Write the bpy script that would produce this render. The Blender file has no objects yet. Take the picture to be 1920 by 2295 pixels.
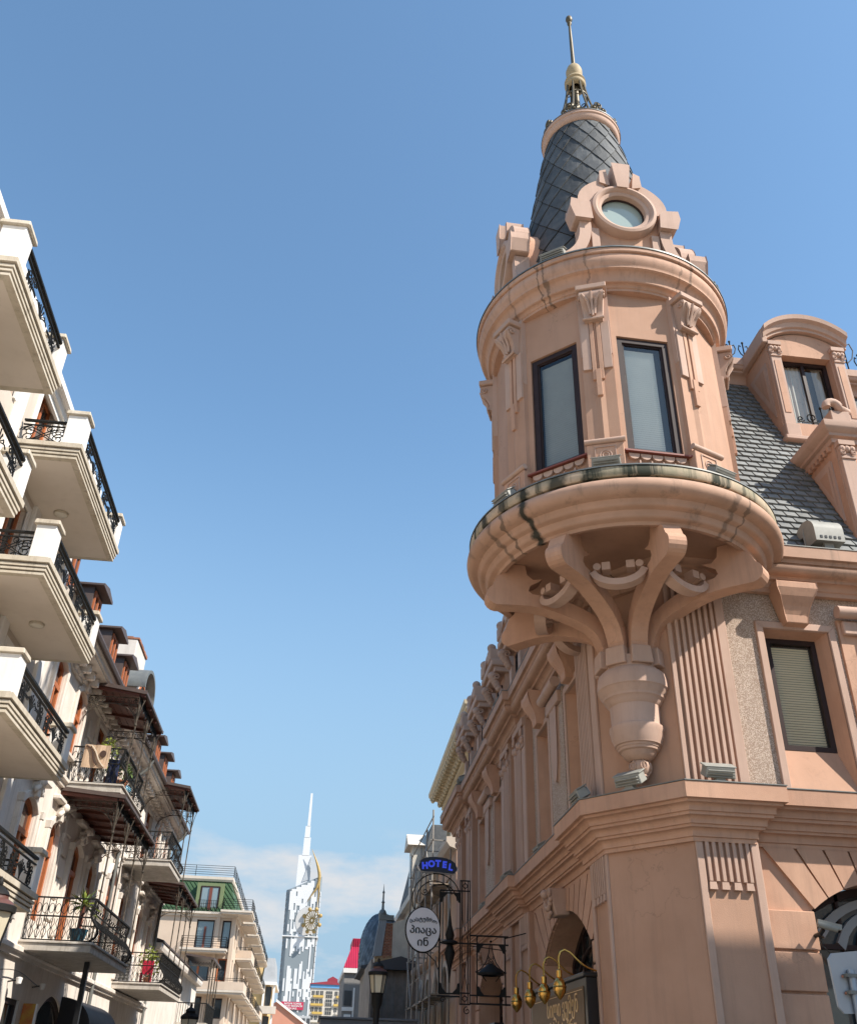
import bpy, bmesh, math, random
from mathutils import Vector, Matrix
random.seed(7)
R = math.radians
SC = bpy.context.scene
COL = SC.collection
# ------------------------------------------------------------------ camera
cd = bpy.data.cameras.new('camera')
cd.sensor_fit = 'VERTICAL'; cd.sensor_height = 24.0; cd.lens = 24.0*2054/2295
cd.clip_start = 0.1; cd.clip_end = 5000
cam = bpy.data.objects.new('camera', cd); COL.objects.link(cam)
PITCH, YAW, ROLL = R(31.8), R(5.9), R(1.8)
fw = Vector((math.sin(YAW)*math.cos(PITCH), math.cos(YAW)*math.cos(PITCH), math.sin(PITCH)))
rt0 = Vector((math.cos(YAW), -math.sin(YAW), 0)); up0 = rt0.cross(fw)
rt = math.cos(ROLL)*rt0 + math.sin(ROLL)*up0; up = -math.sin(ROLL)*rt0 + math.cos(ROLL)*up0
M = Matrix((rt, up, -fw)).transposed().to_4x4(); M.translation = (0, 0, 1.6)
cam.matrix_world = M
SC.camera = cam
# ------------------------------------------------------------------ sky, sun, exposure
SUN_AZ, SUN_EL = R(-33), R(45)
sund = Vector((math.cos(SUN_EL)*math.cos(SUN_AZ), math.cos(SUN_EL)*math.sin(SUN_AZ), math.sin(SUN_EL)))
w = bpy.data.worlds.new('World'); SC.world = w; w.use_nodes = True
nt = w.node_tree; nt.nodes.clear()
out = nt.nodes.new('ShaderNodeOutputWorld'); bg = nt.nodes.new('ShaderNodeBackground')
sky = nt.nodes.new('ShaderNodeTexSky'); sky.sky_type = 'NISHITA'; sky.sun_disc = False
sky.sun_elevation = SUN_EL; sky.sun_rotation = math.atan2(sund.x, sund.y)
sky.altitude = 0; sky.air_density = 1.0; sky.dust_density = 0.45; sky.ozone_density = 2.4
bg.inputs['Strength'].default_value = 0.138
# far fair-weather clouds low above the horizon, all the way round
tc = nt.nodes.new('ShaderNodeTexCoord'); mp = nt.nodes.new('ShaderNodeMapping')
mp.inputs['Scale'].default_value = (3.2, 3.2, 9.0); mp.inputs['Location'].default_value = (0.55, 0.2, 0.42)
ns = nt.nodes.new('ShaderNodeTexNoise'); ns.inputs['Scale'].default_value = 1.25; ns.inputs['Detail'].default_value = 7; ns.inputs['Roughness'].default_value = .58
sp = nt.nodes.new('ShaderNodeSeparateXYZ')
r1 = nt.nodes.new('ShaderNodeMapRange'); r1.inputs[1].default_value = .53; r1.inputs[2].default_value = .66; r1.inputs[3].default_value = 0; r1.inputs[4].default_value = .95; r1.clamp = True
r2 = nt.nodes.new('ShaderNodeMapRange'); r2.interpolation_type = 'SMOOTHSTEP'; r2.inputs[1].default_value = .19; r2.inputs[2].default_value = .225; r2.inputs[3].default_value = 1; r2.inputs[4].default_value = 0
mu = nt.nodes.new('ShaderNodeMath'); mu.operation = 'MULTIPLY'
mx = nt.nodes.new('ShaderNodeMixRGB'); mx.inputs['Color2'].default_value = (3.5, 3.6, 3.75, 1)
L = nt.links.new
L(tc.outputs['Generated'], mp.inputs['Vector']); L(mp.outputs[0], ns.inputs['Vector'])
L(tc.outputs['Generated'], sp.inputs[0]); L(ns.outputs['Fac'], r1.inputs[0]); L(sp.outputs['Z'], r2.inputs[0])
L(r1.outputs[0], mu.inputs[0]); L(r2.outputs[0], mu.inputs[1]); L(mu.outputs[0], mx.inputs['Fac'])
hs = nt.nodes.new('ShaderNodeHueSaturation'); hs.inputs['Saturation'].default_value = 1.02; hs.inputs['Value'].default_value = 1.18
L(sky.outputs[0], hs.inputs['Color']); 
# pale haze that thickens towards the horizon, alike in every direction
r5 = nt.nodes.new('ShaderNodeMapRange'); r5.interpolation_type = 'SMOOTHSTEP'; r5.inputs[1].default_value = .06; r5.inputs[2].default_value = .64; r5.inputs[3].default_value = .97; r5.inputs[4].default_value = 0
hz = nt.nodes.new('ShaderNodeMixRGB'); hz.inputs['Color2'].default_value = (1.75, 2.6, 3.4, 1)
L(sp.outputs['Z'], r5.inputs[0]); L(r5.outputs[0], hz.inputs['Fac']); tn = nt.nodes.new('ShaderNodeMixRGB'); tn.blend_type = 'MULTIPLY'; tn.inputs['Fac'].default_value = 1; tn.inputs['Color2'].default_value = (.95, 1.06, 1.0, 1)
L(hs.outputs[0], tn.inputs['Color1']); L(tn.outputs[0], hz.inputs['Color1']); L(hz.outputs[0], mx.inputs['Color1']); L(mx.outputs[0], bg.inputs['Color']); L(bg.outputs[0], out.inputs['Surface'])
sl = bpy.data.lights.new('sun', 'SUN'); sl.energy = 5.0; sl.angle = R(.55); sl.color = (1.0, .93, .83)
so = bpy.data.objects.new('sun', sl); COL.objects.link(so)
so.rotation_euler = (-sund).to_track_quat('-Z', 'Y').to_euler()
vs = SC.view_settings; vs.view_transform = 'Standard'; vs.look = 'None'; vs.exposure = 0.63; vs.gamma = 1.0; vs.use_curve_mapping = False
SC.cycles.max_bounces = 6; SC.cycles.diffuse_bounces = 4; SC.cycles.glossy_bounces = 3; SC.cycles.transmission_bounces = 4; SC.cycles.transparent_max_bounces = 6
SC.cycles.caustics_reflective = False; SC.cycles.caustics_refractive = False
# ------------------------------------------------------------------ materials
def _n(t, k, **kw):
    n = t.nodes.new(k)
    for a, b in kw.items(): setattr(n, a, b)
    return n
def mat(name, col, rough=.8, col2=None, nscale=1.5, amt=.6, bump=0., bscale=60., metal=0., spec=.4, streak=None, samt=.5, sscale=2.2, emit=None, estr=0., speck=None, speckscale=180, coat=0., s0=.52, s1=.78, crack=0., rnd=0., drip=None):
    """Procedural surface: two-tone noise in world space, optional vertical weather streaks, optional speckle, fine relief."""
    m = bpy.data.materials.new(name); m.use_nodes = True; t = m.node_tree; b = t.nodes['Principled BSDF']
    b.inputs['Roughness'].default_value = rough; b.inputs['Metallic'].default_value = metal
    b.inputs['Specular IOR Level'].default_value = spec; b.inputs['Coat Weight'].default_value = coat
    g = _n(t, 'ShaderNodeNewGeometry'); lk = t.links.new; c4 = lambda c: (c[0], c[1], c[2], 1)
    if col2 is None: col2 = tuple(x*.86 for x in col)
    n1 = _n(t, 'ShaderNodeTexNoise'); n1.inputs['Scale'].default_value = nscale; n1.inputs['Detail'].default_value = 5; n1.inputs['Roughness'].default_value = .62
    lk(g.outputs['Position'], n1.inputs['Vector'])
    rp = _n(t, 'ShaderNodeMapRange'); rp.inputs[1].default_value = .36; rp.inputs[2].default_value = .66; rp.inputs[4].default_value = amt
    lk(n1.outputs['Fac'], rp.inputs[0])
    mx = _n(t, 'ShaderNodeMixRGB'); mx.inputs['Color1'].default_value = c4(col); mx.inputs['Color2'].default_value = c4(col2); lk(rp.outputs[0], mx.inputs['Fac'])
    cur = mx.outputs[0]
    if speck is not None:
        v = _n(t, 'ShaderNodeTexVoronoi'); v.inputs['Scale'].default_value = speckscale; lk(g.outputs['Position'], v.inputs['Vector'])
        m2 = _n(t, 'ShaderNodeMixRGB', blend_type='MIX'); m2.inputs['Color2'].default_value = c4(speck)
        sr = _n(t, 'ShaderNodeSeparateColor'); lk(v.outputs['Color'], sr.inputs[0])
        r3 = _n(t, 'ShaderNodeMapRange'); r3.inputs[1].default_value = .35; r3.inputs[2].default_value = 1.0; lk(sr.outputs[0], r3.inputs[0])
        lk(r3.outputs[0], m2.inputs['Fac']); lk(cur, m2.inputs['Color1']); cur = m2.outputs[0]
    if streak is not None:
        mp = _n(t, 'ShaderNodeMapping'); mp.inputs['Scale'].default_value = (sscale*2.6, sscale*2.6, sscale*.16); lk(g.outputs['Position'], mp.inputs['Vector'])
        n2 = _n(t, 'ShaderNodeTexNoise'); n2.inputs['Scale'].default_value = 1.0; n2.inputs['Detail'].default_value = 6; n2.inputs['Roughness'].default_value = .7; lk(mp.outputs[0], n2.inputs['Vector'])
        r4 = _n(t, 'ShaderNodeMapRange'); r4.inputs[1].default_value = s0; r4.inputs[2].default_value = s1; r4.inputs[4].default_value = samt; lk(n2.outputs['Fac'], r4.inputs[0])
        m3 = _n(t, 'ShaderNodeMixRGB'); m3.inputs['Color2'].default_value = c4(streak); lk(r4.outputs[0], m3.inputs['Fac']); lk(cur, m3.inputs['Color1']); cur = m3.outputs[0]
    if rnd:
        oi = _n(t, 'ShaderNodeObjectInfo'); r8 = _n(t, 'ShaderNodeMapRange'); r8.inputs[3].default_value = 1-rnd; r8.inputs[4].default_value = 1+rnd; lk(oi.outputs['Random'], r8.inputs[0])
        m8 = _n(t, 'ShaderNodeVectorMath', operation='SCALE'); lk(cur, m8.inputs[0]); lk(r8.outputs[0], m8.inputs['Scale']); cur = m8.outputs[0]
    if drip:
        # a few dark water runs down a round moulding: (angle in degrees, half width in metres, strength)
        sx = _n(t, 'ShaderNodeSeparateXYZ'); lk(g.outputs['Position'], sx.inputs[0])
        xx = _n(t, 'ShaderNodeMath', operation='SUBTRACT'); xx.inputs[1].default_value = 5.91; yy = _n(t, 'ShaderNodeMath', operation='SUBTRACT'); yy.inputs[1].default_value = 16.73; lk(sx.outputs[0], xx.inputs[0]); lk(sx.outputs[1], yy.inputs[0])
        at = _n(t, 'ShaderNodeMath', operation='ARCTAN2'); lk(yy.outputs[0], at.inputs[0]); lk(xx.outputs[0], at.inputs[1])
        nz = _n(t, 'ShaderNodeTexNoise'); nz.inputs['Scale'].default_value = 3.5; nz.inputs['Detail'].default_value = 6; lk(g.outputs['Position'], nz.inputs['Vector'])
        for ang, hw, st in drip:
            d1 = _n(t, 'ShaderNodeMath', operation='SUBTRACT'); d1.inputs[1].default_value = math.radians(ang); lk(at.outputs[0], d1.inputs[0])
            d2 = _n(t, 'ShaderNodeMath', operation='MULTIPLY_ADD'); d2.inputs[1].default_value = .13; lk(nz.outputs['Fac'], d2.inputs[0]); lk(d1.outputs[0], d2.inputs[2])
            d3 = _n(t, 'ShaderNodeMath', operation='SUBTRACT'); d3.inputs[1].default_value = .065; lk(d2.outputs[0], d3.inputs[0]); d4 = _n(t, 'ShaderNodeMath', operation='ABSOLUTE'); lk(d3.outputs[0], d4.inputs[0])
            r9 = _n(t, 'ShaderNodeMapRange'); r9.inputs[1].default_value = hw/3.2*.4; r9.inputs[2].default_value = hw/3.2; r9.inputs[3].default_value = st; r9.inputs[4].default_value = 0; lk(d4.outputs[0], r9.inputs[0])
            m9 = _n(t, 'ShaderNodeMixRGB'); m9.inputs['Color2'].default_value = (.018, .022, .016, 1); lk(r9.outputs[0], m9.inputs['Fac']); lk(cur, m9.inputs['Color1']); cur = m9.outputs[0]
    if crack:
        n5 = _n(t, 'ShaderNodeTexNoise'); n5.inputs['Scale'].default_value = .55; n5.inputs['Detail'].default_value = 9; n5.inputs['Roughness'].default_value = .55; lk(g.outputs['Position'], n5.inputs['Vector'])
        sb = _n(t, 'ShaderNodeMath', operation='SUBTRACT'); sb.inputs[1].default_value = .535; ab = _n(t, 'ShaderNodeMath', operation='ABSOLUTE'); lk(n5.outputs['Fac'], sb.inputs[0]); lk(sb.outputs[0], ab.inputs[0])
        r6 = _n(t, 'ShaderNodeMapRange'); r6.inputs[1].default_value = .0012; r6.inputs[2].default_value = .0035; r6.inputs[3].default_value = crack; r6.inputs[4].default_value = 0; lk(ab.outputs[0], r6.inputs[0])
        n6 = _n(t, 'ShaderNodeTexNoise'); n6.inputs['Scale'].default_value = .35; lk(g.outputs['Position'], n6.inputs['Vector']); r7 = _n(t, 'ShaderNodeMapRange'); r7.inputs[1].default_value = .52; r7.inputs[2].default_value = .56; lk(n6.outputs['Fac'], r7.inputs[0])
        mm = _n(t, 'ShaderNodeMath', operation='MULTIPLY'); lk(r6.outputs[0], mm.inputs[0]); lk(r7.outputs[0], mm.inputs[1])
        m6 = _n(t, 'ShaderNodeMixRGB'); m6.inputs['Color2'].default_value = c4(tuple(x*.35 for x in col)); lk(mm.outputs[0], m6.inputs['Fac']); lk(cur, m6.inputs['Color1']); cur = m6.outputs[0]
    lk(cur, b.inputs['Base Color'])
    if bump:
        n3 = _n(t, 'ShaderNodeTexNoise'); n3.inputs['Scale'].default_value = bscale; n3.inputs['Detail'].default_value = 4; lk(g.outputs['Position'], n3.inputs['Vector'])
        bp = _n(t, 'ShaderNodeBump'); bp.inputs['Strength'].default_value = min(1, bump); bp.inputs['Distance'].default_value = .01*max(1, bump); lk(n3.outputs['Fac'], bp.inputs['Height']); lk(bp.outputs[0], b.inputs['Normal'])
    if emit is not None:
        b.inputs['Emission Color'].default_value = c4(emit); b.inputs['Emission Strength'].default_value = estr
    return m
def glassmat(name, col, rough=.03, wav=.02, spec=.9):
    m = bpy.data.materials.new(name); m.use_nodes = True; t = m.node_tree; b = t.nodes['Principled BSDF']
    b.inputs['Base Color'].default_value = (*col, 1); b.inputs['Roughness'].default_value = rough; b.inputs['Specular IOR Level'].default_value = spec; b.inputs['IOR'].default_value = 1.6
    g = _n(t, 'ShaderNodeNewGeometry'); n = _n(t, 'ShaderNodeTexNoise'); n.inputs['Scale'].default_value = 1.1; t.links.new(g.outputs['Position'], n.inputs['Vector'])
    bp = _n(t, 'ShaderNodeBump'); bp.inputs['Strength'].default_value = wav; bp.inputs['Distance'].default_value = .2; t.links.new(n.outputs['Fac'], bp.inputs['Height']); t.links.new(bp.outputs[0], b.inputs['Normal'])
    return m
def panemat(name):
    """Clear pane: mostly see-through, mirror-like at a slant."""
    m = bpy.data.materials.new(name); m.use_nodes = True; t = m.node_tree; t.nodes.clear()
    o = _n(t, 'ShaderNodeOutputMaterial'); tr = _n(t, 'ShaderNodeBsdfTransparent'); gl = _n(t, 'ShaderNodeBsdfGlossy'); gl.inputs['Roughness'].default_value = .02
    tr.inputs['Color'].default_value = (.86, .9, .9, 1)
    g = _n(t, 'ShaderNodeNewGeometry'); dt = _n(t, 'ShaderNodeVectorMath', operation='DOT_PRODUCT'); ab = _n(t, 'ShaderNodeMath', operation='ABSOLUTE'); iv = _n(t, 'ShaderNodeMath', operation='SUBTRACT'); iv.inputs[0].default_value = 1
    pw = _n(t, 'ShaderNodeMath', operation='POWER'); pw.inputs[1].default_value = 4.0; ma = _n(t, 'ShaderNodeMath', operation='MULTIPLY_ADD'); ma.inputs[1].default_value = .85; ma.inputs[2].default_value = .08
    mx = _n(t, 'ShaderNodeMixShader'); lk = t.links.new
    lk(g.outputs['Normal'], dt.inputs[0]); lk(g.outputs['Incoming'], dt.inputs[1]); lk(dt.outputs['Value'], ab.inputs[0]); lk(ab.outputs[0], iv.inputs[1]); lk(iv.outputs[0], pw.inputs[0]); lk(pw.outputs[0], ma.inputs[0]); lk(ma.outputs[0], mx.inputs[0])
    lk(tr.outputs[0], mx.inputs[1]); lk(gl.outputs[0], mx.inputs[2]); lk(mx.outputs[0], o.inputs[0])
    return m
PINK = mat('pink_stucco', (.565, .338, .230), .85, (.465, .268, .180), .8, 1, bump=.4, bscale=90, streak=(.28, .175, .125), samt=.5, s0=.50, s1=.80, crack=.3, rnd=.035)
PINKD = mat('tan_pink_stucco', (.475, .285, .196), .85, (.41, .240, .160), .6, 1, bump=.4, bscale=90, streak=(.29, .18, .13), samt=.45, s0=.50, s1=.80, crack=.3)
PINKL = mat('light_pink_trim', (0.505, 0.345, 0.270), .8, (0.443, 0.294, 0.221), .9, .9, bump=.3, bscale=80, streak=(0.319, 0.206, 0.160), samt=.5, s0=.50, s1=.8, rnd=.05)
CORNP = mat('weathered_cornice', (.53, .325, .23), .85, (.44, .262, .18), .8, 1, bump=.4, bscale=90, streak=(.26, .165, .12), samt=.6, s0=.50, s1=.75, drip=[(-131, .05, .55), (-134, .03, .6), (-150, .06, .35), (-64, .06, .5), (-70, .03, .4), (-112, .035, .4)])
MOSS = mat('mossy_rim', (.50, .38, .27), .9, (.27, .25, .17), 1.3, .95, bump=.6, bscale=60, streak=(.022, .030, .020), samt=.95, sscale=.55, s0=.52, s1=.60, drip=[(-142, .16, .95), (-152, .10, .8), (-128, .22, .85), (-118, .08, .7), (-165, .14, .9), (-60, .10, .6)])
RINGP = mat('stained_pink_moulding', (0.494, 0.305, 0.215), .82, (0.391, 0.241, 0.167), 1.4, .9, bump=.3, bscale=80, streak=(0.127, 0.098, 0.075), samt=.6, sscale=.75, s0=.58, s1=.72, drip=[(-142, .13, .95), (-153, .06, .6), (-160, .09, .5), (-66, .10, .45), (-60, .05, .5)])
ROUGHC = mat('roughcast', (0.380, 0.275, 0.210), .95, (0.313, 0.224, 0.171), 3, .6, bump=1.6, bscale=120, speck=(0.685, 0.570, 0.475), speckscale=70)
SLATE = mat('slate', (.062, .066, .070), .7, (.10, .104, .106), 2.4, 1, bump=.6, bscale=30, spec=.25, streak=(.17, .17, .16), samt=.4, rnd=.28)
TILEM = mat('grey_roof_tile', (.15, .158, .155), .55, (.20, .205, .20), 5, 1, bump=.3, bscale=50, spec=.4, rnd=.22)
DARKFR = mat('dark_brown_frame', (.03, .018, .017), .5, (.045, .027, .025), 3, .5, spec=.2)
REDSILL = mat('red_metal_sill', (.24, .07, .05), .5)
GLASS = glassmat('window_glass', (.03, .04, .045))
PANE = panemat('clear_pane')
DIMROOM = mat('dim_room', (.05, .045, .04), .9)
BLINDM = mat('pale_blind', (.74, .75, .71), .6, (.66, .67, .64), 2, .5)
BLIND_SHADED = mat('shaded_pale_blind', (.33, .345, .34), .6, (.28, .29, .29), 2, .6)  # darker copy of the pale blind: the turret window's shade put into its colour
BLINDY = mat('cream_blind', (.92, .78, .56), .6, (.80, .68, .48), 2, .6)
IRON = mat('black_iron', (.010, .010, .010), .6, (.022, .02, .018), 8, .6, spec=.18)
IRONR = mat('weathered_iron', (.03, .026, .022), .7, (.13, .105, .08), 5, .9, spec=.2)
FLOODM = mat('grey_floodlight', (.30, .295, .265), .55, (.24, .235, .21), 5, .8, spec=.3)
LENS = glassmat('floodlight_lens', (.25, .26, .25), .1)
FLASH = mat('zinc_flashing', (.15, .155, .15), .5, (.22, .22, .20), 4, .8, metal=.3)
BRASS = mat('brass', (.62, .37, .10), .22, (.50, .28, .07), 9, .7, metal=1.0)
BRONZE = mat('old_bronze', (.13, .10, .055), .5, (.09, .075, .05), 6, .8, metal=.35)
GOLDSTONE = mat('ochre_stone', (.40, .31, .18), .7, (.33, .25, .14), 5, .7)
BLACKP = mat('black_panel', (.012, .012, .013), .3, spec=.5)
WHITE = mat('white_paint', (.80, .78, .75), .7, (.72, .69, .65), 1.5, .7, bump=.15, bscale=50, streak=(.55, .50, .43), samt=.4)
CREAM = mat('cream_stucco', (.60, .53, .45), .85, (.53, .46, .39), 1.0, .8, bump=.3, bscale=70, streak=(.40, .34, .28), samt=.45, crack=.3)
SOFFIT = mat('soffit_paint', (.66, .59, .52), .85, (.60, .53, .46), .8, .8, bump=.1, streak=(.45, .38, .32), samt=.3, sscale=1)
STONEB = mat('balcony_edge_stone', (.56, .50, .41), .8, (.46, .40, .31), 2.5, .9, bump=.4, bscale=50, streak=(.13, .10, .07), samt=.65, sscale=2.5)
OLDW = mat('old_cream_plaster', (.73, .665, .60), .88, (.62, .55, .48), 1.2, .9, bump=.5, bscale=55, streak=(.30, .25, .21), samt=.5, sscale=1.6, crack=.3)
SLABM = mat('weathered_slab', (.52, .48, .43), .85, (.38, .34, .29), 3, 1, bump=.5, bscale=40, streak=(.10, .085, .06), samt=.7, sscale=3)
ORANGEW = mat('orange_wood', (.42, .13, .045), .5, (.34, .10, .035), 5, .8, spec=.4)
REDWOOD = mat('red_brown_board', (.13, .04, .025), .6, (.085, .028, .02), 4, .9)
BROWNM = mat('brown_metal', (.10, .072, .062), .5, (.075, .055, .05), 3, .8, spec=.4)
LEAF = mat('leaf', (.07, .13, .025), .6, (.12, .18, .04), 9, 1)
LEAFY = mat('yellow_leaf', (.24, .26, .03), .6, (.13, .18, .03), 9, 1)
TERRA = mat('terracotta', (.32, .12, .06), .8)
BRICK = mat('brick', (.36, .16, .095), .9, (.28, .12, .075), 6, 1, bump=.6, rnd=.3)
BRICKY = mat('yellow_brick', (.45, .31, .17), .9, (.36, .23, .12), 6, 1, bump=.5, rnd=.25)
MORTAR = mat('mortar', (.42, .37, .31), .95)
ASPH = mat('street_setts', (.23, .205, .175), .9, (.17, .15, .13), 2, .8, bump=.5)
PAVE = mat('paving_stone', (.42, .355, .275), .85, (.34, .285, .22), 3, .9, bump=.4)
# ------------------------------------------------------------------ geometry helpers
class MB:
    def __init__(s): s.v = []; s.f = []
    def add(s, vs, fs):
        k = len(s.v); s.v += [tuple(p) for p in vs]; s.f += [tuple(i+k for i in f) for f in fs]; return s
    def box(s, F, a0, a1, b0, b1, c0, c1):
        p = [F(a, b, c) for c in (c0, c1) for b in (b0, b1) for a in (a0, a1)]
        return s.add(p, [(0,2,3,1),(4,5,7,6),(0,1,5,4),(2,6,7,3),(0,4,6,2),(1,3,7,5)])
    def taper(s, F, a0, a1, b0, b1, c0, c1, ia=0., ib=0.):
        p = [F(a, b, c0) for b in (b0, b1) for a in (a0, a1)] + [F(a, b, c1) for b in (b0+ib, b1-ib) for a in (a0+ia, a1-ia)]
        return s.add(p, [(0,2,3,1),(4,5,7,6),(0,1,5,4),(2,6,7,3),(0,4,6,2),(1,3,7,5)])
    def prism(s, F, poly, d0, d1):
        n = len(poly); p = [F(a, d0, c) for a, c in poly] + [F(a, d1, c) for a, c in poly]
        return s.add(p, [tuple(range(n)), tuple(range(2*n-1, n-1, -1))] + [(i, (i+1) % n, n+(i+1) % n, n+i) for i in range(n)])
    def quad(s, a, b, c, d): return s.add([a, b, c, d], [(0,1,2,3)])
    def lathe(s, prof, c=(0,0), seg=48, a0=0., a1=2*math.pi, caps=False):
        full = abs(a1-a0-2*math.pi) < 1e-6; n = seg if full else seg+1; P = []
        for i in range(n):
            a = a0+(a1-a0)*i/seg; ca, sa = math.cos(a), math.sin(a)
            P += [(c[0]+r*ca, c[1]+r*sa, z) for r, z in prof]
        m = len(prof); fs = []
        for i in range(seg):
            j = (i+1) % n
            for k in range(m-1): fs.append((i*m+k, j*m+k, j*m+k+1, i*m+k+1))
        return s.add(P, fs)
    def tube(s, pts, r, sides=6, closed=False, r2=None):
        pts = [Vector(p) for p in pts]; n = len(pts); P = []; fs = []
        prev = None
        for i, p in enumerate(pts):
            if closed: d = pts[(i+1) % n]-pts[i-1]
            else: d = pts[min(i+1, n-1)]-pts[max(i-1, 0)]
            if d.length < 1e-9: d = Vector((0,0,1))
            d.normalize()
            if prev is None:
                a = Vector((0,0,1)) if abs(d.z) < .9 else Vector((1,0,0)); u = d.cross(a).normalized()
            else:
                u = prev-d*prev.dot(d); u = u.normalized() if u.length > 1e-6 else d.orthogonal().normalized()
            prev = u; v = d.cross(u); rr = r if r2 is None else r+(r2-r)*i/max(1, n-1)
            for k in range(sides):
                a = 2*math.pi*(k+.5)/sides; P.append(p+u*(rr*math.cos(a))+v*(rr*math.sin(a)))
        for i in range(n if closed else n-1):
            j = (i+1) % n
            for k in range(sides): fs.append((i*sides+k, i*sides+(k+1) % sides, j*sides+(k+1) % sides, j*sides+k))
        if not closed: fs += [tuple(range(sides)), tuple(range((n-1)*sides, n*sides))]
        return s.add(P, fs)
    def sphere(s, c, r, seg=12, rings=8, sz=1.):
        return s.lathe([(max(1e-4, r*math.sin(math.pi*k/rings)), c[2]-r*sz*math.cos(math.pi*k/rings)) for k in range(rings+1)], (c[0], c[1]), seg)
    def sweep(s, prof, path, sign=1, closed=False):
        """Moulding: profile of (outward, z) carried along a plan path with mitred corners."""
        n = len(path); P = []; m = len(prof)
        for i in range(n):
            p = Vector(path[i]); ds = []
            if i > 0 or closed: ds.append((p-Vector(path[i-1])).normalized())
            if i < n-1 or closed: ds.append((Vector(path[(i+1) % n])-p).normalized())
            ns_ = [Vector((d.y, -d.x))*sign for d in ds]
            if len(ns_) == 2:
                b = ns_[0]+ns_[1]; b = b/ (1+ns_[0].dot(ns_[1])) if 1+ns_[0].dot(ns_[1]) > .05 else ns_[0]
            else: b = ns_[0]
            P += [(p.x+b.x*d, p.y+b.y*d, z) for d, z in prof]
        fs = []
        for i in range(n if closed else n-1):
            j = (i+1) % n
            for k in range(m-1): fs.append((i*m+k, j*m+k, j*m+k+1, i*m+k+1))
        if not closed: fs += [tuple(range(m)), tuple(range((n-1)*m, n*m))]
        return s.add(P, fs)
    def merge(s, o): return s.add(o.v, o.f)
def frame(o, sdir, odir):
    o = Vector((o[0], o[1], 0)); a = Vector((sdir[0], sdir[1], 0)).normalized(); b = Vector((odir[0], odir[1], 0)).normalized()
    return lambda s, d, z: o+a*s+b*d+Vector((0, 0, z))
def polar(c, ang):
    """frame standing at c that looks outward along ang: s = along the wall (to the viewer's right), d = outward distance"""
    return frame(c, (-math.sin(ang), math.cos(ang)), (math.cos(ang), math.sin(ang)))
W3 = lambda x, y, z: Vector((x, y, z))
def root_of(o):
    while o.parent: o = o.parent
    return o
def _mesh(name, mb, loc, smooth):
    me = bpy.data.meshes.new(name); lx, ly, lz = loc
    me.from_pydata([(p[0]-lx, p[1]-ly, p[2]-lz) for p in mb.v], [], mb.f)
    if smooth:
        bm = bmesh.new(); bm.from_mesh(me); bmesh.ops.remove_doubles(bm, verts=bm.verts, dist=1e-4); bmesh.ops.recalc_face_normals(bm, faces=bm.faces); bm.to_mesh(me); bm.free()
        me.shade_smooth(); me.set_sharp_from_angle(angle=R(smooth))
    return me
def thing(name, label, cat, loc=(0,0,0), group=None, kind=None, rotz=0):
    o = bpy.data.objects.new(name, None); COL.objects.link(o); o.location = loc; o.rotation_euler.z = rotz; o.empty_display_size = .3
    o['label'] = label; o['category'] = cat
    if group: o['group'] = group
    if kind: o['kind'] = kind
    return o
def tag(o, label, cat, group=None):
    o['label'] = label; o['category'] = cat
    if group: o['group'] = group
    return o
def part(name, mb, m, parent, smooth=0, bevel=0., label=None, kind=None):
    loc = root_of(parent).location
    me = _mesh(name, mb, loc, smooth); me.materials.append(m)
    o = bpy.data.objects.new(name, me); COL.objects.link(o); o.parent = parent
    if bevel:
        b = o.modifiers.new('bevel', 'BEVEL'); b.width = bevel; b.segments = 1; b.limit_method = 'ANGLE'; b.angle_limit = R(40)
    if label: o['label'] = label
    if kind: o['kind'] = kind
    return o
def solid(name, mb, m, label, cat, loc=(0,0,0), group=None, smooth=0, kind=None, bevel=0.):
    me = _mesh(name, mb, loc, smooth); me.materials.append(m)
    o = bpy.data.objects.new(name, me); COL.objects.link(o); o.location = loc
    if bevel:
        b = o.modifiers.new('bevel', 'BEVEL'); b.width = bevel; b.segments = 1; b.limit_method = 'ANGLE'; b.angle_limit = R(40)
    if kind: o['kind'] = kind
    if label: o['label'] = label
    if cat: o['category'] = cat
    if group: o['group'] = group
    return o
def inst(name, me, parent, mtx, label=None):
    o = bpy.data.objects.new(name, me); COL.objects.link(o); o.parent = parent
    o.matrix_basis = Matrix.Translation(-Vector(root_of(parent).location)) @ mtx
    if label: o['label'] = label
    return o
def dup(root, loc, rotz=None, label=None, group=None):
    c = root.copy(); COL.objects.link(c); c.location = loc
    if rotz is not None: c.rotation_euler.z = rotz
    if label: c['label'] = label
    if group: c['group'] = group
    def kids(a, b):
        for ch in [x for x in a.children]:
            k = ch.copy(); COL.objects.link(k); k.parent = b; kids(ch, k)
    kids(root, c)
    return c
def arc(cx, cy, r, a0, a1, n=8):
    return [(cx+r*math.cos(R(a0+(a1-a0)*i/n)), cy+r*math.sin(R(a0+(a1-a0)*i/n))) for i in range(n+1)]
def bez(p0, p1, p2, p3, n=12):
    o = []
    for i in range(n+1):
        t = i/n; u = 1-t
        o.append(tuple(u**3*a+3*u*u*t*b+3*u*t*t*c+t**3*d for a, b, c, d in zip(p0, p1, p2, p3)))
    return o
def spiral(cx, cy, r0, r1, a0, turns, n=22):
    return [(cx+(r0+(r1-r0)*i/n)*math.cos(R(a0+360*turns*i/n)), cy+(r0+(r1-r0)*i/n)*math.sin(R(a0+360*turns*i/n))) for i in range(n+1)]
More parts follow.
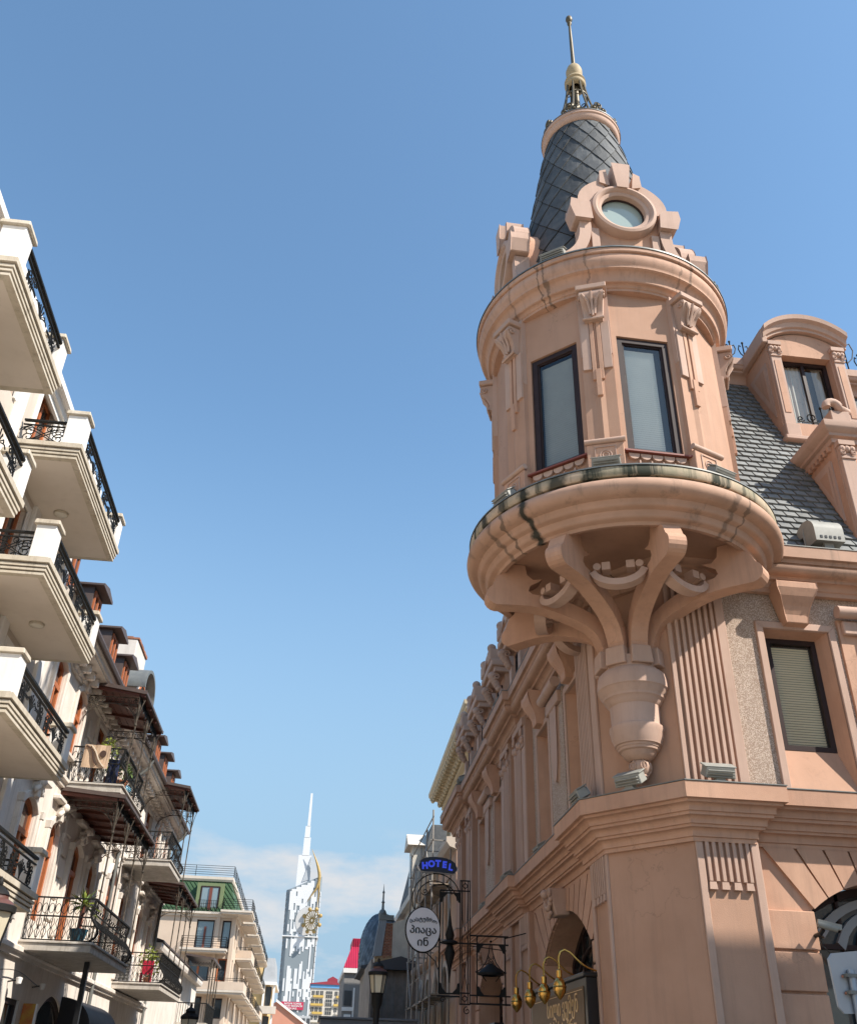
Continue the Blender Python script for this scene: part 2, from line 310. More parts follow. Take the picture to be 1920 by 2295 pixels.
def wall(mb, F, s0, s1, z0, z1, ops, d, depth):
    """Wall face with real openings. op = (s0, s1, z0, z1[, rise]); rise > 0 gives a segmental head above z1."""
    ops = sorted(ops); x = s0
    for op in ops:
        a, b, zb, zt = op[:4]; rise = op[4] if len(op) > 4 else 0
        if a > x: mb.quad(F(x, d, z0), F(a, d, z0), F(a, d, z1), F(x, d, z1))
        if zb > z0: mb.quad(F(a, d, z0), F(b, d, z0), F(b, d, zb), F(a, d, zb)); mb.quad(F(a, d, zb), F(b, d, zb), F(b, d-depth, zb), F(a, d-depth, zb))
        n = 14 if rise else 1
        hd = head(a, b, zt, rise, n)
        for i in range(n):
            p, q = hd[i], hd[i+1]
            mb.quad(F(p[0], d, p[1]), F(q[0], d, q[1]), F(q[0], d, z1), F(p[0], d, z1)); mb.quad(F(p[0], d, p[1]), F(q[0], d, q[1]), F(q[0], d-depth, q[1]), F(p[0], d-depth, p[1]))
        for e in (a, b): mb.quad(F(e, d, zb), F(e, d, zt), F(e, d-depth, zt), F(e, d-depth, zb))
        x = b
    if x < s1: mb.quad(F(x, d, z0), F(s1, d, z0), F(s1, d, z1), F(x, d, z1))
    return mb
def head(a, b, zt, rise, n=14):
    if not rise: return [(a, zt), (b, zt)]
    h = (b-a)/2; r = (h*h+rise*rise)/(2*rise); c = zt+rise-r; m = (a+b)/2
    return [(a+(b-a)*i/n, c+math.sqrt(max(0, r*r-(a+(b-a)*i/n-m)**2))) for i in range(n+1)]
def ringframe(F, a, b, zb, zt, wd, d0, d1, rise=0, bottom=True):
    """Frame round an opening, as a closed band of width wd (inwards)."""
    hd = head(a, b, zt, rise); hi = head(a+wd, b-wd, zt-(wd if not rise else wd*.4), max(0, rise-wd*.6) if rise else 0)
    zi = zb+(wd if bottom else 0); mb = MB()
    o = [(a, zb)]+hd+[(b, zb)]; i_ = [(a+wd, zi)]+hi+[(b-wd, zi)]
    n = len(o)
    for k in range(n-1 if not bottom else n):
        j = (k+1) % n
        mb.add([F(o[k][0], d1, o[k][1]), F(o[j][0], d1, o[j][1]), F(i_[j][0], d1, i_[j][1]), F(i_[k][0], d1, i_[k][1]),
                F(o[k][0], d0, o[k][1]), F(o[j][0], d0, o[j][1]), F(i_[j][0], d0, i_[j][1]), F(i_[k][0], d0, i_[k][1])],
               [(0,1,2,3),(7,6,5,4),(3,2,6,7),(0,4,5,1)] + ([(0,3,7,4),(1,5,6,2)] if not bottom and k in (0, n-2) else []))
    return mb
def fill(F, a, b, zb, zt, d, rise=0):
    mb = MB(); hd = head(a, b, zt, rise); pl = [(a, zb)]+hd+[(b, zb)]
    return mb.add([F(p[0], d, p[1]) for p in pl], [tuple(range(len(pl)))])
def text_mb(body, size, F, d, thick=.01, bold=0., shear=0., align='CENTER', sx=1.):
    cu = bpy.data.curves.new('txt', 'FONT'); cu.body = body; cu.size = size; cu.align_x = align; cu.align_y = 'CENTER'; cu.extrude = thick/2; cu.offset = bold; cu.shear = shear; cu.resolution_u = 3
    ob = bpy.data.objects.new('txt', cu); COL.objects.link(ob); bpy.context.view_layer.update()
    me = bpy.data.meshes.new_from_object(ob.evaluated_get(bpy.context.evaluated_depsgraph_get()))
    mb = MB(); mb.add([F(v.co.x*sx, d+v.co.z, v.co.y) for v in me.vertices], [tuple(p.vertices) for p in me.polygons])
    bpy.data.objects.remove(ob); bpy.data.curves.remove(cu); bpy.data.meshes.remove(me)
    return mb
def stroke(mb, F, pts, d, r, sides=5): return mb.tube([F(a, d, c) for a, c in pts], r, sides)
# ================================================================== ground
def ground():
    g = MB().quad((-900, -300, 0), (900, -300, 0), (900, 2200, 0), (-900, 2200, 0)); o = solid('ground', g, PAVE, None, None); o['kind'] = 'structure'
    g = MB(); g.box(W3, -3.2, 2.6, -40, 120, .0, .012); o = solid('street', g, ASPH, None, None); o['kind'] = 'structure'
    for x0, x1 in ((-7.4, -3.2), (2.6, 5.0)):
        g = MB(); g.box(W3, x0, x1, -40, 120, .0, .13); o = solid('pavement', g, PAVE, None, None, bevel=.02); o['kind'] = 'structure'
ground()
# ================================================================== pink corner building
CB = thing('corner_building', 'pink stucco corner building with round bracketed turret and slate spire', 'building', (6.2, 17.2, 0))
RF = frame((6.51, 16.03), (1, 0), (0, -1))
LA = R(.8)
LF = frame((5.37, 17.40), (math.sin(LA), math.cos(LA)), (-math.cos(LA), math.sin(LA)))
CF = frame((5.37, 17.40), (1.14, -1.37), (-1.37, -1.14)); CW = math.hypot(1.14, 1.37)
REC = -.17
SEND = 22.6          # far end of the street face
REND = 9.2
def clip(poly, a0, a1, c0, c1):
    def cut(P, f):
        o = []
        for i in range(len(P)):
            p, q = P[i-1], P[i]; fp, fq = f(p), f(q)
            if fp >= 0 and fq >= 0: o.append(q)
            elif fp >= 0 or fq >= 0:
                t = fp/(fp-fq); x = (p[0]+(q[0]-p[0])*t, p[1]+(q[1]-p[1])*t)
                o.append(x)
                if fq >= 0: o.append(q)
        return o
    for f in (lambda p: p[0]-a0, lambda p: a1-p[0], lambda p: p[1]-c0, lambda p: c1-p[1]):
        poly = cut(poly, f)
        if len(poly) < 3: return []
    return poly
# ---- ground floor walls with arches
ARCH_R = (2.04, 5.04, 0.0, 4.29, .52)
ARCH_L1 = (1.92, 6.42, 0.0, 4.0, .88)
ARCH_L2 = (12.1, 16.6, 0.0, 4.0, .88)
WIN_R = [2.755, 6.05]; WIN_L = [2.5, 5.8, 12.7, 16.0]
OPW = lambda c: (c-.70, c+.68, 6.25, 9.63)
mb = MB()
wall(mb, RF, 0, REND, 0, 5.4, [ARCH_R], REC, .75); wall(mb, LF, 0, SEND, 0, 5.4, [ARCH_L1, ARCH_L2], REC, .8)
mb.quad(LF(SEND, REC, 0), LF(SEND, -9, 0), LF(SEND, -9, 11.2), LF(SEND, REC, 11.2)); mb.quad(RF(REND, REC, 0), RF(REND, -9, 0), RF(REND, -9, 11.2), RF(REND, REC, 11.2))
part('ground_floor_wall', mb, PINK, CB)
mb = MB().quad(CF(0, 0, 0), CF(CW, 0, 0), CF(CW, 0, 10.5), CF(0, 0, 10.5)); part('chamfer_wall', mb, PINKD, CB)
mb = MB(); wall(mb, RF, 0, REND, 5.4, 10.6, [OPW(c) for c in WIN_R], REC-.03, .06); wall(mb, LF, 0, SEND, 5.4, 10.6, [OPW(c) for c in WIN_L], REC-.03, .06)
part('upper_wall', mb, ROUGHC, CB, label='grey pink roughcast upper wall')
# ---- rusticated blocks and arch stones
def rustic(F, a0, a1, op, cols, zr, zlo=4.27, ztop=5.272, step=9.5, dd=.07):
    for (x0, x1) in cols:
        for z0, z1 in zr:
            part('block', MB().taper(F, x0+.012, x1, REC-.01, REC+dd, z0+.022, z1-.022), PINK, CB, bevel=.012)
    a, b, _, zt, rise = op; h = (b-a)/2; r = (h*h+rise*rise)/(2*rise); m = (a+b)/2
    cz = zt+rise-r; span = math.degrees(math.asin(h/r)); n = max(5, int(round(2*span/step))); n += (n % 2 == 0)
    # joints fan out from a point below the arch so that the stones lean outwards
    fc = zt+rise-min(r, 2.45); al = math.degrees(math.atan2(zt-fc, -h)); ar = 180-al
    def onarch(t):
        d = (math.cos(R(t)), math.sin(R(t))); B = d[1]*(fc-cz); C = (fc-cz)**2-r*r; k = -B+math.sqrt(max(0, B*B-C)); return (m+d[0]*k, fc+d[1]*k), d
    for i in range(n):
        t0 = al+(ar-al)*i/n; t1 = al+(ar-al)*(i+1)/n
        g = .62 if t0 > t1 else -.62
        t0 -= g; t1 += g
        pts = [onarch(t0+(t1-t0)*k/4)[0] for k in range(5)]
        d0, d1 = onarch(t0)[1], onarch(t1)[1]
        poly = pts+[(pts[-1][0]+d1[0]*6, pts[-1][1]+d1[1]*6), (pts[0][0]+d0[0]*6, pts[0][1]+d0[1]*6)]
        poly = clip(poly, a0, a1, zlo+.022, ztop)
        key = i == n//2
        if len(poly) >= 3 and not key: part('arch_stone', MB().prism(F, poly, REC-.01, REC+dd), PINK, CB, bevel=.012)
        if key:
            mb = MB(); wk = .26
            mb.add([F(m-wk, REC, zt+rise-.1), F(m+wk, REC, zt+rise-.1), F(m+wk*1.35, REC, 5.31), F(m-wk*1.35, REC, 5.31), F(m-wk, .12, zt+rise-.12), F(m+wk, .12, zt+rise-.12), F(m+wk*1.35, .30, 5.31), F(m-wk*1.35, .30, 5.31)], [(0,1,5,4),(4,5,6,7),(3,7,6,2),(0,4,7,3),(1,2,6,5)])
            k = part('keystone', mb, PINKL, CB, bevel=.02)
            mb = MB()
            for q in range(9):
                u = (q-4)/4; mb.sphere(F(m+u*.27, .24, 5.08-.16*(1-u*u)), .055+.012*(q % 2), 8, 6)
            for q in range(6): mb.sphere(F(m+random.uniform(-.12, .12), .2, 4.88-.02*q+random.uniform(-.05, .05)), .05, 8, 6)
            for u in (-.3, .3): mb.tube([F(m+u+a*.08, .27, 5.2+c*.08) for a, c in spiral(0, 0, 1, .2, 0, 1.4)], .022, 5)
            mb.sphere(F(m, .31, 5.22), .1, 10, 8)
            part('carved_garland', mb, PINKL, k, smooth=50)
ZR = [(.1, .75), (.75, 1.4), (1.4, 2.05), (2.05, 2.35), (2.35, 2.99), (2.99, 3.62), (3.62, 4.27)]
rustic(RF, 1.17, 5.4, ARCH_R, [(1.17, 2.04)], ZR)
rustic(LF, 1.21, 7.35, ARCH_L1, [(1.21, 1.92), (6.42, 7.35)], [(z0, z1) for z0, z1 in ZR if z1 < 4] + [(3.62, 4.05)], zlo=4.05, step=7)
rustic(LF, 11.15, 17.4, ARCH_L2, [(11.15, 12.1), (16.6, 17.4)], [(2.35, 2.99), (2.99, 3.62), (3.62, 4.05)], zlo=4.05, step=7)
# ---- pilasters
def pil_ground(F, s0, s1, flip=False, full=True):
    p = part('pilaster', MB().box(F, s0, s1, REC-.02, 0, 0, 5.34), PINKD, CB)
    e = (s0, s0+.13), (s1-.15, s1)
    for a, b in e: part('edge_strip', MB().box(F, a, b, -.002, .05, 0, 5.33), PINKL, p, bevel=.01)
    n = 7; x0 = s0+.17; x1 = s1-.19; st = (x1-x0)/(n-.5)
    for i in range(n): part('rib', MB().box(F, x0+i*st, x0+i*st+st*.52, -.002, .065, 4.63, 5.33), PINKL, p, bevel=.006)
    for i in range(4):
        c = x0+(i+.25)*(x1-x0)/3.6
        part('tooth', MB().taper(F, c-.07, c+.07, -.002, .075, 4.50, 4.62, .012, .008), PINKL, p)
pil_ground(RF, 0.003, 1.15); pil_ground(LF, 0.003, 1.19)
pil_ground(LF, 7.4, 8.6); pil_ground(LF, 9.8, 11.1); pil_ground(LF, 17.5, 18.7); pil_ground(LF, 20.0, 21.3)
mb = MB().box(LF, 8.6, 9.8, REC-.02, -.05, 0, 5.34); part('plain_panel', mb, PINKD, CB)
def pil_upper(F, s0, s1, rs0, rs1, n=7, cap=False):
    p = part('upper_pilaster', MB().box(F, s0, s1, REC-.05, -.01, 5.9, 10.45), PINKD, CB)
    st = (rs1-rs0)/(n-.45)
    for i in range(n): part('rib', MB().box(F, rs0+i*st, rs0+i*st+st*.5, -.015, .07, 6.15, 9.62 if cap else 10.42), PINKL, p, bevel=.006)
    for a, b in ((s0, rs0-.06), (rs1+.05, s1)):
        if b-a > .03: part('edge_strip', MB().box(F, a, b, -.012, .04, 6.1, 10.44), PINKL, p, bevel=.01)
    if cap:
        mb = MB().box(F, s0, s1, -.01, .10, 10.2, 10.42)
        for u in (.15, .85):
            c = s0+(s1-s0)*u; mb.tube([F(c+a*.13, .11, 10.05+cc*.13) for a, cc in spiral(0, 0, 1, .15, 90, 1.6)], .03, 6)
        for q in range(5): mb.sphere(F(s0+(s1-s0)*(q+.5)/5, .08, 9.8-.07*(q % 2)), .075, 8, 6, 1.5)
        mb.box(F, s0+.04, s1-.04, -.01, .07, 9.62, 9.72)
        part('capital', mb, PINKL, p, smooth=40)
pil_upper(RF, -.03, 1.19, .12, .95); pil_upper(LF, -.02, 1.33, .42, 1.32, 8)
pil_upper(LF, 7.25, 8.75, 7.75, 8.65, 7, True); pil_upper(LF, 9.5, 10.9, 9.6, 10.5, 7, True); pil_upper(LF, 17.4, 18.7, 17.7, 18.6, 6, True); pil_upper(LF, 20.2, 21.4, 20.4, 21.2, 6, True)
# ---- tall upper windows
def tallwin(F, c, blinds=BLINDY):
    a, b = c-.845, c+.845
    o = part('window', ringframe(F, a, b, 6.16, 9.76, .15, REC-.06, -.13, bottom=False), PINKL, CB, bevel=.012)
    i0, i1, z0, z1 = c-.51, c+.57, 7.21, 9.55; d0, d1 = REC, -.52; j0, j1 = c-.70, c+.68
    m = MB(); m.quad(F(j0, d0, 6.3), F(j0, d0, 9.63), F(i0, d1, z1), F(i0, d1, z0)); m.quad(F(j1, d0, 6.3), F(j1, d0, 9.63), F(i1, d1, z1), F(i1, d1, z0))
    m.quad(F(j0, d0, 9.63), F(j1, d0, 9.63), F(i1, d1, z1), F(i0, d1, z1)); part('reveal', m, PINK, o)
    part('sill', MB().quad(F(j0, d0, 6.3), F(j1, d0, 6.3), F(i1, d1, z0), F(i0, d1, z0)), PINKD, o)
    part('frame', ringframe(F, i0, i1, z0, z1, .10, d1-.09, d1+.012), DARKFR, o)
    part('pane', MB().quad(F(i0+.09, d1-.05, z0+.09), F(i1-.09, d1-.05, z0+.09), F(i1-.09, d1-.05, z1-.09), F(i0+.09, d1-.05, z1-.09)), PANE, o)
    m = MB()
    n = 40
    for k in range(n):
        z = z0+.13+(z1-z0-.25)*k/n; m.quad(F(i0+.10, d1-.155, z), F(i1-.10, d1-.155, z), F(i1-.10, d1-.135, z+.036), F(i0+.10, d1-.135, z+.036))
    part('blind', m, blinds, o); part('room', MB().box(F, i0, i1, d1-.9, d1-.2, z0, z1), DIMROOM, o)
    # console keystone over the window
    def sec(t, zz): return t
    m = MB(); prof = [(REC, 10.5), (.30, 10.5), (.30, 10.36), (.24, 10.2), (.13, 10.02), (.06, 9.85), (.045, 9.68), (REC, 9.66)]
    wd = [.43, .43, .43, .37, .30, .25, .23, .23]
    P = [F(c-.03-w_, d, z) for (d, z), w_ in zip(prof, wd)]+[F(c-.03+w_, d, z) for (d, z), w_ in zip(prof, wd)]; n = len(prof)
    m.add(P, [tuple(range(n)), tuple(range(2*n-1, n-1, -1))]+[(k, k+1, n+k+1, n+k) for k in range(n-1)])
    k_ = part('console', m, PINK, o, bevel=.015)
    for q in range(1): part('console_panel', MB().box(F, c-.20, c+.14, .10, .27, 10.12, 10.3), PINKL, k_) if False else None
for c in WIN_R: tallwin(RF, c)
for c in WIN_L: tallwin(LF, c, BLINDM)
def midpanel(F, c):
    p = part('hood_panel', MB().box(F, c-.72, c+.72, REC-.05, -.13, 6.16, 9.9), ROUGHC if F is LF else PINK, CB)
    part('hood_roll', MB().tube([F(c-.78, .04, 10.0), F(c+.78, .04, 10.0)], .13, 14), PINKL, p, smooth=40)
    part('hood_band', MB().box(F, c-.66, c+.66, -.14, -.02, 9.55, 9.84), PINKL, p, bevel=.02)
    pl = [(c-.3, 9.55), (c+.3, 9.55)]+[(c+.3*math.cos(R(-t)), 8.75+1.0*math.sin(R(-t))) for t in range(0, 181, 12)]
    part('tongue_drop', MB().prism(F, pl, -.14, -.05), PINKL, p, bevel=.03)
midpanel(RF, 4.40); midpanel(LF, 4.15); midpanel(LF, 14.35)
# ---- cornices
def plan(jR, jL):
    """plan line of the wall faces with the projecting bays, from the right end round the corner to the far end"""
    p = [RF(REND, REC, 0), RF(jR, REC, 0), RF(jR, 0, 0), RF(0, 0, 0), LF(0, 0, 0)]
    for a, b in jL: p += [LF(a, 0, 0), LF(a, REC, 0), LF(b, REC, 0), LF(b, 0, 0)]
    p += [LF(SEND-.3, 0, 0), LF(SEND-.3, -.5, 0)]
    return [(q.x, q.y) for q in p]
SGN = -1
low = [(0, 5.28), (.07, 5.28), (.07, 5.35), (.10, 5.36), (.10, 5.43)] + arc(.17, 5.43, .07, 180, 90, 3) + [(.20, 5.50), (.20, 5.545), (.235, 5.55), (.235, 5.60)] + arc(.31, 5.60, .075, 180, 90, 3) + [(.335, 5.675), (.335, 5.73), (.37, 5.735), (.37, 5.79)] + arc(.44, 5.79, .07, 180, 90, 3) + [(.475, 5.86), (.475, 5.91), (.55, 5.915), (.55, 6.19)]
low0 = [(0, 5.30), (.10, 5.30), (.10, 5.40)] + arc(.20, 5.40, .10, 180, 90, 4) + [(.24, 5.50), (.24, 5.56), (.27, 5.57)] + [(.27+.12*t, 5.57+.15*t*t) for t in (.3, .6, 1)] + [(.40, 5.73), (.40, 5.79), (.43, 5.80)] + [(.43+.09*math.sin(R(t)), 5.80+.14*(1-math.cos(R(t)))) for t in (30, 60, 90)] + [(.55, 5.95), (.55, 6.19)]
part('lower_cornice', MB().sweep(low+[(0, 6.20)], plan(1.05, [(1.42, 7.95), (10.55, 18.1)]), SGN), PINK, CB, smooth=35)
part('lower_flashing', MB().sweep([(-.04, 6.22), (.565, 6.198), (.565, 6.215), (-.04, 6.245)], plan(1.05, [(1.42, 7.95), (10.55, 18.1)]), SGN), FLASH, CB)
upc = [(0, 10.38), (.12, 10.38), (.12, 10.47), (.15, 10.49)] + arc(.27, 10.49, .12, 180, 90, 5) + [(.30, 10.61), (.30, 10.66), (.32, 10.68)] + arc(.36, 10.84, .16, 250, 360, 7)[1:] + [(.46, 10.86), (.46, 10.90), (.50, 10.91), (.52, 10.99), (.60, 11.0), (.60, 11.26), (0, 11.28)]
part('main_cornice', MB().sweep(upc, plan(1.0, [(1.5, 8.1), (10.5, 18.2)]), SGN), RINGP, CB, smooth=35)
part('main_flashing', MB().sweep([(-.2, 11.30), (.615, 11.262), (.615, 11.28), (-.2, 11.33)], plan(1.0, [(1.5, 8.1), (10.5, 18.2)]), SGN), FLASH, CB)
# ---- street-level glazing in the arches
def archglass(F, op, d, tr=True):
    a, b, zb, zt, rise = op
    o = part('arched_window', ringframe(F, a+.02, b-.02, .3, zt, .14, d-.12, d, rise-.02, bottom=False), DARKFR, CB)
    part('pane', fill(F, a+.1, b-.1, .3, zt-.05, d-.07, rise-.05), GLASS, o)
    m = (a+b)/2; mb = MB()
    mb.box(F, m-.05, m+.05, d-.1, d+.01, .3, zt+rise-.1)
    for k in (-1, 1): mb.box(F, m+k*(b-a)/4-.03, m+k*(b-a)/4+.03, d-.1, d, .3, zt+rise*.7)
    mb.box(F, a+.1, b-.1, d-.1, d+.01, zt-.55, zt-.47)
    part('glazing_bar', mb, DARKFR, o)
    if not tr:
        GB_ = mat('grey_fanlight_bar', (.30, .30, .30), .6)
        for k_ in (.28, .62, .96): part('fanlight_arc', MB().prism(F, head(a+k_, b-k_, zt-.10-k_*.55, rise*1.1)+head(a+k_+.12, b-k_-.12, zt-.22-k_*.55, rise*1.08)[::-1], d-.06, d+.03), GB_ if k_ < .9 else DARKFR, o)
        return o
    mb = MB()   # oval tracery of the fanlight
    for u in (-.5, 0, .5):
        c = m+u*(b-a)*.42
        mb.tube([F(c+.30*math.cos(R(t)), d+.01, zt-.95+.62*math.sin(R(t))) for t in range(0, 360, 15)], .045, 6, True)
    mb.tube([F(p, d+.02, z) for p, z in head(a+.45, b-.45, zt-.5, rise*.85)], .04, 6)
    part('tracery', mb, DARKFR, o, smooth=50)
    return o
archglass(RF, ARCH_R, REC-.5, False); archglass(LF, ARCH_L1, REC-.62); archglass(LF, ARCH_L2, REC-.62)
# ================================================================== turret on the corner
TC = (5.91, 16.73); TA0 = R(-88.7)
NORM = [TA0 - R(45)*k for k in range(8)]             # faces of the octagon
ring = [(2.30, 10.78), (2.58, 10.74), (2.62, 10.50), (2.72, 10.48), (2.75, 10.54), (2.80, 10.56)] + arc(2.80, 10.64, .08, -90, 0, 4) + [(2.90, 10.66), (2.91, 10.70), (2.96, 10.72)] + arc(2.96, 10.80, .08, -90, 0, 4) + [(3.06, 10.82), (3.07, 10.86)] + [(3.10+.20*math.sin(R(t)), 11.06-.19*math.cos(R(t))) for t in range(0, 181, 15)] + [(3.13, 11.27)]
part('balcony_ring', MB().lathe(ring, TC, 96), RINGP, CB, smooth=40, label='stained pink moulded ring under the turret')
rim = [(3.10, 11.268), (3.21, 11.27), (3.235, 11.30), (3.235, 11.47), (3.21, 11.50), (3.10, 11.51)]
part('ring_rim', MB().lathe(rim, TC, 96), MOSS, CB, smooth=40, label='mossy green stained rim of the turret ring')
part('ring_flashing', MB().lathe([(3.25, 11.485), (3.25, 11.515), (2.45, 11.66)], TC, 96), FLASH, CB, smooth=40)
part('turret_soffit', MB().lathe([(2.60, 10.735), (.2, 10.76), (.02, 10.76)], TC, 64), PINKD, CB)
AP, PR = 2.50, 2.665
turret_walls = MB()
sh0, sh1 = 11.5, 16.62
for k, a in enumerate(NORM):
    F = polar(TC, a); hw = AP*math.tan(R(22.5))
    wo = k in (0, 1)
    wall(turret_walls, F, -hw, hw, sh0, sh1, [(-.57, .58, 12.25, 15.32)] if wo else [], AP, .10)
part('turret_wall', turret_walls, PINKD, CB)
for k in (0, 1):
    F = polar(TC, NORM[k]); d = AP-.04
    o = part('window', ringframe(F, -.565, .575, 12.26, 15.31, .13, d-.1, d), DARKFR, CB, bevel=.012)
    part('inner_frame', ringframe(F, -.45, .46, 12.37, 15.2, .05, d-.1, d-.035), DARKFR, o)
    part('pane', MB().quad(F(-.41, d-.06, 12.41), F(.42, d-.06, 12.41), F(.42, d-.06, 15.16), F(-.41, d-.06, 15.16)), PANE, o)
    m = MB(); n = 50
    for q in range(n):
        z = 12.42+2.70*q/n; m.quad(F(-.40, d-.16, z), F(.30 if k != 1 else .40, d-.16, z), F(.30 if k != 1 else .40, d-.142, z+.037), F(-.40, d-.142, z+.037))
    part('blind', m, BLINDM if k == 0 else BLIND_SHADED, o); part('room', MB().box(F, -.45, .45, d-1.0, d-.22, 12.45, 15.2), DIMROOM, o)
    part('sill', MB().box(F, -.68, .70, AP-.06, AP+.13, 12.21, 12.245), REDSILL, o)
    for q in range(5):
        c = -.48+.24*q; pl = [(c-.11, 12.19), (c+.11, 12.19)]+[(c+.11*math.cos(R(t)), 12.16+.10*math.sin(R(t))) for t in range(0, -181, -30)]
        part('scallop', MB().prism(F, pl, AP-.01, AP+.07), PINKL, o)
        if q < 4: part('reed', MB().box(F, c+.105, c+.135, AP-.01, AP+.045, 11.72, 12.06), PINKL, o)
for k in range(8):
    a = NORM[k]+R(22.5); F = polar(TC, a); h = .325
    if k not in (0, 1, 2, 3, 7, 6): 
        part('pilaster', MB().box(F, -h, h, PR-.3, PR, 11.5, 16.6), PINKD, CB); continue
    p = part('pilaster', MB().box(F, -h, h, PR-.3, PR, 11.5, 16.62), PINKD, CB)
    part('pilaster_head', MB().box(F, -h-.006, h+.006, PR-.3, PR+.012, 14.72, 16.61), PINKL, p, label='lighter painted upper half of the pilaster')
    f = PR+.012
    for s0, s1, z0, z1, t in ((-h+.02, -.125, 14.33, 15.62, .04), (.125, h-.02, 14.33, 15.62, .04), (-.115, -.03, 14.04, 15.62, .055), (.03, .115, 14.04, 15.62, .055), (-.055, .055, 13.6, 14.3, .075)):
        part('stepped_strip', MB().box(F, s0, s1, PR-.01, f+t, z0, z1), PINKL if z0 > 14.2 else PINK, p, bevel=.006)
    part('groove_strip', MB().box(F, -.014, .014, PR-.005, PR+.02, 12.46, 13.6), PINK, p)
    # console capital
    mb = MB(); prof = [(PR, 16.34), (PR+.30, 16.34), (PR+.34, 16.27), (PR+.34, 16.18), (PR+.30, 16.10), (PR+.22, 16.02), (PR+.15, 15.88), (PR+.13, 15.74), (PR+.15, 15.68), (PR+.12, 15.62), (PR, 15.62)]
    wd = [.26, .26, .26, .26, .25, .23, .21, .20, .20, .20, .20]; n = len(prof)
    mb.add([F(-w_, d, z) for (d, z), w_ in zip(prof, wd)]+[F(w_, d, z) for (d, z), w_ in zip(prof, wd)], [tuple(range(n)), tuple(range(2*n-1, n-1, -1))]+[(q, q+1, n+q+1, n+q) for q in range(n-1)])
    for sx in (-1, 1):
        mb.tube([F(sx*.20, PR+.345, 16.22), F(sx*.10, PR+.30, 16.08), F(sx*.06, PR+.2, 15.92), F(sx*.04, PR+.18, 15.75)], .035, 6)
        mb.tube([F(sx*.265, PR+.24+.085*aa, 16.2+.085*cc) for aa, cc in spiral(0, 0, 1, .15, 0, 1.5, 14)], .025, 5)
    mb.tube([F(0, PR+.36, 16.26), F(0, PR+.30, 16.05), F(0, PR+.2, 15.85), F(0, PR+.19, 15.7)], .03, 6)
    mb.tube([F(-.23, PR+.16, 15.645), F(.23, PR+.16, 15.645)], .035, 8)
    part('capital', mb, PINKL, p, smooth=45)
    part('abacus', MB().box(F, -.33, .33, PR-.05, PR+.36, 16.36, 16.5), PINKL, p, bevel=.015)
    # pedestal
    q = part('pedestal', MB().box(F, -.36, .36, PR-.1, PR+.10, 11.6, 12.36), PINK, p, bevel=.012)
    part('pedestal_roll', MB().tube([F(-.40, PR+.10, 12.42), F(.40, PR+.10, 12.42)], .06, 10), PINKL, q, smooth=40)
    mb = MB()
    for r_ in (.11, .06): mb.tube([F(r_*math.cos(R(t)), PR+.105, 12.08+r_*math.sin(R(t))) for t in range(0, 360, 24)], .014, 5, True)
    for u, v, ww, hh in ((-.2, 12.08, .02, .4), (.2, 12.08, .02, .4), (0, 12.28, .4, .02)): mb.box(F, u-ww/2, u+ww/2, PR+.09, PR+.118, v-hh/2, v+hh/2)
    part('rosette', mb, PINKL, q)
# ---- upper cornice of the turret
uc = [(2.40, 16.56), (2.66, 16.56), (2.66, 16.62), (2.69, 16.64)] + arc(2.76, 16.64, .07, 180, 90, 3) + [(2.78, 16.71), (2.80, 16.73)] + [(2.80+.12*(1-math.cos(R(t))), 16.73+.24*math.sin(R(t))) for t in (20, 40, 60, 80, 90)] + [(2.93, 16.98), (2.96, 16.99), (2.96, 17.04)] + [(2.96+.09*math.sin(R(t))*.5+.05*t/180, 17.04+.34*t/180) for t in range(15, 181, 15)] + [(3.05, 17.38), (3.07, 17.40), (3.07, 17.50), (3.04, 17.53)]
part('turret_cornice', MB().lathe(uc, TC, 96), CORNP, CB, smooth=35)
part('turret_flashing', MB().lathe([(3.09, 17.50), (3.09, 17.54), (1.9, 17.78)], TC, 96), FLASH, CB, smooth=35)
# ---- slate spire
def coneR(z): return 2.25-(z-17.7)*.165 if z < 24 else 1.21-(z-24)*.21
part('spire_core', MB().lathe([(coneR(z)-.03, z) for z in (17.6, 19, 20.5, 22, 23.4, 24.2, 25.0)], TC, 40), SLATE, CB, smooth=60)
rows = 15; z0 = 17.75; hrow = (25.0-z0)/rows; nper = 16; cnt = 0
for r_ in range(rows):
    zb = z0+r_*hrow; zt = zb+hrow*1.95
    me = None
    for q in range(nper):
        a = 2*math.pi*(q+.5*(r_ % 2))/nper+.05; hwid = math.pi/nper
        vis = math.cos(a-R(-109)) > -.35
        if not vis: continue
        pts = [(a, zb), (a+hwid*.97, (zb+zt)/2), (a, min(zt, 25.05)), (a-hwid*.97, (zb+zt)/2)]
        # kite with a rounded-out middle so that it lies on the cone; lower half proud
        def cp(an, z, o): rr = coneR(z)+o; return (TC[0]+rr*math.cos(an), TC[1]+rr*math.sin(an), z)
        jit = random.uniform(0, .012); zm = (zb+zt)/2; ztt = min(zt, 25.05); zq = (zb+zm)/2; zu = (zm+ztt)/2
        V = [cp(a, zb, .035+jit), cp(a-hwid*.5, zq, .034+jit), cp(a+hwid*.5, zq, .034+jit), cp(a-hwid*.97, zm, .020), cp(a, zm, .022), cp(a+hwid*.97, zm, .020), cp(a-hwid*.5, zu, .008), cp(a+hwid*.5, zu, .008), cp(a, ztt, .002)]
        V += [cp(a, zb, -.01), cp(a-hwid*.5, zq, -.01), cp(a+hwid*.5, zq, -.01), cp(a-hwid*.97, zm, -.01), cp(a+hwid*.97, zm, -.01)]
        part('slate', MB().add(V, [(0,2,4,1),(1,4,6,3),(2,5,7,4),(4,7,8,6),(0,9,11,2),(2,11,13,5),(0,1,10,9),(1,3,12,10)]), SLATE, CB)
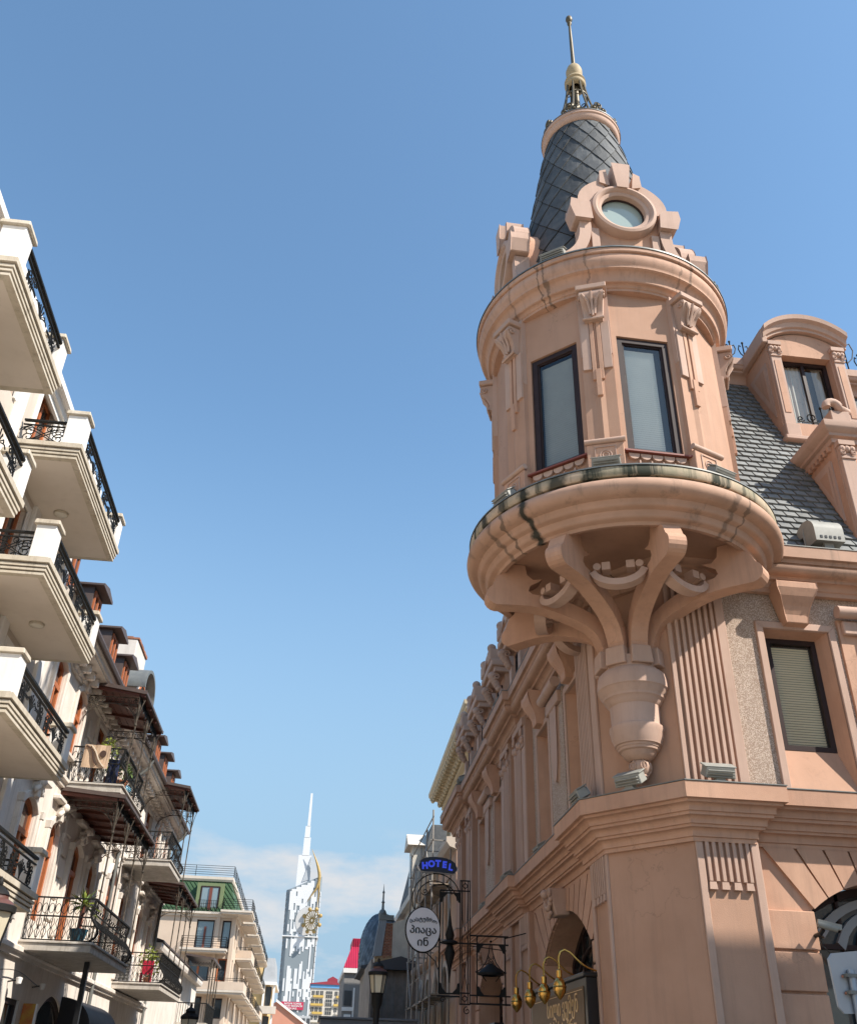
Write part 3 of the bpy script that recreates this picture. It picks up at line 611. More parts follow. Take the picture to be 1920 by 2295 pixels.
part('spire_collar', MB().lathe([(.93, 24.88), (.99, 24.90), (1.0, 24.96)] + [(1.0+.12*math.sin(R(t)), 25.18-.2*math.cos(R(t))) for t in range(0, 91, 15)] + [(1.15, 25.20), (1.15, 25.30), (.3, 25.36)], TC, 64), PINKL, CB, smooth=40)
part('collar_flashing', MB().lathe([(1.165, 25.29), (1.165, 25.315), (.2, 25.40)], TC, 48), FLASH, CB, smooth=40)
# iron crown: trefoils, bars, hoops
tre = MB()
def trefoil(mb, F, d, z, s):
    for u, v in ((-.13*s, .12*s), (.13*s, .12*s), (0, .30*s)):
        mb.tube([F(u+.095*s*math.cos(R(t)), d, z+v+.095*s*math.sin(R(t))) for t in range(0, 360, 30)], .028*s, 5, True)
        mb.sphere(F(u, d, z+v), .05*s, 8, 6)
    mb.box(F, -.2*s, .2*s, d-.02, d+.02, z-.02, z+.05*s)
crown = part('spire_crown', MB().lathe([(.80, 25.34), (.80, 25.40), (.74, 25.40)], TC, 32), BRONZE, CB)
for q in range(8):
    a = NORM[0]+R(45*q+12); F = polar(TC, a); mb = MB(); trefoil(mb, F, 1.07, 25.36, 1.05); part('trefoil', mb, BRONZE, crown, smooth=50)
    pts = bez((.78, 25.36), (.62, 26.2), (.34, 27.0), (.27, 28.05), 12)
    part('crown_bar', MB().tube([F(0, r_, z) for r_, z in pts], .035, 6), BRONZE, crown, smooth=50)
mb = MB()
for zz in (25.95, 27.4):
    rr = [r_ for r_, z in bez((.78, 25.36), (.62, 26.2), (.34, 27.0), (.27, 28.05), 40) if z >= zz][0]
    mb.tube([(TC[0]+rr*math.cos(R(t)), TC[1]+rr*math.sin(R(t)), zz) for t in range(0, 360, 15)], .022, 5, True)
    for q in range(8):
        a = NORM[0]+R(45*q+34.5); F = polar(TC, a); s_ = rr*.36
        mb.tube([F(s_*.8*math.cos(R(t)), rr*.93, zz-.02+s_*math.sin(R(t))) for t in range(0, 360, 30)], .016, 5, True)
part('crown_hoop', mb, BRONZE, crown); part('crown_post', MB().lathe([(.09, 25.3), (.09, 28.2)], TC, 12), BRONZE, crown, smooth=40)
part('finial', MB().lathe([(.20, 27.95), (.30, 28.0), (.33, 28.1), (.29, 28.2), (.33, 28.26), (.30, 28.36), (.24, 28.42), (.19, 28.46), (.225, 28.55), (.255, 28.70), (.255, 28.84), (.21, 29.0), (.13, 29.14), (.07, 29.18)], TC, 24), GOLDSTONE, CB, smooth=50)
part('spire_rod', MB().lathe([(.065, 29.15), (.055, 30.4), (.04, 31.45), (.075, 31.5), (.075, 31.56), (.04, 31.6), (.09, 31.66), (.115, 31.75), (.10, 31.86), (.03, 31.93), (.001, 31.94)], TC, 12), BRONZE, CB, smooth=50)
# ---- round-window dormers of the spire
def oculus(k):
    F = polar(TC, NORM[k]); D = 2.38; zc = 19.5
    base = [(-1.62, 17.72)] + bez((-1.62, 17.75), (-1.2, 17.95), (-1.0, 18.4), (-1.0, 19.05), 8) + [(-1.0, 19.4)] + arc(0, zc, .98, 172, 8, 20) + [(1.0, 19.4)] + bez((1.0, 19.05), (1.0, 18.4), (1.2, 17.95), (1.62, 17.75), 8) + [(1.62, 17.72)]
    # body with a round hole: strip between outline and the circle
    mb = MB(); n = 48; ci = [(.60*math.cos(R(90+360*i/n)), zc+.60*math.sin(R(90+360*i/n))) for i in range(n)]
    def ray_out(i):
        an = R(90+360*i/n); dx, dz = math.cos(an), math.sin(an); best = 9
        for p, q in zip(base, base[1:]+base[:1]):
            ex, ez = q[0]-p[0], q[1]-p[1]; den = dx*ez-dz*ex
            if abs(den) < 1e-9: continue
            t = ((p[0])*ez-(p[1]-zc)*ex)/den; u = ((p[0])*dz-(p[1]-zc)*dx)/den
            if t > 0 and -1e-6 <= u <= 1+1e-6: best = min(best, t)
        return (dx*best, zc+dz*best)
    ou = [ray_out(i) for i in range(n)]
    for i in range(n):
        j = (i+1) % n
        mb.quad(F(ou[i][0], D-.12, ou[i][1]), F(ou[j][0], D-.12, ou[j][1]), F(ci[j][0], D-.12, ci[j][1]), F(ci[i][0], D-.12, ci[i][1]))
        mb.quad(F(ou[i][0], D-.12, ou[i][1]), F(ou[j][0], D-.12, ou[j][1]), F(ou[j][0], 1.45, ou[j][1]), F(ou[i][0], 1.45, ou[i][1]))
        mb.quad(F(ci[i][0], D-.12, ci[i][1]), F(ci[j][0], D-.12, ci[j][1]), F(ci[j][0], D-.35, ci[j][1]), F(ci[i][0], D-.35, ci[i][1]))
    o = part('round_dormer', mb, PINK, CB)
    # scrolled side buttresses
    for s_ in (-1, 1):
        ol = bez((s_*1.70, 17.74), (s_*1.30, 17.90), (s_*1.06, 18.35), (s_*1.12, 18.95), 10)+bez((s_*.86, 18.95), (s_*.84, 18.5), (s_*.95, 18.1), (s_*1.25, 17.74), 10)
        part('buttress', MB().prism(F, ol, D-.35, D+.02), PINKL, o, bevel=.015)
        ear = [(s_*.84, 18.98), (s_*1.24, 18.98), (s_*1.34, 19.34), (s_*1.31, 19.58), (s_*.88, 19.52)]
        part('ear_block', MB().prism(F, ear, D-.32, D+.15), PINKL, o, bevel=.02)
        sh = bez((s_*1.08, 19.55), (s_*1.18, 20.0), (s_*.9, 20.35), (s_*.52, 20.55), 8)+bez((s_*.38, 20.3), (s_*.62, 20.18), (s_*.80, 19.95), (s_*.83, 19.55), 8)
        part('shoulder_scroll', MB().prism(F, sh, D-.4, D), PINKL, o, bevel=.015)
        part('stile', MB().box(F, s_*.74-.1, s_*.74+.1, D-.2, D-.03, 17.74, 18.85), PINKL, o, bevel=.01)
        kw = [(s_*.30, 20.38), (s_*.52, 20.45), (s_*.50, 20.85), (s_*.36, 20.92)]
        part('key_wing', MB().prism(F, kw, D-.4, D+.05), PINKL, o, bevel=.015)
    part('bottom_rail', MB().prism(F, [(-.64, 17.74), (.64, 17.74), (.64, 17.95)]+[(.64-.128*i, 18.22-.30*math.cos(R(-60+12*i))+.30*.5) for i in range(11)]+[(-.64, 17.95)], D-.16, D-.1), PINK, o)
    part('keystone', MB().prism(F, [(-.13, 20.22), (.13, 20.22), (.215, 21.05), (-.215, 21.05)], D-.3, D+.18), PINKL, o, bevel=.02)
    mb = MB(); sec = [(.55, -.2), (.55, .03), (.60, .06), (.645, .06), (.66, .10), (.72, .14), (.79, .12), (.82, .05), (.82, -.14)]
    n = 48; P = []
    for i in range(n):
        an = R(360*i/n)
        P += [F(r_*math.cos(an), D+d, zc+r_*math.sin(an)) for r_, d in sec]
    m = len(sec); mb.add(P, [(i*m+q, ((i+1) % n)*m+q, ((i+1) % n)*m+q+1, i*m+q+1) for i in range(n) for q in range(m-1)])
    part('moulded_ring', mb, PINKL, o, smooth=40)
    part('inner_ring', MB().tube([F(.545*math.cos(R(t)), D-.12, zc+.545*math.sin(R(t))) for t in range(0, 360, 10)], .028, 6, True), DARKFR, o, smooth=50)
    part('pane', MB().add([F(.56*math.cos(R(t)), D-.15, zc+.56*math.sin(R(t))) for t in range(0, 360, 12)], [tuple(range(30))]), OCGL, o, label='pale green grey round pane')
OCGL = glassmat('round_pane_glass', (.33, .40, .37), .12, .02, .6)
for k in (0, 2, 6): oculus(k)
# ---- pendant and branching brackets
PC = (5.83, 16.50)
pend = part('pendant', MB().lathe([(.10, 8.75), (.52, 8.75), (.52, 8.52), (.60, 8.48), (.655, 8.42), (.68, 8.30), (.69, 8.20), (.69, 8.13), (.655, 8.10), (.645, 8.04), (.60, 8.00), (.59, 7.94), (.54, 7.90), (.53, 7.86), (.475, 7.80), (.468, 7.45), (.48, 7.42), (.515, 7.40), (.52, 7.34), (.50, 7.29), (.49, 7.20), (.45, 7.10), (.44, 7.06), (.41, 7.05), (.40, 7.01), (.385, 7.0), (.375, 6.96), (.33, 6.94), (.30, 6.87), (.22, 6.80), (.17, 6.78)], PC, 48), PINKL, CB, smooth=40)
mb = MB().lathe([(.14, 6.80), (.185, 6.74), (.20, 6.67), (.18, 6.58), (.13, 6.52), (.15, 6.49), (.12, 6.44), (.03, 6.42)], PC, 20)
for q in range(6):
    a = R(60*q)+NORM[0]; F = polar(PC, a)
    mb.tube([F(x_*.06, .195, 6.67+z_*.07) for x_, z_ in arc(0, 0, 1, 0, 360, 10)], .014, 5)
    mb.tube([F(0, .12, 6.50), F(0, .19, 6.58), F(0, .205, 6.68), F(0, .17, 6.78)], .016, 5)
part('leaf_bulb', mb, PINKL, pend, smooth=50)
ARM = [(.30, 8.60), (.62, 8.60), (.60, 9.02)] + bez((.62, 9.05), (.68, 9.42), (1.0, 9.58), (1.7, 9.76), 12) + bez((1.7, 9.76), (2.1, 9.84), (2.5, 9.78), (2.74, 9.78), 8)[1:] + arc(2.72, 10.0, .22, -85, 60, 7) + [(2.78, 10.30), (2.72, 10.42), (2.60, 10.50), (2.45, 10.72), (2.14, 10.72), (2.10, 10.50), (1.98, 10.40), (1.78, 10.43), (1.90, 10.34), (2.04, 10.26), (2.08, 10.14), (2.0, 10.07)] + bez((1.95, 10.06), (1.5, 10.04), (1.0, 9.95), (.62, 9.62), 10)[1:] + [(.38, 9.30), (.30, 9.0)]
for k in range(-1, 5):
    a = TA0+R(45)*1-R(45)*k if False else TA0-R(45)*(k); 
    cx = (PC[0]+TC[0])/2, (PC[1]+TC[1])/2
    F = polar(cx, a); G = lambda s, d, z, F=F: F(d, s, z)          # radial plane: s = radius, d = thickness
    o = part('bracket_arm', MB().prism(G, ARM, -.17, .17), PINK if k != 1 else PINK, CB, bevel=.012)
    part('arm_foot', MB().taper(F, -.215, .215, .35, .70, 8.56, 8.93, .02, .02), PINKL, o, bevel=.015)
    if k < 4:
        b = a-R(45)
        FB = polar(cx, b)
        mb = MB(); P0 = F(-.17, 1.72, 10.02); P1 = FB(.17, 1.72, 10.02); mid = (P0+P1)/2; ou = Vector((math.cos((a+b)/2), math.sin((a+b)/2), 0))
        n = 14; pts = []
        for i in range(n+1):
            t = i/n; u = 2*t-1; sag = math.sqrt(max(0, 1-u*u*.92))
            pts.append(P0.lerp(P1, t)+Vector((0, 0, -.40*sag+.08))+ou*(.10*sag))
        # ribbon
        V = []; 
        for i, p in enumerate(pts):
            d = (pts[min(i+1, n)]-pts[max(i-1, 0)]).normalized(); nn = d.cross(ou).normalized()
            for e, g in ((-.12, -.06), (.12, -.06), (.12, .07), (-.12, .07)): V.append(p+ou*e+nn*g)
        mb.add(V, [(4*i+q, 4*i+(q+1) % 4, 4*i+4+(q+1) % 4, 4*i+4+q) for i in range(n) for q in range(4)]+[(0,1,2,3),(4*n,4*n+1,4*n+2,4*n+3)])
        c_ = part('curved_tie', mb, PINKL, o, smooth=40)
        for p, q_ in ((pts[1], pts[0]), (pts[-2], pts[-1])):
            dd = (P1-P0).normalized()*(1 if p is pts[1] else -1)
            c0 = q_+dd*.10+Vector((0, 0, .10)); mb2 = MB(); mb2.tube([c0-ou*.13, c0+ou*.13], .075, 12)
            c1 = c0+dd*.16+Vector((0, 0, .01)); X_ = frame((c1.x, c1.y), (dd.x, dd.y), (ou.x, ou.y)); mb2.box(X_, -.07, .09, -.12, .12, c1.z-.08, c1.z+.08)
            part('tie_end', mb2, PINKL, o, smooth=40)
# ================================================================== mansard roof of the corner building
RB = R(65); RO = (15.95, 11.26)        # eave line of the roof over the right-hand face
rp = lambda x, l, o=0.: Vector((x, RO[0]+l*math.cos(RB)-o*math.sin(RB), RO[1]+l*math.sin(RB)+o*math.cos(RB)))
RL = 8.7
mb = MB()
mb.quad(rp(4.2, 0, -.03), rp(17, 0, -.03), rp(17, RL, -.03), rp(4.2, RL, -.03))
lr = lambda s, l: LF(s, .10-l*math.cos(RB), 11.26+l*math.sin(RB))
mb.quad(lr(-.5, 0), lr(SEND-.2, 0), lr(SEND-.2, RL), lr(-.5, RL))
mb.quad(rp(8.8, RL, -.03), rp(17, RL, -.03), Vector((17, 27, 19.3)), Vector((8.8, 38, 19.3)))
roof = part('mansard_roof', mb, SLATE, CB)
# interlocking grey tiles
TW, TH = .305, .245
def tile_mesh():
    m = MB(); X = lambda x, y, z: Vector((x, y, z))
    w_, h_ = TW*.91, TH*1.25
    # local: x across, y up the slope, z out of the slope; lower edge lifted
    m.add([(-w_/2, 0, .0), (w_/2, 0, .0), (-w_/2, 0, .075), (w_/2, 0, .06), (-w_/2, h_, .012), (w_/2, h_, .008), (-w_/2, h_, -.01), (w_/2, h_, -.01)], [(0,1,3,2),(2,3,5,4),(0,2,4,6),(1,7,5,3)])
    return m
tm = tile_mesh(); me = bpy.data.meshes.new('roof_tile'); me.from_pydata([tuple(p) for p in tm.v], [], tm.f); me.materials.append(TILEM)
rest = MB(); cand = []
for r_ in range(int(RL/TH)):
    for q in range(34):
        x = 7.2+TW*(q+.5*(r_ % 2)); l = r_*TH
        c = rp(x, l); dist = (c-Vector((0, 0, 1.6))).length
        if x > 13.6: continue
        if math.hypot(c.x-TC[0], c.y-TC[1]) < 2.3: continue
        # behind the dormers' bodies nothing is needed
        if x > 11.35 and (l < 3.6 or 5.3 < l): continue
        cand.append((dist, x, l))
cand.sort()
ey = Vector((0, math.cos(RB), math.sin(RB))); ez = Vector((0, -math.sin(RB), math.cos(RB)))
for i, (dist, x, l) in enumerate(cand):
    p = rp(x+random.uniform(-.006, .006), l); t = random.uniform(-.03, .03)
    mtx = Matrix(((1, 0, 0, p.x), (0, ey.y, ez.y, p.y), (0, ey.z, ez.z, p.z), (0, 0, 0, 1))) @ Matrix.Rotation(t*.5, 4, 'Z') @ Matrix.Rotation(t*.4, 4, 'X')
    if i < 300: inst('roof_tile', me, roof, mtx)
    else: rest.add([mtx @ Vector(v) for v in tm.v], tm.f)
if rest.v: part('roof_tiles', rest, TILEM, roof, kind='stuff')
# roof-top cornice and iron cresting
tp = rp(0, RL)
prof = [(0, tp.z-.12), (.10, tp.z-.12), (.12, tp.z-.02)] + arc(.28, tp.z-.02, .16, 180, 90, 5) + [(.32, tp.z+.15), (.32, tp.z+.22)] + arc(.34, tp.z+.32, .10, -90, 0, 4) + [(.47, tp.z+.34), (.47, tp.z+.58), (-.4, tp.z+.62)]
part('roof_cornice', MB().sweep(prof, [(17, tp.y), (6.9, tp.y), (6.9, 32)], -1), PINKL, CB, smooth=35)
mb = MB()
def lily(mb, F, s, z, h):
    mb.tube([F(s, 0, z), F(s, 0, z+h)], .022, 5); mb.sphere(F(s, 0, z+h), .04, 6, 5)
    for e in (-1, 1): mb.tube([F(s+e*a*h*.30, 0, z+c*h) for a, c in ((0, .25), (.5, .42), (.72, .65), (.55, .85), (.3, .8))], .018, 5)
CR = frame((9.0, tp.y-.30), (1, 0), (0, -1))
cr = part('roof_cresting', MB().box(CR, -2.0, 8, -.02, .02, tp.z+.66, tp.z+.70), IRON, CB)
for q in range(24):
    m2 = MB(); lily(m2, CR, -1.8+.4*q, tp.z+.62, .72 if q % 6 else 1.35); part('crest_spike', m2, IRON, cr)
CR2 = frame((6.95, 20), (0, 1), (-1, 0))
# ---- upper round-headed dormer
DF = frame((12.28, 18.12), (1, 0), (0, -1))
mb = MB(); wall(mb, DF, -1.10, 1.10, 16.0, 19.42, [(-.72, .72, 16.62, 19.02)], 0, .25)
for s_ in (-1, 1): mb.add([DF(s_*1.10, 0, 16.0), DF(s_*1.10, 0, 19.42), DF(s_*1.10, -1.6, 19.42)], [(0,1,2)])
hd = head(-1.10, 1.10, 19.42, .42)
mb.add([DF(a, 0, z) for a, z in hd], [tuple(range(len(hd)))])
D1 = part('round_headed_dormer', mb, PINK, CB)
hood = MB(); sec = [(-.05, 19.36), (.12, 19.36), (.12, 19.44), (.18, 19.46), (.22, 19.60), (.32, 19.66), (.34, 19.80), (-2.4, 19.80)]
hs = [(a, z-19.42) for a, z in head(-1.22, 1.22, 19.42, .52, 16)]
P = [DF(a, d, z+dz) for a, dz in hs for d, z in sec]; m = len(sec)
hood.add(P, [(i*m+q, (i+1)*m+q, (i+1)*m+q+1, i*m+q+1) for i in range(len(hs)-1) for q in range(m-1)]+[tuple(range(m)), tuple(range((len(hs)-1)*m, len(hs)*m))])
part('arched_hood', hood, PINKL, D1, smooth=30)
part('hood_end', MB().box(DF, -1.26, -1.10, -2.2, .16, 19.30, 19.78), PINKL, D1, bevel=.02)
for s_ in (-1, 1):
    c = s_*.92; q = part('dormer_pilaster', MB().box(DF, c-.15, c+.15, -.02, .10, 16.5, 19.36), PINKL, D1, bevel=.012)
    part('pilaster_panel', MB().box(DF, c-.08, c+.08, .09, .115, 16.9, 18.7), PINK, q)
    mb = MB().box(DF, c-.19, c+.19, -.02, .17, 19.24, 19.37)
    for u in (-.11, 0, .11): mb.sphere(DF(c+u, .12, 19.12), .075, 8, 6, 1.2)
    for u in (-.13, .13): mb.tube([DF(c+u+a*.07, .15, 18.99+z*.07) for a, z in spiral(0, 0, 1, .2, 90, 1.4, 14)], .02, 5)
    mb.box(DF, c-.16, c+.16, -.02, .13, 18.86, 18.92); part('capital', mb, PINKL, q, smooth=40)
    part('pilaster_foot', MB().box(DF, c-.2, c+.2, -.05, .17, 16.06, 16.5), PINKL, q, bevel=.02)
part('dormer_sill', MB().box(DF, -1.2, 1.2, -.1, .22, 15.95, 16.08), PINKL, D1, bevel=.02)
part('sill_band', MB().box(DF, -.75, .75, -.1, .10, 16.09, 16.58), PINK, D1, bevel=.02)
CH = frame((11.18, 18.12), (0, 1), (-1, 0))   # cheek of the dormer
part('cheek_panel', MB().prism(CH, [(.16, 16.9), (.16, 18.8), (1.1, 18.8)], -.02, .035), PINKL, D1, bevel=.012)
part('cheek_panel', MB().prism(CH, [(.30, 17.5), (.30, 18.66), (.88, 18.66)], .0, .05), PINKD, D1)
wd_ = part('frame', ringframe(DF, -.72, .72, 16.62, 19.02, .10, -.34, -.24), DARKFR, D1)
part('glazing_bar', MB().box(DF, -.04, .05, -.33, -.25, 16.7, 18.95), DARKFR, D1)
part('pane', MB().quad(DF(-.64, -.3, 16.7), DF(.64, -.3, 16.7), DF(.64, -.3, 18.95), DF(-.64, -.3, 18.95)), PANE, D1)
cur = MB()
for s0_, s1_ in ((-.62, .1), (.36, .62)):
    n = 18; P = []
    for i in range(n+1):
        u = s0_+(s1_-s0_)*i/n; P += [DF(u, -.42+.035*math.sin(i*1.9), 16.7), DF(u*(.95), -.42+.03*math.sin(i*1.9), 18.95)]
    cur.add(P, [(2*i, 2*i+2, 2*i+3, 2*i+1) for i in range(n)])
part('curtain', cur, CREAM, D1, smooth=60); part('room', MB().box(DF, -.72, .72, -1.2, -.5, 16.6, 19.0), DIMROOM, D1)
mb = MB()
for s_ in (-1, 1):
    mb.tube([DF(s_*(.30+a*.18), .1, 16.78+z*.18) for a, z in spiral(0, 0, 1, .12, 200, 1.6, 26)], .018, 5); mb.tube([DF(s_*(.62+a*.1), .1, 16.72+z*.1) for a, z in spiral(0, 0, 1, .2, 200, 1.4, 20)], .016, 5)
mb.tube([DF(0, .1, 16.58), DF(0, .1, 17.12)], .018, 5); mb.sphere(DF(0, .1, 17.14), .04, 6, 5); mb.tube([DF(-.72, .1, 16.62), DF(.72, .1, 16.62)], .016, 5)
part('window_guard', mb, IRON, D1)
# ---- lower dormer with raking hood
EF = frame((12.30, 16.22), (1, 0), (0, -1))
mb = MB(); wall(mb, EF, -1.14, 1.14, 11.3, 14.75, [(-.66, .66, 12.4, 14.1)], 0, .25)
mb.add([EF(-1.14, 0, 11.75), EF(-1.14, 0, 14.75), EF(-1.14, -1.35, 14.75)], [(0,1,2)]); mb.add([EF(1.14, 0, 11.75), EF(1.14, 0, 14.75), EF(1.14, -1.35, 14.75)], [(0,1,2)])
D2 = part('square_dormer', mb, PINK, CB)
# entablature with returns along the cheeks
pr = [(0, 14.55), (.06, 14.55), (.06, 14.68), (.14, 14.70), (.14, 14.78), (.26, 14.86), (.28, 14.90), (.28, 15.05), (-.1, 15.08)]
part('dormer_cornice', MB().sweep(pr, [(EF(1.14, -2.0, 0).x, EF(1.14, -2.0, 0).y), (EF(1.14, 0, 0).x, EF(1.14, 0, 0).y), (EF(-1.14, 0, 0).x, EF(-1.14, 0, 0).y), (EF(-1.14, -2.0, 0).x, EF(-1.14, -2.0, 0).y)], -1), PINKL, D2, smooth=30)
part('dormer_top', MB().box(EF, -1.14, 1.14, -2.2, .1, 14.9, 15.07), PINKL, D2)
for i in range(9): part('dentil', MB().box(CH, -1.72+.18*i-.05+1.9*0, -1.72+.18*i+.045, .0, .10, 14.42, 14.56), PINK, D2)
CH2 = frame((11.16, 16.22), (0, 1), (-1, 0))
part('cheek_panel', MB().prism(CH2, [(.22, 12.55), (.22, 14.2), (.98, 14.2)], -.02, .05), PINKL, D2, bevel=.012)
part('cheek_panel', MB().prism(CH2, [(.32, 12.95), (.32, 14.08), (.84, 14.08)], .0, .065), PINKL, D2, bevel=.012)
part('cheek_recess', MB().prism(CH2, [(.40, 13.25), (.40, 14.0), (.75, 14.0)], .0, .07), PINKD, D2)
for s_ in (-1, 1):
    c = s_*.93; q = part('dormer_pilaster', MB().box(EF, c-.17, c+.17, -.02, .12, 11.6, 14.54), PINKL, D2, bevel=.012)
    mb = MB().box(EF, c-.2, c+.2, -.02, .19, 14.42, 14.545)
    for u in (-.12, 0, .12): mb.sphere(EF(c+u, .13, 14.32), .08, 8, 6, 1.2)
    for u in (-.13, .13): mb.tube([EF(c+u+a*.07, .17, 14.2+z*.07) for a, z in spiral(0, 0, 1, .2, 90, 1.4, 14)], .02, 5)
    mb.box(EF, c-.18, c+.18, -.02, .15, 14.06, 14.12); part('capital', mb, PINKL, q, smooth=40)
    part('pilaster_foot', MB().box(EF, c-.24, c+.24, -.05, .22, 11.3, 11.75), PINKL, q, bevel=.02)
    part('scroll_block', MB().box(EF, c-.18, c+.3, -.35, .15, 15.06, 15.45), PINKL, D2, bevel=.02)
    part('scroll_roll', MB().tube([EF(c-.1+a*.16, .15, 15.55+z*.13) for a, z in arc(0, 0, 1, 200, -20, 8)]+[EF(c+.42, -.1, 15.62)], .10, 10), PINKL, D2, smooth=50)
part('frame', ringframe(EF, -.66, .66, 12.4, 14.1, .1, -.3, -.2), DARKFR, D2); part('pane', fill(EF, -.6, .6, 12.45, 14.05, -.26), GLASS, D2)
# ---- dormers over the street face
def street_dormer(s, z0=11.3):
    q = part('street_dormer', MB().box(LF, s-.95, s+.95, -2.2, -.22, z0, z0+2.15), PINK, CB)
    part('frame', ringframe(LF, s-.42, s+.42, z0+.35, z0+1.85, .08, -.24, -.17), DARKFR, q); part('pane', fill(LF, s-.40, s+.40, z0+.4, z0+1.8, -.2), GLASS, q)
    for e in (-1, 1):
        c = s+e*.72
        part('dormer_pilaster', MB().box(LF, c-.17, c+.17, -.25, -.06, z0, z0+1.55), PINKL, q, bevel=.012)
        mb = MB(); 
        for k in range(5): mb.sphere(LF(c, -.02+.05*k, z0+1.62+.10*k), .12+.012*k, 8, 6)
        mb.tube([LF(c-.16, .06+.12*a, z0+1.98+.12*z) for a, z in spiral(0, 0, 1, .2, 0, 1.5, 16)], .03, 5); mb.tube([LF(c+.16, .06+.12*a, z0+1.98+.12*z) for a, z in spiral(0, 0, 1, .2, 0, 1.5, 16)], .03, 5)
        part('console', mb, PINKL, q, smooth=45)
        part('end_block', MB().box(LF, c-.25, c+.25, -.6, .32, z0+2.52, z0+2.95), PINKL, q, bevel=.03)
        part('end_ball', MB().sphere(LF(c+e*.05, .2, z0+3.02), .16, 12, 8), PINKL, q, smooth=60)
    part('entablature', MB().box(LF, s-1.05, s+1.05, -2.2, .16, z0+2.1, z0+2.28), PINKL, q, bevel=.02); part('entablature', MB().box(LF, s-1.12, s+1.12, -2.2, .28, z0+2.28, z0+2.52), PINKL, q, bevel=.03)
    hh = head(s-.62, s+.62, z0+2.52, .5); hi = head(s-.46, s+.46, z0+2.52, .36)
    part('arched_hood', MB().prism(LF, hh+hi[::-1], -1.6, .26), PINKL, q, bevel=.02); part('tympanum', MB().prism(LF, hi, -1.5, .12), PINK, q)
for s_ in (8.9, 12.3, 15.8, 19.2): street_dormer(s_)
# ================================================================== wrought-iron patterns (2-D polylines in metres)
def sc_pts(pts, ox, oz, kx=1., kz=1.): return [(ox+a*kx, oz+c*kz) for a, c in pts]
def orn_palm(c, h, w_=.30):
    o = []
    for k in range(-3, 4):
        u = k/3; o.append(bez((c, .03), (c+u*.03, h*.45), (c+u*w_*.9, h*.55), (c+u*w_, h*(.88-.30*abs(u))), 8)+[(c+u*w_*1.25, h*(.80-.32*abs(u)))])
    return o
def orn_lyre(c, h, sgn=1):
    o = [bez((c, .03), (c-.05*sgn, h*.3), (c-.05*sgn, h*.7), (c+.02*sgn, h*.97), 8), bez((c+.06*sgn, .03), (c+.04*sgn, h*.4), (c+.02*sgn, h*.7), (c+.06*sgn, h*.97), 8)]
    o.append(bez((c-.26*sgn, h*.15), (c-.30*sgn, h*.6), (c-.05*sgn, h*.62), (c+.0*sgn, h*.33), 9))
    o.append(spiral(c-.16*sgn, h*.72, .12, .02, 180 if sgn > 0 else 0, 1.5*sgn, 16)); o.append(spiral(c-.16*sgn, h*.25, .11, .02, 0 if sgn > 0 else 180, -1.4*sgn, 16)); o.append(spiral(c+.16*sgn, h*.80, .09, .02, 0 if sgn > 0 else 180, 1.4*sgn, 14))
    o.append(bez((c-.28*sgn, h*.5), (c-.1*sgn, h*.42), (c+.1*sgn, h*.62), (c+.30*sgn, h*.5), 8)); o.append(bez((c-.28*sgn, h*.42), (c-.1*sgn, h*.34), (c+.1*sgn, h*.54), (c+.30*sgn, h*.42), 8))
    return o
def orn_front(L_, h):
    o = []; n = max(1, round(L_/1.9)); st = L_/n
    for i in range(n):
        c = st*(i+.5); o += orn_palm(c, h) + orn_lyre(c-st*.30, h, 1) + orn_lyre(c+st*.30, h, -1)
    return o
def orn_side(L_, h):
    o = []; c = L_/2
    for e in (-1, 1):
        o.append(bez((c-e*L_*.46, h*.12), (c-e*L_*.2, h*.02), (c+e*L_*.05, h*.95), (c+e*L_*.42, h*.86), 14)+[(c+e*L_*.47, h*.72)])
        o.append(bez((c-e*L_*.45, h*.70), (c-e*L_*.25, h*.98), (c+e*L_*.1, h*.1), (c+e*L_*.40, h*.12), 14))
        for zz, t in ((.32, 0), (.68, 180)): o.append(spiral(c+e*L_*.33, h*zz, .15, .025, t, 1.6*e, 20))
        o.append(spiral(c-e*L_*.12, h*.86, .09, .02, 0, 1.4*e, 14)); o.append(spiral(c-e*L_*.12, h*.12, .09, .02, 180, -1.4*e, 14))
        o.append(arc(c+e*L_*.37, h*.5, h*.42, -80 if e > 0 else 100, 80 if e > 0 else 260, 12))
    return o
def ironwork(F, L_, zb, h, pats, r=.013):
    mb = MB()
    for p in pats: stroke(mb, F, [(a, zb+c) for a, c in p], 0, r, 4)
    return mb
# ================================================================== near left: apartment building with stacked balconies
AB = thing('apartment_building', 'cream apartment building with white pillared balconies at the left edge', 'building', (-7.5, 16, 0))
LW = frame((-7.5, 0), (0, 1), (1, 0))
LEV = [4.45, 7.28, 10.19, 13.09]
ops = []
for z in LEV+[1.4]:
    for a, b in ((12.5, 13.6), (15.75, 16.75), (18.2, 19.4), (20.4, 21.6)):
        if z == 1.4: ops.append((a, b, .3, 3.2)) if False else None
        else: ops.append((a, b, z+.38 if a != 15.75 else z+1.0, z+2.55))
mb = MB()
for zi, (z0, z1) in enumerate(((0, 4.5), (4.5, 7.3), (7.3, 10.2), (10.2, 13.1), (13.1, 15.9))):
    wall(mb, LW, 4, 23.2, z0, z1, sorted([o for o in ops if z0 <= o[2] < z1]), 0, .22)
mb.quad(LW(23.2, 0, 0), LW(23.2, -9, 0), LW(23.2, -9, 15.9), LW(23.2, 0, 15.9)); mb.quad(LW(4, 0, 15.9), LW(23.2, 0, 15.9), LW(23.2, -9, 15.9), LW(4, -9, 15.9)); mb.quad(LW(4, 0, 0), LW(4, -9, 0), LW(4, -9, 15.9), LW(4, 0, 15.9))
part('wall', mb, CREAM, AB)
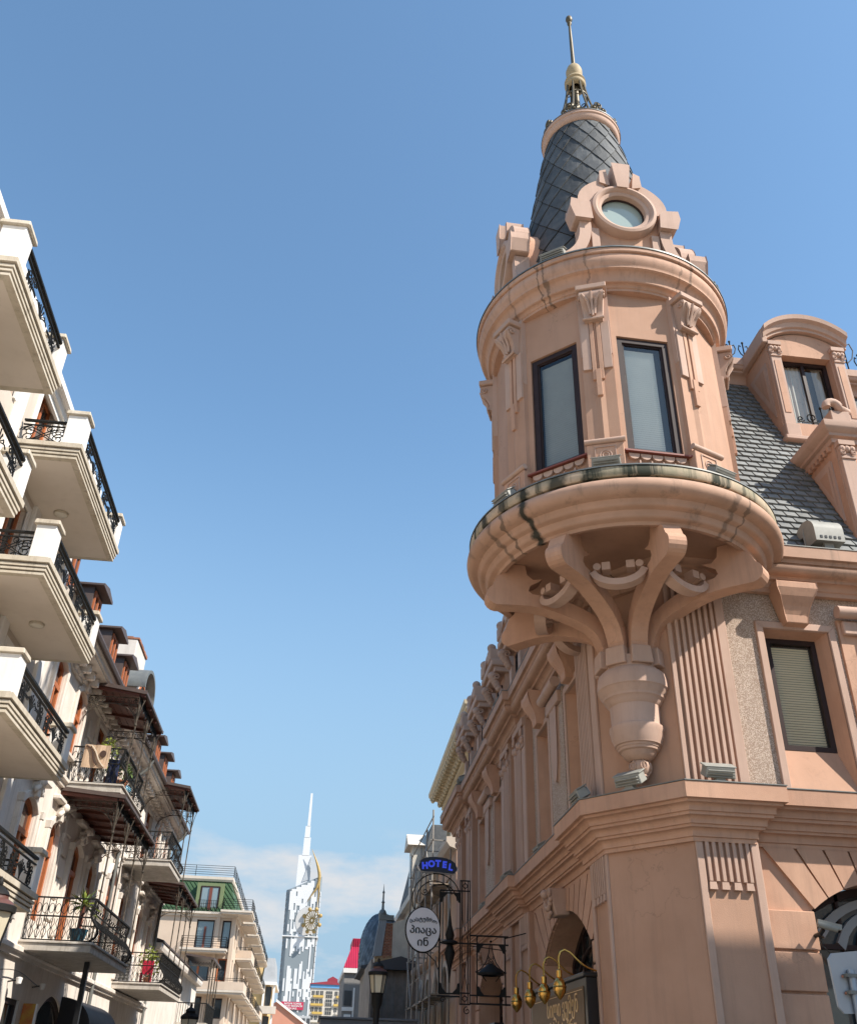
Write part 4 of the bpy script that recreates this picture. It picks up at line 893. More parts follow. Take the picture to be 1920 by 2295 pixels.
for a, b, z0, z1 in ops:
    o = part('window', ringframe(LW, a, b, z0, z1, .09, -.22, -.14), ORANGEW, AB); part('pane', fill(LW, a+.05, b-.05, z0+.05, z1-.05, -.19), GLASS, o)
    part('mullion', MB().box(LW, (a+b)/2-.05, (a+b)/2+.05, -.21, -.13, z0+.05, z1-.05), ORANGEW, o)
    part('surround', ringframe(LW, a-.14, b+.14, z0-.02, z1+.14, .14, -.02, .05, bottom=False), WHITE, o)
for y in (11.6, 15.35, 17.15, 19.9, 22.95): part('wall_pilaster', MB().box(LW, y-.2, y+.2, -.05, .10, 0, 15.6), WHITE, AB, bevel=.02)
part('roof_cornice', MB().sweep([(0, 15.45), (.08, 15.45), (.08, 15.6), (.16, 15.62), (.2, 15.78), (.32, 15.8), (.32, 15.98), (0, 16.05)], [(-7.5, 4), (-7.5, 23.2), (-16, 23.2)], 1), WHITE, AB, smooth=30)
EDGE = lambda z: [(1.28, z+.001), (1.425, z), (1.425, z+.055), (1.37, z+.06), (1.37, z+.085), (1.445, z+.088), (1.445, z+.14), (1.385, z+.145), (1.385, z+.165), (1.465, z+.168), (1.465, z+.225), (1.36, z+.23), (1.36, z+.262), (1.5, z+.265), (1.5, z+.375), (1.2, z+.385)]
def edge_at(z): return [(d-1.5, zz) for d, zz in EDGE(z)]
rail_cache = {}
def balcony(z, y0, y1):
    path = [(-7.5, y0), (-6.0, y0), (-6.0, y1), (-7.5, y1)]
    o = part('balcony', MB().sweep(edge_at(z), path, 1), STONEB, AB)
    part('balcony_soffit', MB().box(W3, -7.5, -6.2, y0+.2, y1-.2, z+.002, z+.3), SOFFIT, o)
    part('balcony_floor', MB().box(W3, -7.5, -6.1, y0+.1, y1-.1, z+.3, z+.38), STONEB, o)
    t = z+.386
    for y in (y0+.24, y1-.24):
        part('pillar', MB().box(W3, -6.47, -6.05, y-.21, y+.21, t, z+1.16), WHITE, o, bevel=.012)
        part('pillar_cap', MB().taper(W3, -6.53, -5.99, y-.27, y+.27, z+1.16, z+1.28, .02, .02), STONEB, o, bevel=.015)
    # rails: front and both ends
    Fr = frame((-6.085, y0+.45), (0, 1), (1, 0)); Lf = y1-y0-.9
    part('handrail', MB().box(Fr, 0, Lf, -.045, .045, z+1.01, z+1.06), IRON, o); part('rail_bar', MB().box(Fr, 0, Lf, -.025, .025, z+.90, z+.925), IRON, o); part('rail_bar', MB().box(Fr, 0, Lf, -.02, .02, z+.42, z+.44), IRON, o)
    part('scroll_railing', ironwork(Fr, Lf, z+.43, .47, orn_front(Lf, .47)), IRON, o)
    for yy in (y0+.20, y1-.20):
        Fs = frame((-7.45, yy), (1, 0), (0, -1)); Ls = .98
        part('handrail', MB().box(Fs, 0, Ls, -.04, .04, z+1.01, z+1.05), IRON, o); part('rail_bar', MB().box(Fs, 0, Ls, -.02, .02, z+.90, z+.925), IRON, o)
        part('scroll_railing', ironwork(Fs, Ls, z+.42, .48, orn_side(Ls, .48)), IRON, o)
for z in LEV[2:]: balcony(z, 11.9, 15.3)
for z in LEV: balcony(z, 17.42, 22.36)
LAMPD = mat('lamp_diffuser', (.62, .58, .50), .4)
for z, y, x, lb in ((13.09, 19.93, -6.91, 'round ceiling lamp under the topmost left balcony nearest the old houses'), (10.19, 20.0, -6.79, 'round ceiling lamp under the second highest balcony of the left building'), (13.09, 13.4, -6.9, 'round ceiling lamp under the highest balcony at the left photo edge')):
    t = thing('ceiling_lamp', lb, 'lamp', (x, y, z-.08), 'balcony ceiling lamps')
    part('lamp_rim', MB().lathe([(.17, z), (.17, z-.05), (.145, z-.06)], (x, y), 24), STONEB, t, smooth=40); part('diffuser', MB().lathe([(.145, z-.055), (.10, z-.075), (.001, z-.085)], (x, y), 24), LAMPD, t, smooth=60)
# ================================================================== old cream townhouse with canopied iron balconies
TH_ = thing('townhouse', 'old cream townhouse with orange windows, iron balconies and brown canopies', 'building', (-8.0, 38, 0))
TX = -7.95
TF = frame((TX, 0), (0, 1), (1, 0)); TY0, TY1 = 23.3, 53.0
UP = [(25.9, 27.0, 9.35, 11.72, .16), (28.72, 29.85, 9.9, 11.72, .18), (32.1, 33.5, 9.0, 11.95, 0), (36.0, 37.1, 9.9, 11.72, .18), (39.3, 40.4, 9.9, 11.72, .18), (44.0, 45.6, 9.0, 11.95, 0), (47.6, 48.7, 9.9, 11.72, .18), (50.4, 51.5, 9.9, 11.72, .18)]
LO = [(25.95, 27.4, 5.0, 7.66, .24), (29.05, 30.15, 5.2, 7.66, .24), (32.3, 33.7, 4.75, 7.7, .24), (34.95, 36.2, 5.2, 7.6, .24), (38.6, 40.2, 5.0, 7.9, .5), (41.6, 43.0, 5.2, 7.66, .24), (46.2, 47.6, 4.75, 7.7, .24), (49.6, 50.8, 5.2, 7.66, .24)]
GR = [(25.6, 27.6, .2, 3.0, .25), (28.8, 30.2, .2, 3.2, 0), (32.1, 36.1, .2, 2.7, .85), (38.0, 41.5, .2, 2.9, .4), (43.5, 46.0, .2, 2.9, .4), (48.0, 51.0, .2, 2.9, .4)]
mb = MB(); wall(mb, TF, TY0, TY1, 0, 4.3, GR, 0, .35); wall(mb, TF, TY0, TY1, 4.3, 8.75, LO, 0, .30); wall(mb, TF, TY0, TY1, 8.75, 12.6, UP, 0, .30)
mb.quad(TF(TY1, 0, 0), TF(TY1, -9, 0), TF(TY1, -9, 12.6), TF(TY1, 0, 12.6)); mb.quad(TF(TY0, 0, 0), TF(TY0, -9, 0), TF(TY0, -9, 12.6), TF(TY0, 0, 12.6))
part('wall', mb, OLDW, TH_)
for k, (a, b, z0, z1, rs) in enumerate(UP+LO+GR):
    gr_ = k >= len(UP)+len(LO); fm = ORANGEW if not gr_ else DARKFR
    o = part('window' if not gr_ else 'shop_opening', ringframe(TF, a, b, z0, z1, .13, -.17, -.07, rs, bottom=False), fm, TH_)
    part('pane', fill(TF, a+.06, b-.06, z0, z1, -.14, max(0, rs-.04) if rs else 0), GLASS, o)
    if not gr_:
        m_ = (a+b)/2; part('mullion', MB().box(TF, m_-.06, m_+.06, -.16, -.05, z0, z1-.55), ORANGEW, o); part('transom', MB().box(TF, a+.05, b-.05, -.16, -.04, z1-.68, z1-.54), ORANGEW, o)
        part('surround', ringframe(TF, a-.22, b+.22, z0-.05, z1+.05, .20, -.02, .09, rs+.14 if rs else 0, bottom=False), OLDW, o, bevel=.015)
        # keystone, carved crest and hood
        part('keystone', MB().taper(TF, m_-.13, m_+.13, -.02, .20, z1+rs+.02, z1+rs+.42, -.04, 0), OLDW, o, bevel=.02)
        if k >= len(UP):
            mc = MB()
            for q in range(7): mc.sphere(TF(m_+(q-3)*.10, .16, z1+rs+.34-.05*abs(q-3)), .085, 8, 6)
            mc.sphere(TF(m_, .2, z1+rs+.44), .14, 8, 6)
            part('carved_crest', mc, OLDW, o, smooth=50)
            for e, s_ in ((a-.34, -1), (b+.34, 1)):
                c_ = part('side_colonnette', MB().box(TF, e-.08, e+.08, -.02, .14, z0+.3, z1-.1), OLDW, o, bevel=.02)
                part('colonnette_cap', MB().taper(TF, e-.09, e+.09, -.02, .16, z1-.1, z1+.12, -.05, -.02), OLDW, o, bevel=.015)
            part('hood_mould', MB().box(TF, a-.3, b+.3, -.02, .22, z1+rs+.52, z1+rs+.66), OLDW, o, bevel=.03)
        else:
            part('sill', MB().box(TF, a-.2, b+.2, -.02, .16, z0-.16, z0-.04), OLDW, o, bevel=.02)
# quoin blocks in courses
for y in (24.4, 31.2, 37.7, 43.4, 52.5):
    for q in range(12):
        z = 4.75+.62*q
        if z > 11.4: break
        w_ = .42 if q % 2 else .30
        part('quoin', MB().box(TF, y-w_, y+w_, -.02, .07, z+.02, z+.58), OLDW, TH_, bevel=.025)
# string courses, frieze, cornice, modillions
tp = [(TX, TY0-.05), (TX, TY1+.05)]
part('string_course', MB().sweep([(0, 4.15), (.10, 4.15), (.12, 4.24), (.2, 4.28), (.2, 4.38), (.08, 4.44), (0, 4.46)], tp, 1), OLDW, TH_, smooth=30)
part('string_course', MB().sweep([(0, 8.9), (.08, 8.9), (.10, 9.0), (.18, 9.05), (.18, 9.14), (0, 9.2)], tp, 1), OLDW, TH_, smooth=30)
part('frieze', MB().sweep([(0, 11.98), (.10, 11.98), (.10, 12.06), (.16, 12.1), (.16, 12.16), (0, 12.2)], tp, 1), OLDW, TH_, smooth=30)
part('eaves_cornice', MB().sweep([(0, 12.34), (.05, 12.34), (.62, 12.40), (.62, 12.44), (.68, 12.46), (.70, 12.56), (.76, 12.6), (.76, 12.72), (0, 12.8)], tp, 1), OLDW, TH_, smooth=30)
part('gutter', MB().sweep([(.76, 12.66), (.86, 12.64), (.9, 12.72), (.9, 12.78), (.76, 12.78)], tp, 1), BROWNM, TH_)
y = TY0+.4
while y < TY1:
    if not any(abs(y-c) < .01 for c in (0,)):
        mc = MB().taper(TF, y-.09, y+.09, -.02, .42, 12.12, 12.35, 0, .0); mc.sphere(TF(y, .36, 12.17), .09, 8, 6); mc.sphere(TF(y, .14, 12.08), .08, 8, 6)
        part('modillion', mc, OLDW, TH_, smooth=50)
    y += .62
# mansard with brown metal dormers
mr = MB(); q0, q1 = TX+.4, TX-1.6
mr.quad((q0, TY0, 12.75), (q0, TY1, 12.75), (q1, TY1, 15.6), (q1, TY0, 15.6)); mr.quad((q1, TY0, 15.6), (q1, TY1, 15.6), (q1-6, TY1, 16.4), (q1-6, TY0, 16.4)); mr.add([(q0, TY1, 12.75), (q1, TY1, 15.6), (q1, TY1, 12.75)], [(0,1,2)])
roof2 = part('mansard_roof', mr, BROWNM, TH_)
def metal_dormer(y0, y1, z0=13.25, z1=15.1, x=-8.0):
    f = frame((x, 0), (0, 1), (1, 0)); o = part('dormer', MB().box(f, y0, y1, -1.6, 0, z0, z1), BROWNM, TH_)
    part('frame', ringframe(f, y0+.12, y1-.12, z0+.12, z1-.12, .11, -.02, .05), ORANGEW, o); part('pane', fill(f, y0+.15, y1-.15, z0+.15, z1-.15, .012), GLASS, o)
    part('mullion', MB().box(f, (y0+y1)/2-.06, (y0+y1)/2+.06, -.02, .06, z0+.15, z1-.15), ORANGEW, o)
    hr = MB(); m_ = (y0+y1)/2
    hr.prism(f, [(y0-.14, z1-.02), (y1+.14, z1-.02), (y1+.14, z1+.06), (m_, z1+.22), (y0-.14, z1+.06)], -1.7, .32); part('dormer_hood', hr, BROWNM, o, bevel=.01)
for y0_ in (24.6, 28.0, 31.4, 34.0, 43.8, 46.5, 49.6): metal_dormer(y0_, y0_+1.2)
# chimney stack and vaulted dormer with curved zinc roof
c_ = part('chimney', MB().box(W3, -9.7, -8.45, 37.6, 39.9, 13, 17.35), OLDW, TH_, bevel=.03)
for k in range(9):
    for j in range(5): part('brick', MB().box(W3, -9.72+.27*j, -9.72+.27*j+.25, 37.58+.26*k, 37.58+.26*k+.24, 17.36, 17.46+random.uniform(-.02, .03)), BRICK, c_)
VF = frame((-7.85, 0), (0, 1), (1, 0))
vo = [(36.4, 13.2), (38.6, 13.2)]+[(37.5+1.1*math.cos(R(t)), 14.95+.75*math.sin(R(t))) for t in range(0, 181, 15)]
v_ = part('vaulted_dormer', MB().prism(VF, vo, -1.5, 0), OLDW, TH_)
part('zinc_vault', MB().prism(VF, [(37.5+1.22*math.cos(R(t)), 14.95+.90*math.sin(R(t))) for t in range(-10, 191, 10)]+[(37.5+1.10*math.cos(R(t)), 14.95+.77*math.sin(R(t))) for t in range(190, -11, -10)], -1.6, .35), FLASH, v_, smooth=30)
part('frame', ringframe(VF, 36.9, 38.1, 13.5, 14.9, .1, .0, .05, .4), ORANGEW, v_); part('pane', fill(VF, 36.95, 38.05, 13.55, 14.85, .02, .38), GLASS, v_)
# down-pipes
def downpipe(y, zt, off=.14, r=.07):
    o = part('downpipe', MB().tube([TF(y, .80, 12.62), TF(y, .70, 12.3), TF(y, .2, 11.85), TF(y, off, 11.6), TF(y, off, .2)], r, 8), FLASH, TH_, smooth=50)
downpipe(24.0, 12); downpipe(39.0, 12); downpipe(52.2, 12)
# ---- iron balconies
BAR = [(.02, 1.10), (.0, .95), (-.05, .80), (-.03, .66), (.08, .52), (.19, .38), (.22, .26), (.17, .13), (.03, .03)]
def belly_rail(o, y0, y1, x, z):
    f = frame((x, 0), (0, 1), (1, 0)); mb = MB(); n = int((y1-y0)/.15)
    for i in range(n+1):
        yy = y0+(y1-y0)*i/n; mb.tube([f(yy, d, z+h) for d, h in BAR], .013, 4)
        if i < n and i % 2:
            for hh, dd in ((.88, -.02),): mb.tube([f(yy+.067+.04*math.cos(R(t)), dd, z+hh+.05*math.sin(R(t))) for t in range(0, 360, 60)], .012, 4, True)
    part('belly_railing', mb, IRON, o)
    mb = MB().box(f, y0-.03, y1+.03, -.03, .05, z+1.10, z+1.145); mb.box(f, y0, y1, -.02, .03, z+.015, z+.045); mb.box(f, y0, y1, -.06, -.03, z+.78, z+.81)
    for e in (y0, y1): mb.tube([f(e, d, z+h) for d, h in BAR], .035, 6)
    part('handrail', mb, IRON, o)
def end_rail(o, y, x0, x1, z):
    f = frame((0, y), (1, 0), (0, -1)); mb = MB(); n = int((x1-x0)/.17)
    for i in range(n+1):
        xx = x0+(x1-x0)*i/n; mb.tube([f(xx, 0, z+.04), f(xx, 0, z+1.1)], .014, 4)
        if i < n:
            m_ = xx+(x1-x0)/n/2; mb.tube([f(m_+.07*math.cos(R(t)), 0, z+.84+.13*math.sin(R(t))) for t in range(0, 360, 30)], .011, 4, True)
            for e in (-1, 1): mb.tube([f(m_+e*.07, 0, z+.08), f(m_+e*.02, 0, z+.24), f(m_+e*.07, 0, z+.34), f(m_+e*.02, 0, z+.46), f(m_+e*.05, 0, z+.58)], .011, 4)
    mb.box(f, x0, x1, -.025, .025, z+1.10, z+1.14); mb.box(f, x0, x1, -.02, .02, z+.62, z+.66); mb.box(f, x0, x1, -.02, .02, z+.02, z+.05)
    part('end_railing', mb, IRON, o)
def iron_balcony(y0, y1, zb, x1=-6.0):
    o = part('balcony', MB().box(W3, TX-.05, x1, y0, y1, zb, zb+.20), SLABM, TH_, bevel=.015)
    part('slab_edge', MB().box(W3, TX-.05, x1+.05, y0-.04, y1+.04, zb+.20, zb+.26), SLABM, o, bevel=.01)
    belly_rail(o, y0+.12, y1-.12, x1-.14, zb+.26); end_rail(o, y0+.10, TX+.05, x1-.14, zb+.26); end_rail(o, y1-.10, TX+.05, x1-.14, zb+.26)
    return o
def scroll_frieze(o, f, a, b, z0, z1):
    mb = MB(); n = max(2, int((b-a)/.34)); st = (b-a)/n
    mb.box(f, a, b, -.015, .015, z0-.012, z0+.012); mb.box(f, a, b, -.015, .015, z1-.012, z1+.012)
    for i in range(n):
        c = a+st*(i+.5); h = z1-z0
        mb.tube([f(p, 0, q) for p, q in spiral(c-st*.2, z0+h*.5, h*.4, .02, 90, 1.5, 14)], .011, 4); mb.tube([f(p, 0, q) for p, q in spiral(c+st*.2, z0+h*.5, h*.4, .02, 90, -1.5, 14)], .011, 4)
    # arched spandrels below
    m_ = (a+b)/2; hw = (b-a)/2; dr = min(.9, hw*.8)
    pts = [(m_+hw*math.cos(R(t)), z0-dr+dr*math.sin(R(t))) for t in range(0, 181, 9)]
    mb.tube([f(p, 0, q) for p, q in pts], .016, 4)
    for e in (-1, 1):
        mb.tube([f(m_+e*hw*.98, 0, z0), f(m_+e*hw*.62, 0, z0-dr*.12), f(m_+e*hw*.93, 0, z0-dr*.55)], .011, 4)
        for u, v, r_ in ((.86, .12, .12), (.70, .06, .08), (.93, .36, .10)): mb.tube([f(p, 0, q) for p, q in spiral(m_+e*hw*u, z0-dr*v-.03, r_, .015, 90 if e > 0 else 90, 1.5*e, 14)], .010, 4)
    part('scroll_frieze', mb, IRONR, o)
def canopy(y0, y1, z, floor, x1=-6.0, rise=.22):
    o = part('canopy', MB().prism(frame((0, y0), (1, 0), (0, 1)), [(TX-.05, z+rise+.05), (x1, z), (x1, z+.10), (TX-.05, z+rise+.15)], 0, y1-y0), BROWNM, TH_, bevel=.01)
    n = 8
    for i in range(n):
        xa = TX+.05+(x1-TX-.1)*i/n; xb = TX+.05+(x1-TX-.1)*(i+.93)/n; za = z+rise*(1-(xa-TX)/(x1-TX)); zb = z+rise*(1-(xb-TX)/(x1-TX))
        part('soffit_board', MB().add([(xa, y0+.06, za+.0), (xb, y0+.06, zb+.0), (xb, y1-.06, zb+.0), (xa, y1-.06, za+.0), (xa, y0+.06, za+.04), (xb, y0+.06, zb+.04), (xb, y1-.06, zb+.04), (xa, y1-.06, za+.04)], [(0,1,2,3),(0,4,5,1),(1,5,6,2),(2,6,7,3),(3,7,4,0)]), REDWOOD, o)
    nb = max(2, int((y1-y0)/1.1))
    for i in range(nb+1):
        yy = y0+.1+(y1-y0-.2)*i/nb
        part('rafter', MB().prism(frame((0, yy-.04), (1, 0), (0, 1)), [(TX, z+rise-.08), (x1-.05, z-.08), (x1-.05, z+.01), (TX, z+rise+.01)], 0, .08), REDWOOD, o)
    f = frame((x1-.22, 0), (0, 1), (1, 0))
    # leafy cast-iron valance
    mb = MB(); k = 0; yy = y0+.05
    while yy < y1-.1:
        h = .16+.07*math.sin(k*1.7)+random.uniform(0, .08); mb.add([f(yy-.01, .03*math.sin(k), z-.02), f(yy+.13, -.03*math.sin(k), z-.02), f(yy+.10, .02, z-.1-h*.6), f(yy+.06, 0, z-.10-h), f(yy+.01, -.02, z-.1-h*.5)], [(0,1,2,3,4)])
        mb.tube([f(p, 0, q) for p, q in spiral(yy+.06, z-.12, .07, .01, 40*k, 1.3, 10)], .012, 4); yy += .12; k += 1
    mb.box(f, y0+.05, y1-.05, -.02, .02, z-.06, z-.01); part('valance', mb, IRON, o)
    # posts with flared leaf brackets
    np_ = 4 if y1-y0 > 5 else 3
    for i in range(np_):
        yy = y0+.25+(y1-y0-.5)*i/(np_-1); p_ = part('post', MB().tube([f(yy, 0, floor), f(yy, 0, z-.05)], .026, 6), IRONR, o)
        mb = MB()
        for e, g in ((-1, 0), (1, 0), (0, 1), (0, -1)):
            mb.tube([f(yy, 0, z-.95), f(yy+e*.05, g*.05, z-.6), f(yy+e*.14, g*.10, z-.32), f(yy+e*.20, g*.16, z-.12), f(yy+e*.13, g*.1, z-.16)], .018, 4)
        part('leaf_bracket', mb, IRONR, p_)
        part('post_collar', MB().sphere(f(yy, 0, z-.98), .05, 8, 6), IRONR, p_)
    for yy in (y0+.25, y1-.25): scroll_frieze(o, frame((0, yy), (1, 0), (0, -1)), TX+.05, x1-.25, z-.30, z-.08)
    return o
iron_balcony(28.7, 34.85, 4.33); canopy(29.4, 36.2, 8.70, 4.6, rise=.1)
iron_balcony(29.45, 33.4, 8.86, -6.2); canopy(29.55, 33.7, 12.10, 9.0)
iron_balcony(43.4, 50.6, 4.45); canopy(46.0, 52.6, 8.95, 4.7, rise=.2)
iron_balcony(40.8, 44.6, 8.80, -6.05); canopy(42.9, 47.2, 12.55, 9.1)
# ================================================================== far end of the street
TANW = mat('tan_render', (.58, .46, .36), .85, (.50, .39, .30), .5, .8, streak=(.42, .33, .26), samt=.4)
GREENM = mat('green_metal_tile', (.055, .105, .052), .6, (.042, .085, .042), 1.5, .8, spec=.2)
BLUEGL = glassmat('pale_blue_glass', (.20, .26, .28), .05, .02, .9)
WINB = mat('dark_window', (.05, .055, .06), .2, spec=.6)
def F_(x, y): return frame((x, y), (1, 0), (0, -1))     # faces the camera: s = +X, d towards the viewer
# ---- low house with a third canopy between the townhouse and the green-roofed block
lh = thing('low_house', 'low cream house with small iron canopy between townhouse and green roofed block', 'house', (-8, 62, 0))
mb = MB(); f = frame((-7.9, 0), (0, 1), (1, 0)); ow = [(56, 57.4, 3.6, 6.2), (60, 61.4, 3.6, 6.2), (64.5, 66, 3.6, 6.2), (69, 70.4, 3.6, 6.2)]
wall(mb, f, 53.2, 76, 0, 7.2, ow, 0, .25); mb.box(f, 53.2, 76, -8, -.01, 0, 7.19); part('wall', mb, OLDW, lh)
for a, b, z0, z1 in ow: o = part('window', ringframe(f, a, b, z0, z1, .12, -.2, -.1), ORANGEW, lh); part('pane', fill(f, a, b, z0, z1, -.17), GLASS, o)
part('eaves', MB().sweep([(0, 6.9), (.3, 6.95), (.35, 7.1), (.35, 7.25), (-.2, 7.3)], [(-16, 53.2), (-7.9, 53.2), (-7.9, 76), (-16, 76)], 1), OLDW, lh)
part('roof', MB().prism(frame((0, 53), (1, 0), (0, 1)), [(-7.5, 7.3), (-7.5, 7.38), (-12, 8.6), (-16, 7.3)], 0, 23.2), BROWNM, lh)
cn = part('canopy', MB().prism(frame((0, 66.0), (1, 0), (0, 1)), [(-7.9, 8.0), (-6, 7.78), (-6, 7.9), (-7.9, 8.12)], 0, 6), BROWNM, lh)
for yy in (66.2, 68.0, 70.0, 71.8): part('post', MB().tube([(-6.15, yy, 4.2), (-6.15, yy, 7.8)], .04, 6), IRONR, cn)
mb = MB(); ff = F_(0, 66.2)
for i in range(9): mb.tube([ff(p, 0, q) for p, q in spiral(-7.7+.18*i, 7.55, .10, .02, 90, 1.4, 12)], .02, 4)
mb.box(ff, -7.9, -6.1, -.02, .02, 7.40, 7.44); part('scroll_frieze', mb, IRONR, cn)
part('balcony', MB().box(W3, -7.9, -6, 65.8, 72, 4.0, 4.25), SLABM, lh)
mb = MB()
for i in range(42): mb.tube([(-6.1, 65.9+.145*i, 4.25), (-6.1, 65.9+.145*i, 5.3)], .02, 4)
for i in range(12): mb.tube([(-7.8+.145*i, 65.9, 4.25), (-7.8+.145*i, 65.9, 5.3)], .02, 4)
mb.box(W3, -6.13, -6.07, 65.9, 72, 5.28, 5.34); mb.box(W3, -7.9, -6.07, 65.87, 65.93, 5.28, 5.34); part('railing', mb, IRON, lh)
# ---- block with green mansard
GB = thing('green_roof_block', 'tan apartment block with green mansard, roof railing and many side balconies', 'building', (-10, 104, 0))
gf = F_(0, 100); gs = frame((-7.5, 0), (0, 1), (1, 0))
gw = [(-11.26, -9.53, 11.95, 14.5), (-8.76, -7.9, 12.0, 14.5), (-11.6, -9.5, 9.0, 11.0), (-8.76, -7.86, 9.1, 11.1), (-11.4, -9.8, 6.0, 7.8), (-8.76, -7.8, 6.0, 7.7), (-11.4, -9.6, 2.8, 5.0), (-8.8, -7.9, 2.8, 5.0)]
mb = MB()
for z0, z1 in ((0, 2.5), (2.5, 5.5), (5.5, 8.5), (8.5, 11.5), (11.5, 15.2)): wall(mb, gf, -20, -7.5, z0, z1, sorted([o for o in gw if z0 <= o[2] < z1]), 0, .3)
so_ = [(101.5+9*i+j*3.2, 102.9+9*i+j*3.2, z, z+2.2) for i in range(5) for j in range(2) for z in (2.8, 5.8, 9.0, 12.2)]
for z0, z1 in ((0, 2.5), (2.5, 5.5), (5.5, 8.5), (8.5, 11.5), (11.5, 15.2)): wall(mb, gs, 100, 147, z0, z1, sorted([o for o in so_ if z0 <= o[2] < z1]), 0, .3)
part('wall', mb, TANW, GB)
for k, (a, b, z0, z1) in enumerate(gw):
    o = part('window', ringframe(gf, a, b, z0, z1, .12, -.3, -.15), ORANGEW if k in (3,) else DARKFR, GB); part('pane', fill(gf, a, b, z0, z1, -.25), BLUEGL if z0 > 11 else GLASS, o)
    if b-a > 1.2: part('mullion', MB().box(gf, (a+b)/2-.1, (a+b)/2+.1, -.3, -.14, z0, z1-.6), mat('red_brown_wood', (.16, .05, .035), .5) if k == 0 else ORANGEW, o)
for a, b, z0, z1 in so_: o = part('window', ringframe(gs, a, b, z0, z1, .12, -.3, -.15), DARKFR, GB); part('pane', fill(gs, a, b, z0, z1, -.25), GLASS, o)
for x in (-9.15, -7.62): part('pilaster', MB().box(gf, x-.22, x+.12, 0, .18, 0, 14.8), TANW, GB)
part('eaves_band', MB().sweep([(0, 14.75), (.15, 14.75), (.2, 14.95), (.4, 15.0), (.4, 15.2), (0, 15.25)], [(-20, 100), (-7.5, 100), (-7.5, 147)], 1), CREAM, GB)
# mansard in separate sheets with standing seams
mm = MB(); A0, A1 = (-20, 100.1, 15.25), (-7.6, 100.1, 15.25); B0, B1 = (-20, 101.3, 18.3), (-8.6, 101.3, 18.3)
mm.quad(A0, A1, B1, B0); mm.quad(A1, (-7.6, 147, 15.25), (-8.6, 147, 18.3), B1); gr = part('mansard_roof', mm, GREENM, GB)
def gp(x, z): t = (z-15.25)/3.05; return Vector((x, 100.1+1.2*t-.03, z))
for i in range(40):
    x0 = -20+.42*i*1.0
    p0, p1 = (x0, 15.3), (x0-2.4, 18.25)
    def cl(p): return p
    xa, za, xb, zb = x0, 15.3, x0-2.4*1.0, 18.25
    if xa > -7.75: t = (xa+7.75)/2.4; xa = -7.75; za = 15.3+2.95*t
    if xa <= -20 or za > 18: continue
    part('roof_seam', MB().tube([gp(xa, za), gp(xb, zb)], .045, 4), GREENM, gr)
part('mansard_coping', MB().sweep([(-.3, 18.25), (.15, 18.25), (.25, 18.45), (.25, 18.7), (-.3, 18.72)], [(-20, 101.3), (-8.6, 101.3), (-8.6, 147)], 1), CREAM, GB)
mw = part('mansard_window', MB().box(F_(0, 100.3), -11.3, -9.55, -1.5, .05, 15.35, 17.6), BLUEGL, GB)
part('frame', ringframe(F_(0, 100.24), -11.35, -9.5, 15.3, 17.65, .12, -.1, .03), DARKFR, mw); part('mullion', MB().box(F_(0, 100.2), -10.5, -10.2, -.1, .05, 15.4, 17.5), mat('red_brown_sash', (.16, .05, .035), .5), mw); part('surround', ringframe(F_(0, 100.3), -11.75, -9.1, 15.25, 17.95, .35, -.6, .05, bottom=False), mat('pale_green_trim', (.16, .20, .095), .6), mw)
def railing(pts, z, h, name, parent, bars=4, post=1.6, r=.035):
    mb = MB()
    for a, b in zip(pts, pts[1:]):
        a = Vector(a); b = Vector(b); n = max(1, int((b-a).length/post))
        for k in range(bars): mb.tube([(a.x, a.y, z+h*(k+1)/bars), (b.x, b.y, z+h*(k+1)/bars)], r*.8, 4)
        for i in range(n+1): p = a.lerp(b, i/n); mb.tube([(p.x, p.y, z), (p.x, p.y, z+h)], r, 4)
    part(name, mb, IRON, parent)
railing([(-20, 101.1), (-8.35, 101.1), (-8.35, 146)], 18.7, 1.05, 'roof_railing', GB, 5, 3.0)
railing([(-11.4, 99.75), (-9.5, 99.75)], 15.3, .95, 'window_guard', GB, 3, .18, .03)
def gbalc(x0, x1, y0, y1, z, solidp=False):
    o = part('balcony', MB().sweep([(-.4, z-.3), (-.25, z-.3), (-.12, z-.14), (0, z-.12), (0, z+.06), (-.4, z+.07)], [(x0, y1), (x0, y0), (x1, y0), (x1, y1)], 1), CREAM, GB)
    part('slab', MB().box(W3, x0+.1, x1-.1, y0+.1, y1, z-.28, z+.03), CREAM, o)
    if solidp: part('parapet', MB().sweep([(-.2, z+.07), (-.02, z+.07), (-.02, z+.75), (-.2, z+.75)], [(x0, y1), (x0, y0), (x1, y0), (x1, y1)], 1), TANW, o); railing([(x0, y0+.1), (x1-.1, y0+.1), (x1-.1, y1)], z+.75, .3, 'railing', o, 2, 2.0)
    else: railing([(x0+.1, y1), (x0+.1, y0+.1), (x1-.1, y0+.1), (x1-.1, y1)], z+.06, 1.0, 'railing', o, 5, 1.4)
gbalc(-12.4, -7.95, 98.3, 100, 11.75); gbalc(-11.2, -5.9, 98.3, 104, 8.25, True); gbalc(-9.0, -5.9, 98.6, 104, 15.25)
for i in range(5):
    y = 106+9*i if i else 105.5
    gbalc(-7.5, -5.9, y, y+7, 15.1); gbalc(-7.5, -5.9, y, y+7, 11.7, i == 0); gbalc(-7.5, -5.9, y, y+7, 8.2, i == 4)
